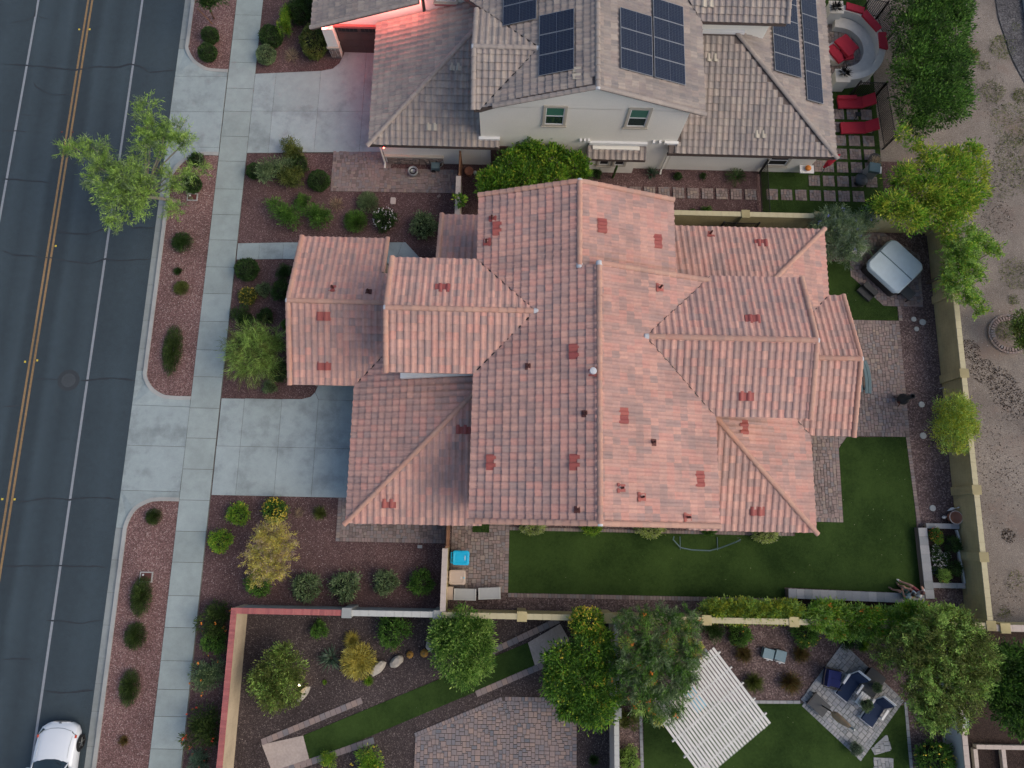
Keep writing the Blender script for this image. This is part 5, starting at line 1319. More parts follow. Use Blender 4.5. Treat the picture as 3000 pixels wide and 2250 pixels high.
MB().box(-1.97, -2.53, 1.092, -1.945, -2.41, 1.103).build('lid_print', MT['white'], b2)
tri = MB(); tri.prism([(-1.80, -2.42), (-1.88, -2.47), (-1.80, -2.52)], 1.092, 1.104); tri.build('lid_emblem', MT['cyan'], b2)
def deckbox(cx, cy, rz, label):
    r = empty('storage_box', (cx, cy, G), label, 'storage box', rz=rz)
    M = T(cx, cy, 0, rz)
    MB().box(-.48, -.24, .1, .48, .24, .62, M=M).build('body', MT['grey_plastic'], r)
    MB().box(-.535, -.27, .62, .535, .27, .67, M=M).build('lid', MT['grey_plastic'], r)
    for s in (-1, 1): MB().box(s*.50-.03, -.27, .67, s*.50+.03, .27, .69, M=M).build('lid_rim', MT['grey_cap'], r)
    MB().box(-.46, -.26, .67, .46, -.235, .68, M=M).build('lid_rib', MT['grey_cap'], r)
deckbox(-1.77, -3.27, -.01, 'grey plastic storage box beside the tan bin, next to the wall corner')
deckbox(-.60, -3.20, .05, 'grey plastic storage box nearest the turf, slightly askew')
uu = empty('utility_cabinet', (-2.48, -3.2, G), 'small tan utility cabinet tucked against the ochre wall behind the bins', 'cabinet')
MB().box(-2.6, -3.5, .05, -2.36, -2.93, .75).build('body', MT['tan_bin'], uu); MB().box(-2.62, -3.52, .751, -2.34, -2.91, .79).build('lid', MT['tan_bin'], uu)
# hot tub with cover and steps
ht = empty('hot_tub', (20.28, 13.8, G), 'square hot tub under a silver quilted cover on the paver pad', 'hot tub', rz=R(-45.5))
M = T(20.28, 13.8, 0, R(-45.5))
b = MB(); P = rbox(2.16, 2.16, 1, .2)
n = len(P); b.add([M @ Vector((x, y, .1)) for x, y in P]+[M @ Vector((x*1.03, y*1.03, .78)) for x, y in P], [(i, (i+1) % n, n+(i+1) % n, n+i) for i in range(n)]+[tuple(range(n, 2*n))]); b.build('shell', MT['spa'], ht)
c = MB(); Q = rbox(2.2, 2.2, 1, .34, 6); n = len(Q); rng = random.Random(5)
def wob(x, y, z, s): return M @ Vector((x*s+rng.uniform(-.015, .015), y*s+rng.uniform(-.015, .015), z))
c.add([wob(x, y, .70, 1.045) for x, y in Q]+[wob(x, y, .80, 1.04) for x, y in Q]+[M @ Vector((x, y, .90)) for x, y in Q]+[M @ Vector((x*.97, y*.97, .93)) for x, y in Q]+[M @ Vector((x*.5, y*.5, .955)) for x, y in Q],
      [(q*n+i, q*n+(i+1) % n, (q+1)*n+(i+1) % n, (q+1)*n+i) for q in range(4) for i in range(n)]+[tuple(range(4*n, 5*n))]); c.build('cover', MT['cover'], ht)
MB().box(-.02, -1.07, .935, .02, 1.07, .968, M=M @ Matrix.Rotation(R(90), 4, 'Z')).build('cover_seam', MT['sea'], ht)
st = empty('spa_steps', (18.98, 12.62, G), 'two dark plastic steps in front of the covered hot tub', 'steps', rz=R(-45.5))
M2 = T(19.0, 12.55, 0, R(-45.5))
MB().box(-.42, .0, .1, .42, .30, .48, M=M2).build('upper_step', MT['spa'], st); MB().box(-.42, -.32, .1, .42, -.01, .28, M=M2).build('lower_step', MT['charcoal'], st)
for k in range(4): MB().box(-.42, -.30+k*.075, .281, .42, -.25+k*.075, .29, M=M2).build('tread_strip', MT['spa'], st)
sb2 = empty('side_table', (21.1, 12.55, G), 'small dark table beside the lower corner of the hot tub', 'table', rz=R(-45))
M3 = T(21.05, 12.45, 0, R(-45)); MB().box(-.3, -.28, .45, .3, .28, .5, M=M3).build('table_top', MT['charcoal'], sb2)
for sx in (-.26, .26):
    for sy in (-.24, .24): MB().box(sx-.025, sy-.025, .1, sx+.025, sy+.025, .45, M=M3).build('leg', MT['black'], sb2)
ac = empty('equipment_box', (18.55, 14.75, G), 'pale grey equipment box half under the lavender flowered shrub', 'box', rz=R(-40)); M3 = T(18.5, 14.75, 0, R(-40))
MB().box(-.32, -.36, .1, .32, .36, .7, M=M3).build('body', MT['grey_plastic'], ac); MB().box(-.35, -.39, .701, .35, .39, .76, M=M3).build('lid', MT['grey_cap'], ac)
# picnic bench under the patio roof
tb = empty('patio_table', (17.6, 7.9, G), 'blue grey plank table half under the patio roof', 'table')
for k in range(4): MB().box(17.05+k*.27, 7.05, .72, 17.30+k*.27, 8.72, .76).build('plank', MT['sea'], tb)
for y in (7.4, 8.4): MB().box(17.15, y-.04, .1, 18.05, y+.04, .72).build('trestle', MT['sea'], tb)
bb = empty('patio_bench', (18.4, 7.9, G), 'blue grey curved bench on the paver patio', 'bench')
for k in range(2):
    mb = MB(); ribbon(mb, arc([(18.33+k*.17, 8.75), (18.47+k*.17, 8.2), (18.5+k*.17, 7.6), (18.45+k*.17, 7.02)]), .15, .42, .46); mb.build('seat_plank', MT['sea'], bb)
for y in (7.3, 8.4): MB().box(18.35, y-.03, .1, 18.6, y+.03, .42).build('leg', MT['sea'], bb)
# chiminea
ch = empty('chiminea', (20.25, 6.75, G), 'dark chiminea leaning its flue over the pebble strip', 'chiminea')
MB().lathe([(.10, .28), (.24, .36), (.29, .52), (.26, .70), (.15, .84), (.11, .95), (.10, 1.35), (.14, 1.42), (.10, 1.43)], 20.25, 6.75, 18).build('body', MT['spa'], ch, True)
MB().lathe([(.14, .40), (.17, .52), (.14, .64)], 20.06, 6.68, 12, sx=.4).build('mouth', MT['rust'], ch)
for a in (20, 140, 260): MB().tube([(20.25+.12*math.cos(R(a)), 6.75+.12*math.sin(R(a)), .36), (20.25+.34*math.cos(R(a)), 6.75+.34*math.sin(R(a)), .1)], .02, 5).build('leg', MT['rust'], ch)
for (x, y), s, l in (((21.90, 10.99), .17, 'round pale stone, largest of three by the upper pebbles'), ((21.44, 11.14), .14, 'half round pale stone left of the largest upper one'), ((21.54, 10.61), .13, 'small pale stone below the other two upper ones'), ((21.43, 6.57), .16, 'round pale stone beside the chiminea'), ((21.36, 4.95), .17, 'round pale stone at the patio corner left of the wall tree'), ((21.50, 1.30), .16, 'round pale stone above the big clay pot')):
    o = MB(); prof = [(s, .1), (s*1.02, .13), (s*.9, .15), (.001, .152)]
    o.lathe(prof, x, y, 9); tag(o.build('stepping_stone', MT['grey_cap']), l, 'stepping stone', 'stones in the east pebble strip')
# big glazed pot with two white birds
pot = empty('flower_pot', (22.32, .85, G), 'large empty clay pot at the planter corner by the ochre wall', 'pot')
MB().lathe([(.16, .1), (.22, .2), (.28, .42), (.29, .56), (.33, .58), (.33, .62), (.27, .62), (.25, .45), (.001, .42)], 22.32, .85, 24).build('body', MT['terracotta'], pot, True)
MB().lathe([(.30, .585), (.335, .60), (.335, .63), (.30, .63)], 22.32, .85, 24).build('rim', MT['pink_cap'], pot)
def bird(x, y, a, label):
    r = empty('bird_figure', (x, y, G), label, 'figurine')
    M = T(x, y, 0, R(a)); mb = MB()
    mb.tube([M @ Vector(p) for p in ((-.20, 0, .25), (-.10, 0, .26), (0, 0, .30), (.08, 0, .35), (.12, 0, .48), (.14, 0, .58), (.19, 0, .60), (.27, 0, .585))], [.01, .05, .085, .06, .028, .024, .032, .008], 8); mb.build('body', MT['white'], r, True)
    for s in (-.03, .03): MB().tube([M @ Vector((0, s, .1)), M @ Vector((0, s, .26))], .008, 4).build('leg', MT['black'], r)
bird(22.33, 1.26, 25, 'white heron figure above the big clay pot against the ochre wall'); bird(21.92, .86, 190, 'white heron figure left of the big clay pot')
# hammock stand on the turf
hs = empty('hammock_stand', (9.7, -.65, G), 'empty bent steel hammock stand on the turf against the house', 'hammock stand')
MB().tube([(8.25, -.35, 1.0), (8.28, -.5, .7), (8.75, -.88, .16), (9.3, -.98, .14), (10.2, -1.0, .14), (10.7, -.85, .3), (11.25, -.55, .95), (11.4, -.42, 1.2)], .03, 8).build('main_tube', MT['sea'], hs, True)
for x in (8.75, 10.6): MB().tube([(x, -.98, .14), (x, -.35, .14)], .02, 6).build('foot_tube', MT['sea'], hs)
MB().tube([(11.3, -.5, 1.05), (11.45, -.55, 1.0), (11.45, -.35, .92), (11.3, -.35, 1.0)], .02, 6).build('hook', MT['black'], hs)
mat_ = MB(); mat_.prism(rect(-1.53, -.35, -.7, .12), .125, .15); tag(mat_.build('doormat', MT['turf']), 'dark green doormat on the pavers below the south eave', 'mat')
tag(MB().prism(rect(-4.2, -1.17, -3.98, -1.02), .1, .17).build('paving_brick', MT['paver_grey']), 'loose grey paver on the gravel below the garage pavers', 'paver')
# white pergola
pg = empty('pergola', (9.3, -7.9, G), 'white slatted pergola standing on the southern turf', 'pergola')
A0 = Vector((9.58, -5.16)); E0 = Vector((11.97, -8.26)); sd = (E0-A0).normalized(); cr = Vector((sd.y, -sd.x)); cr = cr if cr.x < 0 else -cr
PLN, PWD = 3.95, 3.75
ang = math.atan2(sd.y, sd.x)
def PM_(t, s, z): q = A0+sd*t+cr*s; return Vector((q.x, q.y, z))
for k in range(25):
    q = A0+cr*(.06+k*(PWD/24))
    MB().box(0, -.055, 2.46, PLN, .055, 2.50, M=T(q.x, q.y, 0, ang)).build('slat', MT['offwhite'], pg)
for t in (.35, 1.15, 1.97, 2.78, 3.55):
    q = A0+sd*t-cr*.12; L = PWD+.36
    MB().box(0, -.03, 2.30, L, .03, 2.455, M=T(q.x, q.y, 0, math.atan2(cr.y, cr.x))).build('rafter', MT['offwhite'], pg)
for s in (.35, PWD-.35):
    q = A0+cr*s; MB().box(-.1, -.045, 2.10, PLN+.1, .045, 2.30, M=T(q.x, q.y, 0, ang)).build('beam', MT['offwhite'], pg)
    for t in (.4, PLN-.4):
        q = A0+sd*t+cr*s; MB().box(-.07, -.07, .1, .07, .07, 2.10, M=T(q.x, q.y, 0, ang)).build('post', MT['offwhite'], pg)
q = PM_(1.9, 1.9, 0); bt = empty('patio_lounge', (q.x, q.y, G), 'bright cyan cushion bench under the white pergola', 'bench', rz=ang); Mq = T(q.x, q.y, 0, ang)
MB().box(-.5, -.3, .35, .5, .3, .5, M=Mq).build('cushion', MT['cyan'], bt); MB().box(-.52, -.32, .1, .52, .32, .349, M=Mq).build('base', MT['white'], bt)
# southern lounge group
def lounge(cx, cy, rz, label):
    r = empty('lounge_chair', (cx, cy, G), label, 'lounge chair', rz=rz); M = T(cx, cy, 0, rz)   # +x: head end
    MB().box(-.75, -.30, .30, .28, .30, .42, M=M).build('seat_cushion', MT['navy'], r)
    s = MB(); s.add([M @ Vector(p) for p in ((.24, -.30, .34), (.24, .30, .34), (.62, .30, .92), (.62, -.30, .92), (.30, -.30, .44), (.30, .30, .44), (.55, .30, .98), (.55, -.30, .98))], [(0, 3, 2, 1), (4, 5, 6, 7), (0, 1, 5, 4), (3, 7, 6, 2), (0, 4, 7, 3), (1, 2, 6, 5)]); s.build('back_cushion', MT['navy'], r)
    f = MB(); f.add([M @ Vector(p) for p in ((.29, -.33, .32), (.29, .33, .32), (.72, .33, 1.0), (.72, -.33, 1.0), (.26, -.33, .32), (.26, .33, .32), (.68, .33, 1.02), (.68, -.33, 1.02))], [(0, 1, 2, 3), (7, 6, 5, 4), (0, 3, 7, 4), (3, 2, 6, 7), (2, 1, 5, 6), (1, 0, 4, 5)]); f.build('back_frame', MT['white'], r)
    MB().box(-.78, -.34, .22, .30, .34, .299, M=M).build('seat_frame', MT['white'], r)
    for s in (-1, 1):
        MB().box(-.20, s*.38-.05, .56, .34, s*.38+.05, .60, M=M).build('arm', MT['white'], r)
        for x in (-.70, .25): MB().box(x-.04, s*.32-.04, .1, x+.04, s*.32+.04, .22, M=M).build('leg', MT['white'], r)
        MB().box(-.16, s*.37-.03, .30, -.10, s*.37+.03, .56, M=M).build('arm_post', MT['white'], r)
a1 = R(52)
lounge(16.62, -7.05, a1, 'white framed lounge chair with navy cushions next to the navy armchair')
lounge(17.72, -8.15, a1, 'white framed lounge chair with navy cushions nearest the patio corner')
sc = empty('side_table', (17.05, -7.75, G), 'white slatted side table between the two navy lounge chairs', 'table', rz=a1); M = T(17.08, -7.72, 0, a1)
for k in range(4): MB().box(-.30, -.24+k*.125, .50, .34, -.13+k*.125, .53, M=M).build('slat', MT['white'], sc)
for x in (-.26, .30):
    for y in (-.2, .2): MB().box(x-.03, y-.03, .1, x+.03, y+.03, .50, M=M).build('leg', MT['white'], sc)
sw = empty('armchair', (15.8, -6.85, G), 'dark framed armchair with royal navy cushions on the grey patio', 'chair', rz=R(170)); M = T(15.78, -6.78, 0, R(168))
nv2 = plain('royal_navy', (.012, .02, .10), .9, .1, 20)
MB().box(-.36, -.36, .34, .34, .0, .48, M=M).build('seat_cushion', nv2, sw); MB().box(-.36, .01, .34, .34, .36, .48, M=M).build('seat_cushion', nv2, sw)
MB().box(.30, -.38, .36, .42, .38, .86, M=M).build('back_cushion', nv2, sw)
for s in (-1, 1): MB().tube([M @ Vector(p) for p in ((-.38, s*.44, .1), (-.38, s*.44, .6), (.48, s*.44, .62), (.62, s*.42, .95))], .022, 6).build('side_frame', MT['black'], sw)
MB().tube([M @ Vector(p) for p in ((.62, -.42, .95), (.66, 0, .96), (.62, .42, .95))], .022, 6).build('back_rail', MT['black'], sw); MB().box(-.38, -.42, .24, .40, .42, .30, M=M).build('seat_frame', MT['black'], sw)
fp = empty('fire_table', (17.65, -6.85, G), 'low black square fire table with a dark lid', 'table', rz=R(-38)); M = T(17.62, -6.92, 0, R(-38))
MB().box(-.36, -.50, .1, .36, .50, .46, M=M).build('base', MT['black'], fp); MB().box(-.42, -.56, .461, .42, .56, .50, M=M).build('table_top', MT['charcoal'], fp)
tm = empty('low_table', (15.0, -7.98, G), 'dark low table under the folded tan umbrella', 'table', rz=R(-42)); M = T(15.05, -7.98, 0, R(-42))
MB().box(-.46, -.33, .38, .46, .33, .42, M=M).build('table_top', MT['charcoal'], tm); MB().box(-.46, -.36, .36, -.40, .36, .425, M=M).build('end_rail', MT['black'], tm)
for x in (-.4, .4):
    for y in (-.28, .28): MB().box(x-.03, y-.03, .1, x+.03, y+.03, .38, M=M).build('leg', MT['black'], tm)
um = empty('umbrella', (15.25, -8.05, G), 'folded tan patio umbrella hanging over the low dark table', 'umbrella')
ca = MB(); ca.tube([(15.28, -8.12, 1.15), (15.40, -8.22, 1.4), (15.50, -8.36, 1.75), (15.62, -8.46, 2.05), (15.68, -8.50, 2.2)], [.03, .17, .15, .10, .03], 10); ca.build('canopy', MT['cloth_tan'], um)
for k in range(5):
    a = R(72*k); MB().tube([(15.30+.1*math.cos(a), -8.14+.1*math.sin(a), 1.22), (15.41+.16*math.cos(a), -8.23+.16*math.sin(a), 1.42), (15.6+.08*math.cos(a), -8.44+.08*math.sin(a), 2.0)], .02, 4).build('fold', MT['cloth_tan'], um)
MB().tube([(15.22, -8.02, .42), (15.27, -8.08, 1.15)], .03, 8).build('pole', MT['black'], um); MB().tube([(15.66, -8.5, 2.15), (15.75, -8.55, 2.35)], .05, 8).build('finial', MT['grey_metal'], um)
# blue grey water feature
wf = empty('garden_ornament', (11.95, -6.0, G), 'blue grey painted timber boat ornament on the pebbles above the grass tufts', 'ornament', rz=R(-20))
cxy = (13.06, -5.77)
M = T(cxy[0], cxy[1], 0, R(-13))
for s, dx in ((-1, -.28), (1, .30)):
    mb = MB(); mb.prism([(-.42, -.2), (.40, -.24), (.44, .20), (-.36, .2)], .1, .42)
    q = MB(); q.add([M @ Vector((x*.62+dx, y*1.15+s*.03, z)) for x, y, z in mb.v], [tuple(f) for f in mb.f]); q.build('crate', MT['bluegrey'], wf)
    MB().box(dx-.14, -.26+s*.03, .20, dx+.20, -.245+s*.03, .40, M=M).build('end_panel', MT['charcoal'], wf)
    fr = [(dx-.18, -.27, .16), (dx+.24, -.27, .16), (dx+.24, -.27, .42), (dx-.18, -.27, .42), (dx-.18, -.27, .16)]
    MB().tube([M @ Vector(p) for p in fr], .018, 4).build('end_frame', MT['white'], wf)
    MB().lathe([(.001, .33), (.05, .33), (.07, .30)], (M @ Vector((dx+.05, -.30, 0))).x, (M @ Vector((dx+.05, -.30, 0))).y, 10).build('rosette', MT['mortar'], wf)
# neighbour's patio: curved bench, red cushions, loungers
cb = empty('curved_bench', (18.2, 26.9, G), 'curved plaster bench with flagstone seat around the grey roofed house patio', 'bench')
outer = arc([(18.2, 29.15), (19.0, 29.05), (19.75, 28.7), (20.35, 27.95), (20.6, 27.0), (20.5, 26.2), (20.1, 25.45), (19.4, 24.95), (18.4, 24.75)], 5)
mb = MB(); ribbon(mb, outer, .34, .1, .92); mb.build('back_wall', MT['plaster'], cb)
mb = MB(); ribbon(mb, outer, .38, .92, .97); mb.build('back_coping', MT['flag'], cb)
inner = arc([(18.3, 28.6), (18.95, 28.5), (19.5, 28.2), (19.95, 27.65), (20.12, 27.0), (20.05, 26.4), (19.75, 25.85), (19.2, 25.5), (18.5, 25.35)], 5)
mb = MB(); ribbon(mb, inner, .62, .1, .46); mb.build('seat_base', MT['plaster'], cb)
mb = MB(); ribbon(mb, inner, .66, .46, .50); mb.build('seat_slab', MT['flag'], cb)
for (x, y) in ((18.15, 29.1), (18.2, 24.78)):
    MB().box(x-.36, y-.36, .1, x+.36, y+.36, 1.02).build('bench_pier', MT['plaster'], cb); MB().box(x-.40, y-.40, 1.021, x+.40, y+.40, 1.07).build('pier_coping', MT['flag'], cb)
def cushion(pts, z0, z1, label):
    tag(MB().prism(pts, z0, z1).build('cushion', MT['red_fabric']), label, 'cushion')
cushion([(18.75, 29.42), (19.75, 29.1), (19.66, 28.72), (18.7, 29.0)], .98, 1.1, 'red cushion on the top stretch of the curved bench back')
cushion([(19.82, 28.98), (20.62, 27.85), (20.32, 27.6), (19.55, 28.62)], .98, 1.1, 'red cushion on the upper right curve of the bench back')
cushion([(20.42, 27.55), (20.83, 27.55), (20.86, 26.5), (20.40, 26.6)], .98, 1.1, 'wide red cushion on the right side of the bench back')
fz = empty('fire_pit', (18.55, 26.75, G), 'pale round fire pit piled with red cushions inside the curved bench', 'fire pit')
MB().lathe([(.62, .1), (.62, .48), (.66, .49), (.66, .54), (.001, .55)], 18.3, 26.65, 24).build('drum', MT['flag'], fz)
for i, (cx, cy, w, h, a, z) in enumerate(((18.15, 26.45, .5, 1.15, 35, .56), (18.55, 26.75, .42, 1.2, 38, .72), (18.85, 27.05, .6, 1.1, 38, .60), (18.75, 26.55, .6, .9, 10, .56))):
    cm_ = T(cx, cy, 0, R(a)); tag(MB().box(-w/2, -h/2, z, w/2, h/2, z+.13, M=cm_).build('cushion', MT['red_fabric']), ['leftmost red cushion piled on the fire pit', 'topmost red cushion laid across the fire pit pile', 'red cushion at the right of the fire pit pile', 'red cushion at the bottom of the fire pit pile'][i], 'cushion')
def redlounger(x, y, label):
    r = empty('sun_lounger', (x, y, G), label, 'sun lounger', rz=.05); M = T(x, y, 0, .05)
    MB().box(-.98, -.33, .30, .38, .33, .42, M=M).build('seat_cushion', MT['red_fabric'], r)
    s = MB(); s.add([M @ Vector(p) for p in ((.36, -.33, .31), (.36, .33, .31), (.98, .33, .72), (.98, -.33, .72), (.39, -.33, .43), (.39, .33, .43), (.93, .33, .82), (.93, -.33, .82))], [(0, 3, 2, 1), (4, 5, 6, 7), (0, 1, 5, 4), (3, 7, 6, 2), (0, 4, 7, 3), (1, 2, 6, 5)]); s.build('back_cushion', MT['red_fabric'], r)
    MB().box(-1.0, -.31, .24, .40, .31, .298, M=M).build('frame', MT['black'], r)
    for a in (-.85, .3, .8):
        for b_ in (-.28, .28): MB().box(a-.025, b_-.025, .1, a+.025, b_+.025, .24 if a < .5 else .55, M=M).build('leg', MT['black'], r)
    return r
redlounger(19.15, 23.6, 'red cushioned sun lounger nearest the curved bench'); redlounger(19.2, 22.05, 'red cushioned sun lounger on the stepping pads')
tag(MB().box(-.6, -.11, .425, .45, .11, .55, M=T(18.72, 23.82, 0, .04)).build('cushion', MT['red_fabric']), 'rolled red cushion lying on the upper sun lounger', 'cushion')
tf = empty('folding_stand', (19.2, 22.8, G), 'small black folding stand between the two red loungers', 'stand')
for dx, a in ((-.12, 60), (.12, 120)): MB().tube([(19.2+dx, 22.62, .12), (19.2-dx, 22.98, .45)], .02, 5).build('leg', MT['black'], tf)
MB().box(19.05, 22.7, .45, 19.38, 22.95, .47).build('shelf', MT['black'], tf)
bq = empty('fire_bowl', (19.05, 18.85, G), 'round dark covered fire bowl on the stepping pads', 'fire bowl')
MB().lathe([(.2, .1), (.30, .3), (.36, .5), (.37, .54), (.3, .62), (.1, .67), (.001, .675)], 19.05, 18.85, 22).build('bowl', plain('slate_lid', (.028, .036, .044), .5), bq, True); MB().tube([(18.95, 18.88, .68), (19.15, 18.82, .68)], .012, 5).build('handle', MT['black'], bq)
gr = empty('grill', (19.75, 19.25, G), 'grey metal grill beside the overhanging yellow green tree', 'grill', rz=.3); M = T(19.6, 19.35, 0, -.15)
MB().box(-.26, -.24, .1, .26, .24, .8, M=M).build('cabinet', MT['grey_metal'], gr); MB().box(-.28, -.26, .801, .28, .26, 1.0, M=M).build('hood', MT['sea'], gr); MB().box(.29, -.2, .78, .44, .2, .82, M=M).build('side_shelf', MT['white'], gr)
ds = empty('dry_plant_pot', (20.0, 20.15, G), 'dark pot of dried grass beside the grill', 'pot'); MB().lathe([(.18, .1), (.30, .3), (.34, .55), (.30, .56), (.001, .5)], 19.9, 20.1, 16).build('pot', MT['spa'], ds, True)
gu = empty('garden_umbrella', (16.7, 19.55, G), 'folded red umbrella leaning under the eave corner', 'umbrella'); MB().tube([(16.95, 19.15, .15), (16.9, 19.35, 1.2)], .02, 6).build('pole', MT['black'], gu)
MB().tube([(16.75, 19.2, 1.1), (16.9, 19.3, 1.4), (17.15, 19.45, 1.75), (17.3, 19.55, 1.9)], [.05, .16, .12, .03], 7).build('canopy', MT['red_fabric'], gu)
kt = empty('serving_shelf', (15.9, 19.2, G), 'white serving ledge with an orange pumpkin below the corner window', 'shelf'); MB().box(15.55, 18.95, .86, 16.3, 19.4, .93).build('ledge', MT['white'], kt)
tag(MB().lathe([(.02, .93), (.13, .95), (.17, 1.04), (.12, 1.12), (.02, 1.13)], 15.95, 19.18, 12).build('pumpkin', MT['orange'], None, True), 'orange pumpkin on the white ledge under the eave', 'pumpkin')
# things along the neighbour's garage wall
hr = empty('hose_pot', (-5.5, 19.0, G), 'round grey pot holding a coiled hose by the stone wainscot', 'pot')
MB().lathe([(.22, .1), (.27, .25), (.28, .38), (.24, .39), (.2, .3), (.001, .26)], -5.35, 18.82, 22).build('pot', MT['grey_metal'], hr, True)
for k in range(3): MB().tube([(-5.35+.16*math.cos(2*math.pi*j/14), 18.82+.16*math.sin(2*math.pi*j/14), .29+k*.03) for j in range(15)], .017, 5).build('hose', MT['black'], hr)
tr = empty('garden_cart', (-4.1, 19.0, G), 'small teal hand tool cart against the stone wainscot', 'cart'); MB().box(-4.35, 18.9, .25, -3.9, 19.25, .55).build('tray', MT['sea'], tr)
for y in (18.88, 19.27): MB().tube([(-4.25, y-.02, .22), (-4.25, y+.02, .22)], .12, 12).build('wheel', MT['tyre'], tr)
MB().tube([(-3.92, 18.95, .5), (-3.7, 18.95, .8), (-3.7, 19.2, .8), (-3.92, 19.2, .5)], .018, 5).build('handle', MT['grey_metal'], tr)
cp = empty('clay_pot', (-2.25, 18.9, G), 'empty terracotta pot behind the brown side gate', 'pot'); MB().lathe([(.16, .1), (.23, .38), (.25, .4), (.25, .44), (.21, .44), (.18, .3), (.001, .28)], -2.3, 18.85, 20).build('body', MT['terracotta'], cp, True)
wt = MB(); wt.lathe([(.09, .1), (.1, .25), (.05, .32), (.02, .34)], -1.98, 18.88, 10); tag(wt.build('watering_jug', MT['white'], None, True), 'white jug next to the empty terracotta pot', 'jug')
tag(MB().prism([(x, y) for x, y in [(p[0]+(-6.37, 17.14)[0], p[1]+(-6.37, 17.14)[1]) for p in rbox(.28, .38, 1, .06)]], .08, .16).build('stepping_stone', MT['pink_cap']), 'single pink rounded stepping stone in the maroon gravel', 'stepping stone')
tag(MB().box(-.1, -.06, .08, .1, .06, .16, M=T(*(-3.91, 17.48), 0, .9)).build('loose_brick', MT['paver']), 'loose brick on the gravel near the pale gate wall', 'brick')
# solar panels
def solar(x, y, d, w, h, label, group):
    dv = Vector((d[0], d[1], 0)); u = Vector((dv.y, -dv.x, 0)); ys = Vector((dv.x*CT, dv.y*CT, SL*CT)); nz = u.cross(ys)
    z = HN(x, y)
    M = frame(Vector((x, y, z+.17)), u, ys, nz)
    r = empty('solar_panel', (x, y, z+.1), label, 'solar panel', group)
    r.matrix_basis = M
    def part(name, mb, mt):
        o = link(name, mb.mesh(name, mt)); o.parent = r; return o
    part('frame', MB().box(-w/2, -h/2, -.035, w/2, h/2, 0), MT['alu'])
    if h > w:
        part('cell_sheet', MB().box(-w/2+.025, -h/2+.025, .0, w/2-.025, -.006, .004), MT['solar']); part('cell_sheet', MB().box(-w/2+.025, .006, .0, w/2-.025, h/2-.025, .004), MT['solar'])
    else:
        part('cell_sheet', MB().box(-w/2+.025, -h/2+.025, .0, -.006, h/2-.025, .004), MT['solar']); part('cell_sheet', MB().box(.006, -h/2+.025, .0, w/2-.025, h/2-.025, .004), MT['solar'])
    part('mounting_rail', MB().box(-w/2, -h*.25-.02, -.09, w/2, -h*.25+.02, -.036), MT['black']); part('mounting_rail', MB().box(-w/2, h*.25-.02, -.09, w/2, h*.25+.02, -.036), MT['black'])
SPG = 'solar panels on the grey roof'
for x0, ys_, d, nm in ((5.62, (20.85, 21.9, 22.95), (-1, 0), 'inner'), (7.27, (20.85, 21.9, 22.95, 24.0), (-1, 0), 'outer'), (1.93, (20.72, 21.77, 22.82), (1, 0), 'west'), (.22, (23.75, 24.8), (1, 0), 'far west'), (1.95, (24.75,), (1, 0), 'middle west')):
    for i, y in enumerate(ys_):
        solar(x0, y, d, 1.03, 1.66, '%s solar panel in the %s column of the two storey grey roof' % (('lowest', 'second', 'third', 'fourth')[i], nm), SPG)
for i, y in enumerate((23.35, 24.4, 25.45, 26.5, 27.55)): solar(13.95+.05, y, (-1, 0), 1.03, 1.66, '%s solar panel of the wide column on the low patio side roof' % ('lowest', 'second', 'third', 'fourth', 'fifth')[i], SPG)
for i, y in enumerate((22.5, 24.18, 25.86, 27.54)): solar(15.55, y, (-1, 0), 1.66, 1.03, '%s solar panel of the narrow column along the low roof eave' % ('lowest', 'second', 'third', 'fourth')[i], SPG)
# brick tree ring in the desert lot
rg = empty('brick_ring', (*(26.43, 10.42), .05), 'double ring of bricks around the small tree in the desert lot', 'tree ring')
rc = (26.46, 10.45)
bmesh_ = MB().box(-.05, -.1, 0, .05, .1, .09).mesh('brick', MT['paver'])
for k in range(46):
    a = 2*math.pi*k/46; place('brick', bmesh_, rg, T(rc[0]+1.08*math.cos(a), rc[1]+1.02*math.sin(a), .05, a+R(90)) @ Matrix.Rotation(R(90), 4, 'Z'))
for k in range(38):
    a = 2*math.pi*k/38; place('brick', bmesh_, rg, T(rc[0]+.9*math.cos(a), rc[1]+.84*math.sin(a), .05, a) @ Matrix.Rotation(R(90), 4, 'Z'))
tag(MB().tube([(*(22.44, 7.42), .12), (*(23.00, 7.58), .5)], .03, 6).build('pipe_stub', MT['pink_cap']), 'short pale pipe leaning on the ochre wall', 'pipe')
# leftover planks of the next deck
dk = empty('deck', (*(29.24, 28.24), .05), 'weathered grey plank deck at the top right corner', 'deck')
for k in range(10): MB().box(29.6+k*.16, 24.2, .05, 29.75+k*.16, 34, .35).build('plank', MT['grey_plastic'], dk)
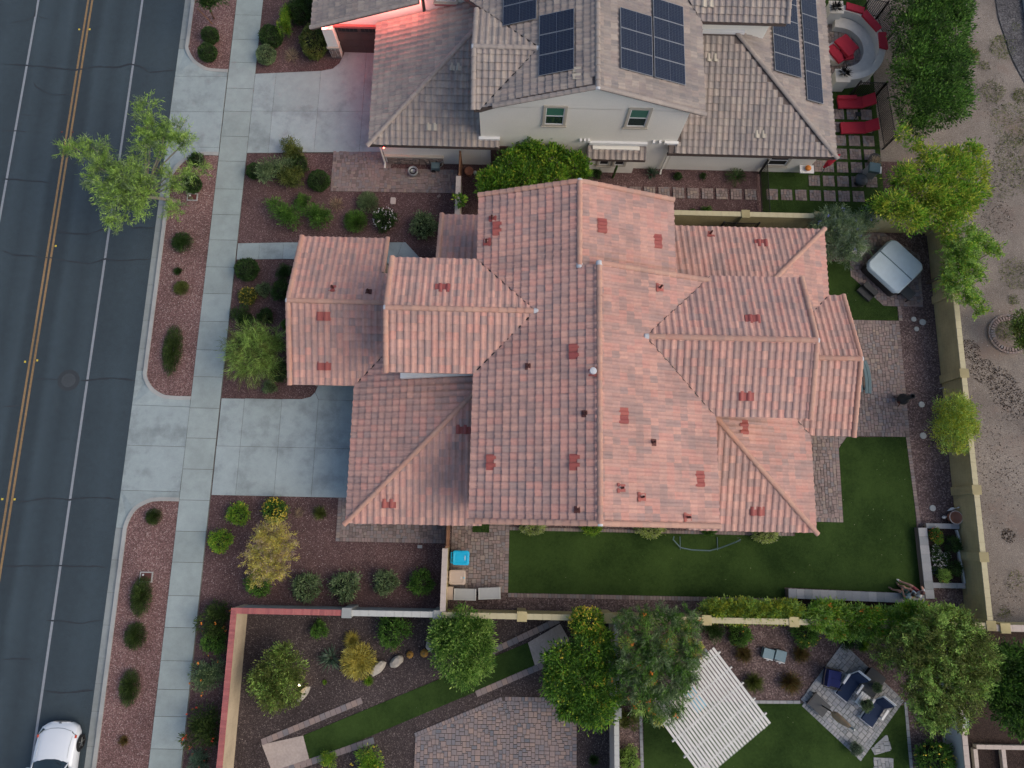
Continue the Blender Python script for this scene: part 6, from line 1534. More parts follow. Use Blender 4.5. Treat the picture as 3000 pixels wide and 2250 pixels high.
# boulders
def boulder(x, y, w, d, h, rz, label, seed, mat='boulder'):
    bm = bmesh.new(); bmesh.ops.create_icosphere(bm, subdivisions=2, radius=1); rng = random.Random(seed)
    for v in bm.verts:
        v.co *= rng.uniform(.84, 1.1); v.co.x *= w/2; v.co.y *= d/2; v.co.z = max(v.co.z, -.5)*h*.75
    me = bpy.data.meshes.new('boulder'); bm.to_mesh(me); bm.free(); me.materials.append(MT[mat])
    o = link('boulder', me); o.matrix_basis = T(x, y, G+h*.3, rz); tag(o, label, 'boulder')
boulder(*(-5.84, -6.76), .95, .55, .35, .75, 'tan boulder against the yellow green grassy shrub', 1); boulder(*(-4.96, -6.44), .78, .5, .3, .7, 'tan boulder next to the golden cactus', 2)
boulder(*(-9.24, -7.96), .85, .38, .3, .95, 'long tan boulder beside the garden spotlight', 3); boulder(*(-3.32, -5.65), .6, .6, .35, 0, 'grey round boulder partly under the big shrub tree', 4)
boulder(*(-7.18, -2.68), .55, .5, .22, .3, 'flat pinkish boulder behind the second clipped shrub', 5); boulder(*(-8.34, -6.31), .38, .32, .2, .3, 'small grey boulder beside the agave', 6)
def spot(x, y, label):
    r = empty('garden_spotlight', (x, y, G), label, 'spotlight'); MB().tube([(x, y, .1), (x, y, .3)], .015, 5).build('stake', MT['black'], r)
    MB().lathe([(.03, .30), (.055, .33), (.06, .42), (.05, .42), (.04, .36)], x, y, 10).build('housing', MT['black'], r); MB().lathe([(.045, .40), (.001, .41)], x, y, 10).build('lens', MT['warm'], r)
    l = bpy.data.lights.new('spot_glow', 'POINT'); l.energy = 6; l.color = (1, .8, .5); l.shadow_soft_size = .04; lo = bpy.data.objects.new('spot_glow', l); C.objects.link(lo); lo.location = (x, y, .5); lo.parent = r; lo.matrix_parent_inverse = inv_of(r)
spot(*(-9.42, -7.53), 'lit garden spotlight beside the long tan boulder'); spot(*(-1.43, -5.48), 'lit garden spotlight inside the big rounded shrub tree'); spot(*(3.76, -6.69), 'lit garden spotlight in the yellow flowered tree')

# ================================================================ PLANTS
def npmesh(name, V, F, mat=None):
    me = bpy.data.meshes.new(name)
    V = np.asarray(V, np.float32); F = np.asarray(F, np.int32)
    k = F.shape[1]
    me.vertices.add(len(V)); me.vertices.foreach_set('co', V.ravel())
    me.loops.add(F.size); me.loops.foreach_set('vertex_index', F.ravel())
    me.polygons.add(len(F)); me.polygons.foreach_set('loop_start', np.arange(0, F.size, k, dtype=np.int32)); me.polygons.foreach_set('loop_total', np.full(len(F), k, np.int32))
    if mat: me.materials.append(mat)
    me.update(calc_edges=True)
    return me
def unit(a): return a/np.maximum(np.linalg.norm(a, axis=1, keepdims=True), 1e-9)
def leafmesh(name, P, D, L, W, rs, mat=None):
    n = len(P)
    D = unit(D); S = unit(np.cross(D, rs.normal(size=(n, 3))))
    L = np.broadcast_to(L, (n,))[:, None]*rs.uniform(.7, 1.3, (n, 1)); W = np.broadcast_to(W, (n,))[:, None]*rs.uniform(.75, 1.25, (n, 1))
    up = np.cross(S, D)
    V = np.stack([P, P+D*L*.5+S*W*.5+up*W*.12, P+D*L-up*W*.2, P+D*L*.5-S*W*.5+up*W*.12], 1).reshape(-1, 3)
    return npmesh(name, V, np.arange(4*n).reshape(n, 4), mat)
def rdir(rs, n, zmin=-1.0):
    d = unit(rs.normal(size=(n*3, 3))); d = d[d[:, 2] > zmin]
    return d[:n]
def cloud_points(blobs, n, rs, clump=24, spread=.16, shell=.5, flat=1.0, spray=0.0):
    B = np.array(blobs, float); w = B[:, 3]**2; w /= w.sum()
    k = max(1, n//clump)
    bi = rs.choice(len(B), k, p=w)
    d = rdir(rs, k, -.45); k = len(d); bi = bi[:k]
    rad = B[bi, 3]*(shell+(1-shell)*np.sqrt(rs.uniform(0, 1, k)))*rs.uniform(.85, 1.12, k)
    cc = B[bi, :3]+d*rad[:, None]*np.array([1, 1, flat])
    ci = np.repeat(np.arange(k), clump)
    off = rs.normal(size=(len(ci), 3))*spread*B[bi, 3][ci][:, None]**.5
    P = cc[ci]+off
    D = unit(off*1.2+d[ci]*.07+rs.normal(size=off.shape)*.05)+d[ci]*.55+np.array([0, 0, .15])
    if spray:
        sd = unit(d+rs.normal(size=d.shape)*.7)
        along = rs.uniform(-1.6, 1.6, len(ci))[:, None]*spread*1.1
        P = cc[ci]+sd[ci]*along+off*.38
        D = sd[ci]*spray+rs.normal(size=off.shape)*.55
    return P, D
PRO = {}
def proto(kind, var):
    key = (kind, var)
    if key in PRO: return PRO[key]
    rs = np.random.RandomState(hash(kind) % 1000 + var if False else sum(map(ord, kind))+var*17)
    if kind == 'ball':
        n = 2600; d = rdir(rs, n, -.75); lump = 1+.07*np.sin(d[:, 0]*5+var)*np.cos(d[:, 1]*6+var*2)+.05*np.sin(d[:, 2]*9+var)
        P = d*(rs.uniform(.84, 1.0, len(d))*lump)[:, None]*np.array([1, 1, .85])+np.array([0, 0, .75]); me = leafmesh('foliage', P, d*.7+rs.normal(size=d.shape)*.6, .17, .075, rs)
    elif kind == 'bush':
        P, D = cloud_points([(0, 0, .7, .85), (.3, .2, .7, .6), (-.3, .15, .65, .6), (.05, -.35, .65, .6)], 2600, rs, 26, .12, .55); k = P[:, 2] > .02; me = leafmesh('foliage', P[k], D[k], .17, .07, rs)
    elif kind == 'loose':
        bl = [(*(rs.uniform(-.6, .6, 2)), rs.uniform(.5, .95), rs.uniform(.3, .5)) for _ in range(8)]
        P, D = cloud_points(bl, 2400, rs, 20, .17, .4); k = P[:, 2] > .02; me = leafmesh('foliage', P[k], D[k], .19, .045, rs)
    elif kind == 'fine':
        n = 3200; d = rdir(rs, n, -.2); P = d*(rs.uniform(.02, .85, len(d))**.75)[:, None]*np.array([1, 1, .55])+np.array([0, 0, .38]); me = leafmesh('foliage', P, d+rs.normal(size=d.shape)*.35+np.array([0, 0, .3]), .24, .032, rs)
    elif kind == 'tuft':
        n = 700; d = rdir(rs, n, .12); P = d*.12*rs.uniform(.2, 1, (len(d), 1))+np.array([0, 0, .05]); me = leafmesh('foliage', P, d+np.array([0, 0, .25]), .95, .035, rs)
    elif kind == 'agave':
        n = 110; d = rdir(rs, n, .05); P = d*.1+np.array([0, 0, .1]); me = leafmesh('foliage', P, d+np.array([0, 0, .2]), .95, .095, rs)
    elif kind == 'sago':
        V = []; F = []; 
        for k in range(26):
            a = 2*math.pi*k/26+rs.uniform(-.1, .1); el = rs.uniform(.15, .9)
            base = np.array([0, 0, .3]); dr = np.array([math.cos(a)*math.cos(el), math.sin(a)*math.cos(el), math.sin(el)])
            for t in np.linspace(.12, 1, 13):
                p = base+dr*t*.95-np.array([0, 0, .35*t*t]); sd = np.array([-math.sin(a), math.cos(a), 0])
                for s in (-1, 1):
                    q = p+sd*s*.17*(1-.5*t)+dr*.1; w = dr*.022; i = len(V); V += [p-w, p+w, q+w*.3, q-w*.3]; F.append((i, i+1, i+2, i+3))
        me = npmesh('foliage', V, F)
    elif kind == 'twigs':
        n = 260; d = rdir(rs, n, .0); P = d*rs.uniform(.0, .5, (len(d), 1))+np.array([0, 0, .1]); me = leafmesh('foliage', P, d+rs.normal(size=d.shape)*.25, .6, .025, rs)
    PRO[key] = me
    return me
def fproto(kind, n, var):
    key = ('fl', kind, n, var)
    if key in PRO: return PRO[key]
    rs = np.random.RandomState(n+var*7)
    d = rdir(rs, n, .0)
    P = d*rs.uniform(.9, 1.04, len(d))[:, None]*np.array([1, 1, .85])+np.array([0, 0, .72])
    Q = np.repeat(P, 4, 0)+rs.normal(size=(len(P)*4, 3))*.03
    me = leafmesh('flowers', Q, rs.normal(size=Q.shape)+np.repeat(d, 4, 0), .09, .08, rs)
    PRO[key] = me
    return me
_core = None
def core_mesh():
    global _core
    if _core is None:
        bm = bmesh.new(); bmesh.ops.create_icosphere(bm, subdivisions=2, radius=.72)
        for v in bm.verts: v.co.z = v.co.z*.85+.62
        _core = bpy.data.meshes.new('stems'); bm.to_mesh(_core); bm.free(); _core.materials.append(MT['core'])  # dark filler ball closing foliage gaps, inner shade put into its colour
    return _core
def slotmat(o, m):
    if not o.data.materials: o.data.materials.append(None)
    o.material_slots[0].link = 'OBJECT'; o.material_slots[0].material = m
_pv = [0]
def shrub(xy, r, kind, leaf, label, fl=None, nf=40, sx=1.0, sy=1.0, sz=1.0, name='shrub', cat='shrub', z=G-.04, group=None):
    _pv[0] += 1; v = _pv[0] % 4
    root = empty(name, (xy[0], xy[1], z), label, cat, group, rz=_pv[0]*1.7 if sx == sy else 0)
    root.scale = (r*sx, r*sy, r*sz)
    def part(n, me, m=None):
        o = bpy.data.objects.new(n, me); C.objects.link(o); o.parent = root
        if m: slotmat(o, m)
        return o
    part('foliage', proto(kind, v), LF[leaf])
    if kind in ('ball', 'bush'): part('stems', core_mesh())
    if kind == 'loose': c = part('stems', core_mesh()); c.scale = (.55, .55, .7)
    if fl: part('flowers', fproto(fl, nf, v), FL[fl])['kind'] = 'stuff'
    return root
S = shrub
# kerb strip
S((-17.14, 26.76), .46, 'ball', 'dark', 'upper of two dark clipped shrubs beside the top apron curb')
S((-17.16, 25.64), .50, 'ball', 'dark', 'lower of two dark clipped shrubs beside the top apron curb')
S((-17.11, 19.16), .42, 'bush', 'dark', 'small dark shrub at the curb bend under the street tree')
S((-17.19, 17.71), .50, 'ball', 'dark', 'dark clipped shrub beside the meter box under the street tree')
S((-17.38, 14.41), .58, 'fine', 'dark', 'broad dark green shrub in the kerb strip opposite the front path')
S((-17.49, 12.83), .28, 'tuft', 'dark', 'tiny green tuft in the kerb strip')
S((-17.18, 11.88), .42, 'fine', 'olive', 'small olive shrub in the kerb strip below the tiny tuft')
S((-17.23, 8.52), .52, 'fine', 'mid', 'long oval shrub in the kerb strip above the driveway apron', sx=1.0, sy=2.6)
S((-17.22, 0.08), .42, 'fine', 'mid', 'small dark green shrub inside the curve below the driveway apron')
S((-17.34, -3.69), .55, 'fine', 'mid', 'long green shrub growing over the framed meter box', sx=1.0, sy=1.75)
S((-17.39, -5.50), .55, 'fine', 'mid', 'rounded dark green shrub in the kerb strip below the long one', sx=1.0, sy=1.2)
S((-17.39, -7.82), .50, 'fine', 'mid', 'oval shrub with brown heart in the lower kerb strip', sx=1.0, sy=1.7)
S((-17.43, -10.16), .28, 'tuft', 'brown', 'withered tuft in the kerb strip beside the parked car')
# grey roofed house front
S((-13.68, 26.68), .62, 'ball', 'dark', 'dark round shrub between sidewalk and stone pier')
S((-13.88, 25.58), .52, 'ball', 'sage', 'pale green clipped ball at the sidewalk edge')
S((-11.20, 26.36), .72, 'ball', 'olive', 'large egg shaped clipped shrub beside the stone pier', sx=1.0, sy=1.35, sz=1.1)
S((-11.75, 28.64), .7, 'bush', 'dark', 'dark shrub at the top edge beside the grey eave')
S((-12.52, 25.76), .55, 'twigs', 'straw', 'bare straw coloured twig bush below the clipped ball')
S((-12.88, 27.41), .42, 'loose', 'bright', 'tall leafy bright green plant leaning over the dark shrubs', sx=.9, sy=2.2, sz=2.2)
S((-12.26, 28.30), .75, 'bush', 'dark', 'big dark shrub behind the tall bright plant')
S((-12.74, 18.51), .85, 'loose', 'sage', 'large grey green shrub at the corner of the upper driveway')
S((-11.95, 19.71), .75, 'loose', 'olive', 'loose olive shrub reaching over the upper driveway')
S((-11.77, 18.04), .72, 'loose', 'olive', 'lower loose olive shrub of the driveway corner clump')
S((-13.91, 18.57), .42, 'ball', 'dark', 'dark ball half hidden under the grey green shrub')
S((-11.51, 19.02), .5, 'bush', 'dark', 'dark shrub at the right of the driveway corner clump')
S((-10.36, 18.04), .56, 'ball', 'dark', 'round dark clipped shrub at the paver corner')
S((-7.69, 16.94), .62, 'fine', 'sage', 'pale grassy mound below the upper pavers')
S((-9.40, 16.86), .5, 'twigs', 'straw', 'dry grass tuft left of the pale grassy mound')
S((-11.97, 16.08), .85, 'loose', 'green', 'sprawling green shrub nearest the sidewalk above the front path', sx=1.1, sy=.9)
S((-10.26, 15.98), .8, 'loose', 'green', 'second sprawling green shrub above the front path', sx=1.1, sy=.85)
S((-11.14, 16.86), .45, 'loose', 'green', 'small shrub joining the two sprawling green ones')
S((-8.28, 15.82), .66, 'fine', 'green', 'upright green shrub left of the white roses')
S((-6.70, 15.93), .62, 'bush', 'dark', 'white flowering rose bush in the maroon gravel', fl='white', nf=46)
S((-4.58, 15.57), .74, 'bush', 'sage', 'round grey green shrub beside the low entry roof')
# bed in front of the entry wing
S((-13.76, 12.90), .58, 'ball', 'dark', 'dark glossy round shrub below the front path by the sidewalk')
S((-13.60, 11.48), .48, 'bush', 'olive', 'small lantana with yellow orange flowers beside the sidewalk', fl='yellow', nf=60)
S((-12.87, 11.90), .38, 'bush', 'sage', 'grey green shrub right of the small lantana')
S((-11.83, 12.83), .48, 'loose', 'dark', 'dark leafy shrub near the end of the front path')
S((-11.81, 11.77), .58, 'bush', 'dark', 'very dark shrub against the entry wing wall')
S((-13.84, 10.26), .58, 'loose', 'dark', 'dark shrub just above the palo verde tree')
S((-12.64, 10.43), .42, 'bush', 'dark', 'compact dark shrub under the entry wing ridge')
S((-11.44, 10.00), .35, 'bush', 'green', 'green shrub half under the entry wing eave')
S((-11.83, 8.94), .4, 'loose', 'green', 'bright leafy shrub between palo verde and entry wing')
S((-11.58, 7.48), .55, 'bush', 'dark', 'dark shrub right of the palo verde by the eave')
S((-12.11, 6.68), .36, 'bush', 'sage', 'small grey shrub at the rounded driveway corner')
# gravel yard south of the driveway
S((-13.01, 0.31), .57, 'bush', 'bright', 'round yellow green shrub nearest the driveway edge', fl='yellow', nf=8)
S((-13.75, -1.01), .57, 'bush', 'bright', 'round yellow green shrub closest to the sidewalk', fl='yellow', nf=6)
S((-11.23, 0.50), .62, 'bush', 'green', 'lantana covered in yellow flowers above the golden tree', fl='yellow', nf=120)
S((-10.12, 0.43), .34, 'twigs', 'straw', 'bare twig tuft between the lantana and the spiky plant')
S((-9.07, 0.42), .42, 'tuft', 'olive', 'spiky olive plant left of the garage pavers')
for i, (p, nm) in enumerate((((-11.68, -2.95), 'clipped green shrub below the golden tree, first of five along the grey wall'), ((-9.41, -3.08), 'second clipped shrub of the row along the grey wall'), ((-7.54, -3.04), 'third clipped shrub of the row, in front of a flat boulder'),
                             ((-5.62, -2.80), 'fourth clipped shrub of the row along the grey wall'), ((-3.90, -2.77), 'fifth clipped shrub of the row, nearest the bins wall'))):
    S(p, (.64, .70, .72, .62, .62)[i], 'bush', ('green', 'sage', 'sage', 'sage', 'green')[i], nm, group='clipped shrubs in a row along the grey wall')
S((-13.44, -4.71), .8, 'loose', 'mid', 'uppermost feathery shrub with orange blooms beside the brick coped wall', fl='orange', nf=7)
S((-13.55, -5.67), .6, 'bush', 'green', 'dense green shrub below the uppermost orange blooms')
S((-13.60, -7.08), .85, 'loose', 'sage', 'middle feathery shrub with orange blooms reaching over the sidewalk', fl='orange', nf=6)
S((-13.64, -9.38), .95, 'loose', 'mid', 'lowest large feathery shrub with red blooms by the sidewalk', fl='red', nf=9)
S((-13.63, -10.93), .55, 'loose', 'bluegreen', 'feathery shrub at the bottom edge beside the sidewalk', fl='red', nf=8)
# dark gravel yard
S((-8.67, -5.06), .42, 'bush', 'green', 'small bright shrub under the grey wall')
S((-8.07, -6.36), .62, 'agave', 'bluegreen', 'spiky blue green agave beside the yellow grassy shrub', name='agave', cat='agave')
S((-6.71, -6.41), .88, 'fine', 'gold', 'yellow green pencil stemmed shrub next to the tan boulder')
S((-7.14, -5.48), .45, 'tuft', 'gold', 'orange tipped tuft behind the yellow pencil shrub')
S((-5.09, -4.98), .78, 'bush', 'green', 'leafy green shrub under the pale coped wall')
S((-5.05, -5.86), .3, 'twigs', 'straw', 'dry tuft below the leafy green shrub')
S((-6.23, -7.33), .28, 'tuft', 'bright', 'tiny bright weed below the tan boulder'); S((-8.31, -7.45), .14, 'tuft', 'bright', 'tiniest bright sprout in the dark gravel')
S((4.45, -10.64), .3, 'tuft', 'dark', 'small dark tuft right of the multicoloured pavers')
S((-5.90, -10.83), .8, 'loose', 'bright', 'yellow flowered shrub at the bottom edge left of the multicoloured pavers', fl='yellow', nf=26)
S((-7.83, -10.77), .42, 'loose', 'bright', 'small yellow flowered sprig above the bottom edge', fl='yellow', nf=8)
for p, s, l in (((-4.33, -6.13), .17, 'golden barrel cactus left of its twin'), ((-3.65, -6.05), .19, 'golden barrel cactus nearest the rounded shrub tree')):
    r = empty('cactus', (*p, G), l, 'cactus'); b = MB(); n = 24
    for z_, rr in ((0, .7), (.35, 1.0), (.8, .95), (1.15, .6), (1.3, .12)):
        b.v += [(p[0]+s*rr*(1+.07*(-1)**k)*math.cos(2*math.pi*k/n), p[1]+s*rr*(1+.07*(-1)**k)*math.sin(2*math.pi*k/n), G+s*z_) for k in range(n)]
    for q in range(4):
        for k in range(n): b.f.append((q*n+k, q*n+(k+1) % n, (q+1)*n+(k+1) % n, (q+1)*n+k)); b.m.append(0)
    b.build('body', plain('golden_spines', (.30, .16, .03), .8, .3, 30), r); MB().lathe([(s*.3, G+s*1.28), (s*.15, G+s*1.36), (.001, G+s*1.3)], p[0], p[1], 12).build('crown', LF['brown'], r)
# pergola yard
S((6.05, -8.64), .52, 'loose', 'olive', 'loose shrub with reddish tips beside the yards dividing wall', fl='pink', nf=5)
S((6.03, -10.45), .55, 'bush', 'lime', 'bright lime shrub at the bottom of the dividing wall strip')
S((10.16, -4.71), .55, 'loose', 'dark', 'dark shrub under the ochre wall left of the pebble bed'); S((11.43, -4.90), .55, 'bush', 'green', 'green shrub below the ochre wall pilaster', fl='orange', nf=4)
S((11.66, -5.81), .5, 'tuft', 'brown', 'brownish grass tuft left of the blue ornament'); S((12.09, -7.08), .55, 'tuft', 'olive', 'olive grass tuft next to the pergola'); S((13.80, -7.05), .62, 'tuft', 'brown', 'brownish grass tuft beside the grey patio')
S((14.54, -4.73), .68, 'bush', 'green', 'green shrub with yellow flowers left of the grey patio', fl='yellow', nf=14); S((14.40, -5.76), .5, 'tuft', 'brown', 'brown grass tuft right of the blue ornament')
S((16.55, -4.76), .62, 'loose', 'dark', 'dark shrub above the grey patio corner'); S((17.47, -5.35), .36, 'tuft', 'bright', 'vivid lime fern at the edge of the big tree')
S((20.15, -10.19), .88, 'bush', 'green', 'flowering green shrub at the bottom beside the pale grey wall', fl='yellow', nf=22)
for p, r_, l, n_ in (((17.68, -7.08), .24, 'potted succulent on the black fire table', 'sage'), ((17.07, -7.86), .30, 'potted succulent on the white side table', 'sage'), ((16.64, -9.85), .3, 'potted plant at the lower corner of the grey patio', 'silver')):
    z_ = .5 if 'fire' in l else (.53 if 'white' in l else .1)
    q = S(p, r_, 'bush', n_, l, z=z_+.12, name='potted_plant', cat='potted plant'); pt = MB().lathe([(.35, -.42), (.55, .1), (.6, .2), (.5, .2), (.001, .15)], 0, 0, 14).mesh('pot', MT['terracotta']); o = bpy.data.objects.new('pot', pt); C.objects.link(o); o.parent = q
# flower planter
S((21.26, -0.01), .34, 'bush', 'green', 'orange lantana in the top corner of the flower planter', fl='orange', nf=40, z=.3); S((21.41, -0.24), .24, 'bush', 'bright', 'lime shrub below the orange lantana in the planter', z=.3)
S((21.24, -0.78), .30, 'bush', 'dark', 'white petunias at the upper left of the planter', fl='white', nf=34, z=.25, sz=.7); S((21.44, -1.24), .40, 'bush', 'dark', 'white and violet petunias in the middle of the planter', fl='white', nf=60, z=.22, sz=.6)
S((21.83, -1.00), .22, 'bush', 'dark', 'small pale petunias in the planter beside bare soil', fl='white', nf=16, z=.25, sz=.7); S((21.09, -1.72), .22, 'bush', 'dark', 'violet petunias at the lower left of the planter', fl='purple', nf=26, z=.25, sz=.7)
S((22.06, -0.46), .40, 'bush', 'dark', 'upper dark rose shrub in the flower planter', z=.3); S((22.01, -1.58), .38, 'bush', 'dark', 'lower dark rose shrub in the flower planter', z=.3); S((21.49, -1.94), .34, 'bush', 'lime', 'lime shrub with a red bloom at the foot of the planter', fl='red', nf=2, z=.3)
# along the south wall of the terracotta house
for p, r_, l, m_, n_ in (((1.41, -0.02), .78, 'pale variegated shrub under the south eave left of the ridge', 'varieg', 'a'), ((4.32, -0.02), .68, 'plain green shrub under the south eave at the ridge', 'bright', 'b'), ((7.21, 0.01), .92, 'brightest variegated shrub under the south eave', 'varieg', 'c'), ((10.15, -0.02), .5, 'green shrub at the hammock stand end', 'green', 'd'), ((12.89, -0.18), .78, 'pale variegated shrub under the east gutter', 'varieg', 'e')):
    S((p[0], p[1]-.02), r_*.82, 'bush', m_, l, sx=1.0, sy=.6, sz=.75)
S((12.28, 18.97), .62, 'sago', 'dark', 'dark sago palm by the cream side wall', name='sago_palm', cat='palm'); S((7.72, 19.07), .42, 'agave', 'bluegreen', 'spiky yucca beside the white downspout', name='yucca', cat='yucca')
S((9.12, 18.94), .24, 'bush', 'dark', 'small dark shrub in the side gravel left of the faint one'); S((10.55, 18.98), .2, 'loose', 'dark', 'faint small shrub next to the sago palm'); S((4.66, 18.97), .3, 'bush', 'dark', 'dark shrub right of the lemon tree below the bay')
S((10.62, 16.98), .3, 'loose', 'green', 'weedy green tuft behind the ochre wall beside the stepping pads'); S((9.88, 16.92), .22, 'tuft', 'green', 'small grass tuft behind the ochre wall')
r = empty('cactus', (*(5.56, 18.83), G), 'tall single column cactus in front of the bay window', 'cactus'); p = (5.56, 18.83)
MB().tube([(p[0], p[1], .1), (p[0]+.02, p[1], .5), (p[0]+.03, p[1]+.02, 1.0), (p[0]+.05, p[1]+.02, 1.35), (p[0]+.06, p[1]+.02, 1.42)], [.06, .065, .07, .06, .02], 8).build('stem', LF['dark'], r)
for p_, s_, l in (((18.06, 28.96), .42, 'black leaved potted plant on the upper bench pier'), ((18.25, 24.89), .42, 'black leaved potted plant on the lower bench pier')):
    q = S(p_, s_, 'agave', 'black', l, z=1.1, name='potted_plant', cat='potted plant')
    pt = MB().lathe([(.22, -.05), (.30, .25), (.33, .3), (.26, .3), (.001, .2)], 0, 0, 14).mesh('pot', MT['grey_plastic']); o = bpy.data.objects.new('pot', pt); C.objects.link(o); o.parent = q
S((19.80, 19.82), .45, 'twigs', 'straw', 'dried grass spilling from the dark pot by the grill', z=.55)

# ---------------- trees
def tree(name, label, base, blobs, n, leaf, L=.14, W=.06, seed=1, trunk='bark', tr=.09, clump=24, spread=.16, shell=.5, flowers=None, nf=0, second=None, fork=None, cat='tree', flat=1.0, limbs=7, spray=0.0):
    rs = np.random.RandomState(seed)
    root = empty(name, (base[0], base[1], G), label, cat)
    P, D = cloud_points(blobs, n, rs, clump, spread, shell, flat, spray)
    k = P[:, 2] > .15; P, D = P[k], D[k]
    if second:
        m = rs.uniform(size=len(P)//clump+1) < second[1]; m = np.repeat(m, clump)[:len(P)]
        link('crown', leafmesh('crown', P[~m], D[~m], L, W, rs, LF[leaf]), root); link('crown', leafmesh('crown', P[m], D[m], L, W, rs, LF[second[0]]), root)
    else:
        link('crown', leafmesh('crown', P, D, L, W, rs, LF[leaf]), root)
    B = sorted(blobs, key=lambda b: -b[3])
    zc = min(b[2] for b in B)
    cx = sum(b[0]*b[3] for b in B)/sum(b[3] for b in B); cy = sum(b[1]*b[3] for b in B)/sum(b[3] for b in B)
    f = fork or (base[0]*.75+cx*.25, base[1]*.75+cy*.25, max(.5, zc*.42))
    MB().tube([(base[0], base[1], G-.1), ((base[0]+f[0])/2+.04, (base[1]+f[1])/2, f[2]*.55), f], [tr, tr*.8, tr*.72], 8).build('trunk', MT[trunk], root, True)
    for i, b in enumerate(B[:limbs]):
        e = Vector(b[:3]); s = Vector(f); mid = s.lerp(e, .5)+Vector((rs.uniform(-.15, .15), rs.uniform(-.15, .15), .12))
        MB().tube([s, mid, e, e+(e-s).normalized()*b[3]*.6], [tr*.6, tr*.38, tr*.2, tr*.06], 6).build('branch', MT[trunk], root, True)
    if flowers:
        Q, D2 = cloud_points(blobs, nf*8, rs, 8, .05, .95, flat); Q = Q[Q[:, 2] > np.mean([b[2] for b in blobs])]
        o = link('flowers', leafmesh('flowers', Q, rs.normal(size=Q.shape), .09, .08, rs, FL[flowers]), root); o['kind'] = 'stuff'
    return root
def bl(z, *ps): return [(p[0][0], p[0][1], z+(p[2] if len(p) > 2 else 0), p[1]) for p in ps]
tree('street_tree', 'wind swept feathery lime tree leaning out over the road', (-17.98, 16.83), bl(4.4, ((-17.81, 19.63), .62), ((-17.51, 18.64), .7), ((-16.34, 18.34), .72), ((-15.90, 17.82), .5), ((-17.66, 17.39), .7), ((-16.91, 17.79), .6), ((-20.98, 17.38), .62), ((-19.90, 17.22), .66), ((-21.55, 17.21), .38),
     ((-19.47, 16.26), .75), ((-18.50, 16.03), .9), ((-17.73, 15.92), .7), ((-19.97, 15.61), .45), ((-18.79, 15.10), .85), ((-17.73, 15.13), .75), ((-18.45, 14.40), .65), ((-17.51, 14.36), .5), ((-18.78, 13.78), .35), ((-18.52, 13.41), .22))+bl(3.0, ((-15.86, 17.22), .6), ((-16.63, 16.33), .55), ((-17.20, 16.74), .6), ((-16.82, 15.08), .5)),
     26000, 'lime', .19, .028, 3, 'pale_bark', .11, 36, .17, .2, second=('sage', .3), fork=(-18.9, 16.3, 1.7), limbs=18, flat=.7, spray=1.0)
c = (-12.42, 8.06)
tree('palo_verde', 'light green palo verde radiating thin stems beside the sidewalk', (-13.05, 8.30), [(c[0], c[1], 2.2, 1.0)]+[(c[0]+.95*math.cos(a)*(1+.15*math.sin(3*a)), c[1]+.95*math.sin(a), 2.0, .5) for a in np.linspace(0, 6.28, 11)[:-1]], 9500, 'lime', .3, .018, 4, 'green_bark', .09, 26, .24, .1, second=('olive', .4), limbs=11, spray=1.9)
c = (-10.76, -1.14)
tree('golden_tree', 'golden yellow fine leaved tree in the gravel yard by the driveway', (-11.40, -1.79), bl(2.0, ((-10.67, -0.52), .55), ((-11.16, -0.81), .5), ((-10.18, -0.96), .5), ((-10.82, -1.42), .7), ((-11.49, -1.66), .5), ((-10.12, -1.63), .4), ((-10.87, -2.20), .55), ((-11.23, -2.50), .4), ((-10.28, -2.15), .3)), 11000, 'gold', .14, .024, 5, 'pale_bark', .09, 30, .17, .2, second=('straw', .3), limbs=9, spray=.8)
tree('shrub_tree', 'olive rounded tree lit from below inside the brick coped corner', (-10.45, -7.41), bl(1.3, ((-10.31, -6.64), .75), ((-9.63, -6.62), .6), ((-10.54, -7.33), .75), ((-9.68, -7.43), .7), ((-10.96, -7.02), .5), ((-10.24, -7.88), .6), ((-10.03, -5.98), .45)), 11000, 'olive', .13, .05, 6, 'bark', .07, 24, .13, .45, second=('lime', .3))
tree('shrub_tree', 'large rounded olive green tree over the pale coped wall', (-1.83, -5.98), bl(1.6, ((-1.84, -4.87), .85), ((-1.15, -5.18), .8), ((-2.51, -5.20), .7), ((-2.09, -5.95), .85), ((-1.07, -6.04), .75), ((-1.56, -6.60), .6), ((-2.71, -4.68), .5), ((-1.00, -4.65), .5), ((-1.76, -4.22), .45)), 16000, 'green', .14, .06, 7, 'bark', .08, 24, .13, .5, second=('lime', .45))
tree('flowering_tree', 'dense green tree dotted with yellow flowers beside the multicoloured pavers', (4.12, -6.88), bl(2.2, ((2.82, -5.97), .8), ((3.99, -5.52), .8), ((2.66, -6.91), .7), ((3.88, -6.73), .9), ((4.77, -6.09), .55), ((4.21, -7.92), .75), ((3.44, -7.68), .65), ((4.76, -7.24), .6), ((4.61, -5.04), .5), ((3.02, -8.04), .35)), 20000, 'green', .15, .07, 8, 'bark', .09, 24, .14, .5, second=('bright', .3), flowers='yellow', nf=70)
S((3.92, -4.34), .8, 'bush', 'bright', 'crown of yellow blossom above the dense flowered tree', fl='yellow', nf=110, z=1.4)
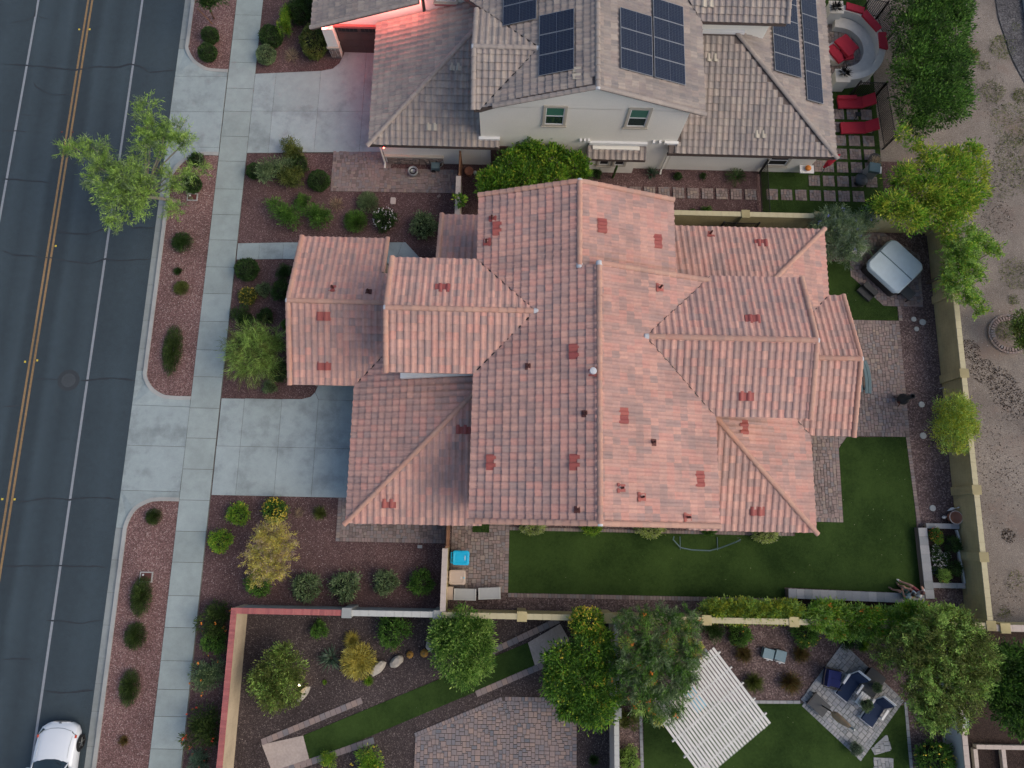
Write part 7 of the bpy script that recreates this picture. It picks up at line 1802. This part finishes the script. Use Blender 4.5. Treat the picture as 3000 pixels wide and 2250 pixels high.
tree('grevillea_tree', 'silvery grey green tree with orange blooms reaching over the pergola', (7.20, -6.54), bl(2.9, ((5.56, -4.23), .5), ((6.44, -4.53), .6), ((7.49, -4.30), .6), ((8.31, -4.70), .55), ((5.77, -5.53), .65), ((6.92, -5.51), .75), ((8.01, -5.70), .65), ((5.27, -6.31), .45), ((6.30, -6.45), .65), ((7.44, -6.68), .65), ((8.21, -6.41), .45), ((5.75, -7.22), .45), ((6.77, -7.36), .55), ((7.36, -7.85), .4), ((6.80, -8.11), .25), ((7.96, -7.33), .35), ((6.33, -3.82), .3), ((7.16, -3.64), .3), ((7.66, -3.85), .3), ((8.44, -3.88), .4), ((8.67, -5.46), .35)),
     26000, 'sage', .18, .032, 9, 'pale_bark', .10, 30, .15, .35, second=('green', .45), flowers='orange', nf=20, limbs=12, spray=1.0)
tree('grevillea_tips', 'lime new growth scattered through the silvery tree by the pergola', (7.31, -6.65), bl(3.0, ((5.54, -5.00), .28), ((6.43, -3.89), .25), ((7.07, -4.97), .25), ((6.07, -5.82), .3), ((7.51, -4.86), .3), ((8.24, -4.38), .28), ((8.60, -5.15), .3), ((6.44, -6.43), .25), ((6.21, -7.54), .4), ((7.28, -5.23), .3), ((6.89, -8.03), .25), ((6.70, -4.09), .25)), 4500, 'lime', .15, .025, 10, 'pale_bark', .05, 24, .12, .3, second=('gold', .25), limbs=6, flowers='orange', nf=14)
hb = []
for x in np.arange(9.9, 14.0, .42): hb.append((x, -3.72, 1.25, .48))
tree('hedge', 'clipped pale lime hedge along the ochre wall next to the seat wall', (11.8, -3.75), hb, 17000, 'yellow', .12, .055, 11, 'bark', .05, 20, .10, .6, second=('lime', .5), limbs=5, cat='hedge')
hb = [(x, -3.86+.1*math.sin(x*3), 1.45+.2*math.sin(x*2.3), .50+.1*math.sin(x*1.7)) for x in np.arange(14.6, 21.6, .45)]+[(x, -4.4, 1.5, .45) for x in (15.6, 16.4, 17.3, 18.2, 19.2)]
tree('hedge', 'bushy bright hedge with orange blooms behind the seated people', (17.8, -3.8), hb, 24000, 'lime', .15, .065, 12, 'bark', .06, 26, .13, .5, second=('bright', .5), flowers='orange', nf=60, limbs=8, cat='hedge')
tree('shade_tree', 'huge soft olive tree between the grey patio and the desert wall', (21.27, -6.57), bl(3.2, ((17.21, -5.22), .55, -.6), ((17.96, -4.93), .8, -.2), ((19.01, -4.25), .85), ((19.97, -3.92), .8), ((20.56, -4.64), .85), ((19.46, -5.23), 1.0), ((18.22, -5.61), .85), ((20.72, -5.72), .8), ((19.63, -6.25), 1.0), ((18.46, -6.53), .8), ((20.35, -6.64), .8), ((19.11, -7.22), .8), ((19.96, -7.55), .6), ((18.55, -7.57), .6), ((21.24, -5.18), .6), ((18.95, -8.02), .4)),
     36000, 'lime', .16, .046, 13, 'bark', .14, 40, .18, .5, second=('olive', .6), limbs=12, spray=.7)
tree('shade_tree', 'dark leafy citrus tree at the right edge beside the raised beds', (24.60, -7.18), bl(2.4, ((22.88, -5.57), .7), ((22.25, -6.63), .7), ((22.98, -6.61), .8), ((23.20, -7.54), .7), ((22.48, -7.60), .5), ((23.10, -8.21), .45), ((23.60, -5.66), .8), ((23.73, -6.86), .9)), 15000, 'green', .17, .08, 14, 'bark', .1, 22, .16, .45, second=('dark', .45))
tree('wall_tree', 'yellow green tree spilling over the ochre wall towards the desert lot', (22.35, 5.3), bl(2.4, ((21.59, 5.91), .75), ((21.26, 5.00), .7), ((21.91, 5.02), .65), ((21.05, 5.96), .4), ((22.12, 5.86), .5), ((21.54, 4.20), .3), ((20.91, 5.08), .35), ((22.35, 5.21), .35), ((20.99, 4.09), .2), ((21.81, 3.97), .2)), 13000, 'yellow', .11, .035, 15, 'bark', .07, 22, .15, .35, second=('lime', .45))
tree('corner_tree', 'spreading yellow green tree above the hot tub corner', (22.2, 16.9), bl(3.0, ((20.05, 20.17), .3), ((20.57, 19.56), .35), ((21.28, 19.03), .45), ((22.54, 18.92), .45), ((23.59, 19.23), .4), ((21.44, 18.01), .75), ((22.70, 18.04), .7), ((23.65, 18.07), .5), ((19.96, 17.63), .6), ((20.83, 16.91), .75), ((22.32, 16.81), .75), ((23.47, 16.98), .5), ((19.20, 16.13), .65), ((18.54, 16.16), .4), ((20.08, 15.49), .6), ((21.39, 16.18), .75), ((22.64, 16.22), .7), ((21.91, 15.20), .6), ((19.47, 15.47), .35)),
     20000, 'bright', .17, .065, 16, 'bark', .12, 34, .18, .4, second=('yellow', .35), limbs=16)
tree('corner_tree', 'bright green vine like tree hanging over the wall below the hot tub corner', (22.4, 13.2), bl(2.7, ((22.84, 14.50), .75), ((23.76, 14.39), .5), ((22.04, 14.02), .5), ((22.46, 13.25), .65), ((21.90, 12.66), .4), ((23.03, 12.81), .6), ((21.65, 12.01), .35), ((22.38, 11.86), .6), ((23.00, 11.33), .4), ((23.14, 10.79), .25), ((24.22, 13.98), .35), ((22.81, 13.65), .6)), 14000, 'bright', .16, .042, 17, 'bark', .10, 32, .18, .35, second=('lime', .4), limbs=12, spray=.6)
tree('vitex_tree', 'grey green long leaved tree with lavender flowers beside the east roof', (18.15, 15.33), bl(2.0, ((17.12, 15.19), .75), ((16.19, 15.57), .55), ((17.96, 15.48), .55), ((16.42, 14.36), .6), ((17.69, 14.39), .5), ((17.24, 13.86), .4), ((18.25, 15.89), .4), ((16.85, 15.99), .5), ((15.89, 14.95), .4)), 14000, 'silver', .24, .024, 18, 'bark', .08, 24, .17, .3, second=('sage', .5), flowers='purple', nf=30, spray=1.0)
hb = [(x, y, 2.6, .95) for x, y in [(21.58, 28.84), (21.47, 27.69), (21.37, 26.55), (21.27, 25.43), (21.17, 24.32), (21.07, 23.22), (20.97, 22.14), (22.52, 28.87), (22.41, 27.72), (22.30, 26.58), (22.20, 25.46), (22.09, 24.35), (21.99, 23.25), (21.88, 22.16), (23.54, 28.90), (23.42, 27.75), (23.31, 26.61), (23.19, 25.49), (23.08, 24.38), (22.97, 23.28), (22.86, 22.19)]]+[(x, y, 2.4, .6) for x, y in [(24.13, 28.16), (24.15, 27.09), (23.60, 24.98), (23.74, 23.80), (23.42, 22.63), (22.27, 21.51), (20.96, 21.48), (21.57, 21.07), (22.96, 21.89)]]
tree('hedge', 'tall dense green hedge trees between loungers and the desert lot', (22.0, 25.0), hb, 40000, 'green', .17, .065, 19, 'bark', .12, 40, .17, .62, second=('dark', .35), limbs=10, cat='hedge')  # the dark leaf share puts shadow depth between clumps into the colour
S((25.56, 26.81), .75, 'loose', 'olive', 'ragged outgrown branch bush at the hedge edge')
tree('lemon_tree', 'bright glossy lemon tree between the two houses', (1.08, 19.00), bl(2.1, ((1.00, 18.99), .75), ((-0.08, 18.33), .65), ((2.10, 18.60), .7), ((3.32, 18.35), .6), ((2.43, 17.68), .65), ((0.83, 17.78), .7), ((-0.44, 17.33), .6), ((-1.15, 17.59), .45), ((3.72, 17.72), .4), ((0.99, 19.55), .42), ((-0.48, 17.40), .45), ((-1.14, 16.93), .5), ((-1.30, 16.75), .3), ((-2.63, 16.32), .2)), 17000, 'bright', .18, .08, 20, 'bark', .08, 30, .15, .45, second=('green', .35), flowers='yellow', nf=16, limbs=9)
tree('young_tree', 'young tree with olive leaves inside the brick ring', (26.76, 10.49), bl(1.6, ((26.09, 10.65), .5), ((26.20, 9.94), .5), ((26.04, 9.54), .35), ((26.57, 10.40), .5)), 6000, 'olive', .14, .045, 21, 'bark', .05, 22, .16, .3, second=('lime', .4))
tree('young_tree', 'staked young street tree cut off by the top edge', (-17.24, 28.08), bl(2.6, ((-16.41, 27.33), .4), ((-16.23, 27.70), .6)), 5000, 'dark', .13, .05, 22, 'bark', .04, 22, .15, .4, limbs=3)
for a, b_, l in (((-17.26, 27.76), (-17.63, 27.81), 'left wooden stake leaning beside the young street tree'), ((-17.17, 28.09), (-16.99, 27.83), 'right wooden stake leaning beside the young street tree')):
    tag(MB().tube([(*a, .08), (*b_, 1.25)], .03, 6).build('tree_stake', MT['wood']), l, 'stake')
# weeds and clods on the desert lot
rs = np.random.RandomState(77)
def scatter(name, polys, n, L, W, mat, kind='stuff', label=None, cat=None, up=.6):
    P = []
    for (c, r_, k) in polys:
        a = rs.uniform(0, 6.28, k); q = r_*np.sqrt(rs.uniform(0, 1, k)); P.append(np.stack([c[0]+q*np.cos(a), c[1]+q*np.sin(a), np.full(k, .06)], 1))
    P = np.concatenate(P); D = rs.normal(size=P.shape); D[:, 2] = np.abs(D[:, 2])*up+.1
    o = link(name, leafmesh(name, P, D, L, W, rs, mat)); tag(o, label, cat, kind=kind)
scatter('weeds', [((28.09, 27.57), .8, 500), ((27.19, 24.70), .7, 300), ((28.08, 22.72), 1.3, 700), ((28.07, 20.83), 1.2, 600), ((26.88, 26.34), .3, 80), ((29.03, 28.88), .3, 90), ((27.27, 19.32), 1.2, 400), ((27.22, 13.80), .9, 400), ((26.92, 12.33), .3, 120), ((26.26, 10.68), .6, 260), ((24.53, -3.67), .3, 60), ((25.37, -2.19), .5, 90), ((28.78, 24.43), .5, 300)], 0, .16, .022, LF['olive'], 'stuff', 'thin weeds in patches on the desert lot', 'weeds')
scatter('litter_leaves', [((24.24, 9.50), .6, 260), ((24.84, 8.45), .7, 320), ((25.88, 7.42), .9, 320), ((26.32, 6.78), .8, 260), ((25.75, 7.94), .7, 200), ((25.21, 0.01), .35, 160), ((26.33, 17.11), 1.2, 300), ((2.22, -5.45), .45, 120), ((24.30, 2.43), 2.2, 260), ((25.46, 4.33), 2.0, 260), ((24.29, -3.09), 1.2, 160), ((26.94, 20.06), 1.5, 240), ((26.10, 24.98), 2, 200)], 0, .07, .045, leafmat('leaf_litter', [(.04, .028, .022), (.075, .05, .036), (.11, .075, .05)]), 'stuff', 'dark dry leaf litter scattered over the bare soil', 'leaf litter', .25)
rs2 = np.random.RandomState(5)
def stones(name, area, n, s, mat, label):
    zb = .045 if area[0] > 20 else .085
    V = []; F = []
    for _ in range(n):
        x, y = rs2.uniform(area[0], area[2]), rs2.uniform(area[1], area[3]); q = s*rs2.uniform(.5, 1.6); i = len(V); a = rs2.uniform(0, 6.28)
        for k in range(4): V.append((x+q*math.cos(a+k*1.57)*rs2.uniform(.6, 1.1), y+q*math.sin(a+k*1.57)*rs2.uniform(.6, 1.1), zb))
        V.append((x, y, zb+.005+q*.8)); F += [(i, i+1, i+4), (i+1, i+2, i+4), (i+2, i+3, i+4), (i+3, i, i+4)]
    tag(link(name, npmesh(name, V, F, mat)), label, 'stones', kind='stuff')
stones('loose_stones', (23, -3.8, 30, 30), 2600, .03, pieces('loose_stone', [(.15, .13, .12), (.24, .21, .19), (.33, .29, .27), (.44, .40, .37)]), 'small loose stones over the desert lot')

stones('loose_stones', (-14.3, -3.8, -8.4, .9), 500, .022, pieces('pale_chips', [(.22, .17, .16), (.34, .28, .26), (.48, .42, .40)]), 'pale stone chips over the gravel yard below the driveway')
stones('loose_stones', (-12.0, -12, 5.0, -4.4), 900, .02, pieces('pale_chips2', [(.16, .13, .12), (.26, .22, .20), (.40, .36, .33)]), 'pale stone chips over the dark gravel yard')
stones('loose_stones', (-18.2, 7.8, -16.3, 17.5), 420, .022, pieces('pale_chips3', [(.26, .19, .17), (.40, .33, .30), (.52, .46, .44)]), 'pale stone chips over the kerb strip gravel')

spots = []
for o in list(C.objects):
    if o.parent is None and o.name.startswith('shrub') and o.location.z < .2 and o.location.x < 13:
        spots.append(((o.location.x, o.location.y), max(o.scale.x, o.scale.y)*1.5, 26))
scatter('shrub_litter', spots, 0, .05, .035, leafmat('dry_litter', [(.05, .035, .028), (.10, .07, .045), (.16, .12, .07)]), 'stuff', 'fallen dry leaves lying round the shrubs', 'leaf litter', .2)
o = bpy.data.objects['shrub_litter']; o.location.z = .035
scatter('turf_litter', [((6, -1.7), 6.5, 26), ((12.5, -1.9), 5, 26), ((18.6, 1.0), 3.0, 30), ((12, -9.5), 5, 40), ((-3, -8), 3.2, 16), ((17.5, 12.2), 2, 10)], 0, .05, .04, leafmat('pale_litter', [(.22, .20, .14), (.36, .34, .27)]), 'stuff', 'pale bits of litter scattered on the turf', 'litter', .15)
bpy.data.objects['turf_litter'].location.z = .058

# ================================================================ PEOPLE
def skin_mesh(name, joints, bones, mat, sub=2):
    names = list(joints); idx = {k: i for i, k in enumerate(names)}
    me = bpy.data.meshes.new(name); me.from_pydata([joints[k][0] for k in names], [(idx[a], idx[b]) for a, b in bones], [])
    o = bpy.data.objects.new(name, me); C.objects.link(o)
    o.modifiers.new('Skin', 'SKIN')
    for i, k in enumerate(names):
        sv_ = me.skin_vertices[0].data[i]; r_ = joints[k][1]; sv_.radius = (r_, r_) if not isinstance(r_, tuple) else r_
        sv_.use_root = (i == 0)
    s = o.modifiers.new('Sub', 'SUBSURF'); s.levels = sub; s.render_levels = sub
    dg = bpy.context.evaluated_depsgraph_get(); m2 = bpy.data.meshes.new_from_object(o.evaluated_get(dg)); bpy.data.objects.remove(o)
    m2.materials.clear(); m2.materials.append(mat); m2.polygons.foreach_set('use_smooth', [True]*len(m2.polygons))
    return m2
def person(x, y, yaw, label, J, hair, shirt, shorts, shoe):
    r = empty('person', (x, y, .53), label, 'person', rz=yaw)
    Rr = {'pelvis': .115, 'spine': .115, 'chest': .135, 'neck': .05, 'head': .088, 'crown': .07, 'sh': .062, 'el': .05, 'wr': .036, 'hand': .034, 'hip': .10, 'kn': .072, 'an': .048, 'toe': .036}
    jj = {}
    for k, p in J.items(): jj[k] = (p, Rr[k.rstrip('LR') if k[-1] in 'LR' else k])
    bones = [('pelvis', 'spine'), ('spine', 'chest'), ('chest', 'neck'), ('neck', 'head'), ('head', 'crown')]
    for s in 'LR': bones += [('chest', 'sh'+s), ('sh'+s, 'el'+s), ('el'+s, 'wr'+s), ('wr'+s, 'hand'+s), ('pelvis', 'hip'+s), ('hip'+s, 'kn'+s), ('kn'+s, 'an'+s), ('an'+s, 'toe'+s)]
    body = skin_mesh('body', jj, bones, MT['skin'])
    bm = bmesh.new(); bm.from_mesh(body)
    def addtube(path, rad):
        t = MB().tube(path, rad, 6); vs = [bm.verts.new(v) for v in t.v]
        for f in t.f: bm.faces.new([vs[i] for i in f])
    for s in 'LR':
        w = Vector(J['wr'+s]); h = Vector(J['hand'+s]); d = (h-w).normalized(); sd = d.cross(Vector((0, 0, 1))).normalized(); dn = Vector((0, 0, -1))
        for k, ln in enumerate((.062, .072, .068, .052)):
            b = h+sd*(k-1.5)*.019; addtube([b, b+d*ln*.6+dn*.004, b+d*ln*.9+dn*.03], [.0088, .0084, .0075])
        b = w.lerp(h, .5)-sd*.03; addtube([b, b-sd*.025+d*.02, b-sd*.03+d*.05+dn*.01], [.0095, .009, .008])
    hd = Vector(J['head']); cr_ = Vector(J['crown']); upv = (cr_-hd).normalized(); fw = Vector((0, 1, 0)); fw = (fw-upv*fw.dot(upv)).normalized(); sdv = fw.cross(upv)
    addtube([hd+fw*.085+upv*.02, hd+fw*.112-upv*.005], [.010, .016])
    for s in (-1, 1): addtube([hd+sdv*s*.088+upv*.03, hd+sdv*s*.10, hd+sdv*s*.088-upv*.03], [.012, .02, .012])
    bm.to_mesh(body); bm.free()
    def child(nm, me):
        o = bpy.data.objects.new(nm, me); C.objects.link(o); o.parent = r; return o
    child('body', body)
    e = MB()
    for s in (-1, 1): e.add([hd+fw*.088+sdv*(s*.035+a)+upv*(.018+b) for a, b in ((-.013, 0), (0, -.007), (.013, 0), (0, .007))], [(0, 1, 2, 3)])
    e.add([hd+fw*.090+sdv*a-upv*(.045+b) for a, b in ((-.026, 0), (0, .006), (.026, 0), (0, -.004))], [(0, 1, 2, 3)]); child('face_features', e.mesh('face_features', MT['hair_d']))
    # hair: a shell over the back and top of the skull
    bmh = bmesh.new(); bmesh.ops.create_uvsphere(bmh, u_segments=18, v_segments=12, radius=.108)
    c = hd+upv*.035-fw*.012; rg_ = random.Random(3)
    for v in list(bmh.verts):
        if v.co.y > .055 and v.co.z < .045: bmh.verts.remove(v)
        elif v.co.z < -.055: bmh.verts.remove(v)
    for v in bmh.verts: q = v.co*(1+rg_.uniform(-.03, .05)); v.co = c+sdv*q.x+fw*q.y+upv*q.z*1.02
    mh_ = bpy.data.meshes.new('hair'); bmh.to_mesh(mh_); bmh.free(); mh_.materials.append(hair); mh_.polygons.foreach_set('use_smooth', [True]*len(mh_.polygons)); child('hair', mh_)
    P = {k: Vector(v) for k, v in J.items()}
    sj = {'pelvis': (tuple(P['pelvis']+Vector((0, 0, .03))), .135), 'spine': (tuple(P['spine']), .13), 'chest': (tuple(P['chest']), .150), 'nk': (tuple(P['chest'].lerp(P['neck'], .7)), .07)}
    sb = [('pelvis', 'spine'), ('spine', 'chest'), ('chest', 'nk')]
    for s in 'LR': sj['sh'+s] = (tuple(P['sh'+s]), .078); sj['sl'+s] = (tuple(P['sh'+s].lerp(P['el'+s], .6)), .062); sb += [('chest', 'sh'+s), ('sh'+s, 'sl'+s)]
    child('shirt', skin_mesh('shirt', sj, sb, shirt))
    pj = {'pelvis': (tuple(P['pelvis']-Vector((0, 0, .01))), .135)}; pb = []
    for s in 'LR': pj['hip'+s] = (tuple(P['hip'+s]), .105); pj['kn'+s] = (tuple(P['hip'+s].lerp(P['kn'+s], .92)), .088); pb += [('pelvis', 'hip'+s), ('hip'+s, 'kn'+s)]
    child('shorts', skin_mesh('shorts', pj, pb, shorts))
    for s in 'LR':
        a = P['an'+s]; t = P['toe'+s]; d = (t-a); d.z = 0; d.normalize()
        sh = MB(); sh.tube([a-d*.05-Vector((0, 0, .03)), a+d*.03-Vector((0, 0, .035)), a+d*.14-Vector((0, 0, .05)), a+d*.21-Vector((0, 0, .058))], [.045, .052, .047, .022], 8); child('shoe', sh.mesh('shoe', shoe, True))
    return r
JA = {'pelvis': (0, 0, .10), 'spine': (0, .02, .28), 'chest': (0, .07, .46), 'neck': (0, .12, .60), 'head': (0, .17, .70), 'crown': (0, .19, .79), 'shL': (-.19, .08, .53), 'shR': (.19, .08, .53), 'elL': (-.25, .20, .30), 'elR': (.24, .22, .30), 'wrL': (-.11, .40, .26), 'wrR': (.09, .42, .26), 'handL': (-.07, .48, .27), 'handR': (.05, .50, .27),
      'hipL': (-.10, .03, .07), 'hipR': (.10, .03, .07), 'knL': (-.18, .44, .09), 'knR': (.13, .46, .09), 'anL': (-.24, .50, -.33), 'anR': (.14, .44, -.33), 'toeL': (-.28, .63, -.38), 'toeR': (.16, .58, -.38)}
person(19.60, -2.93, R(38), 'person in pale shirt and green shorts seated on the seat wall holding a phone', JA, MT['hair_d'], MT['shirt'], MT['shorts_g'], MT['bark'])
JB = dict(JA); JB.update({'elR': (.27, .26, .50), 'wrR': (.15, .30, .70), 'handR': (.11, .26, .76), 'knR': (.10, .47, .10), 'anR': (.02, .80, -.20), 'toeR': (.0, .95, -.24), 'knL': (-.10, .45, .09), 'anL': (-.12, .50, -.33), 'toeL': (-.14, .64, -.38)})
person(20.08, -2.82, R(50), 'person with brown hair seated in the wall corner with one leg stretched out', JB, MT['hair_b'], plain('light_shirt', (.46, .52, .55), .9, .15, 12), plain('red_shorts', (.20, .05, .06), .9), MT['white'])
ph = MB().box(-.04, -.075, 0, .04, .075, .012, M=T(19.31, -2.56, .815, R(38))); tag(ph.build('phone', MT['black']), 'dark phone in the hands of the person in green shorts', 'phone')
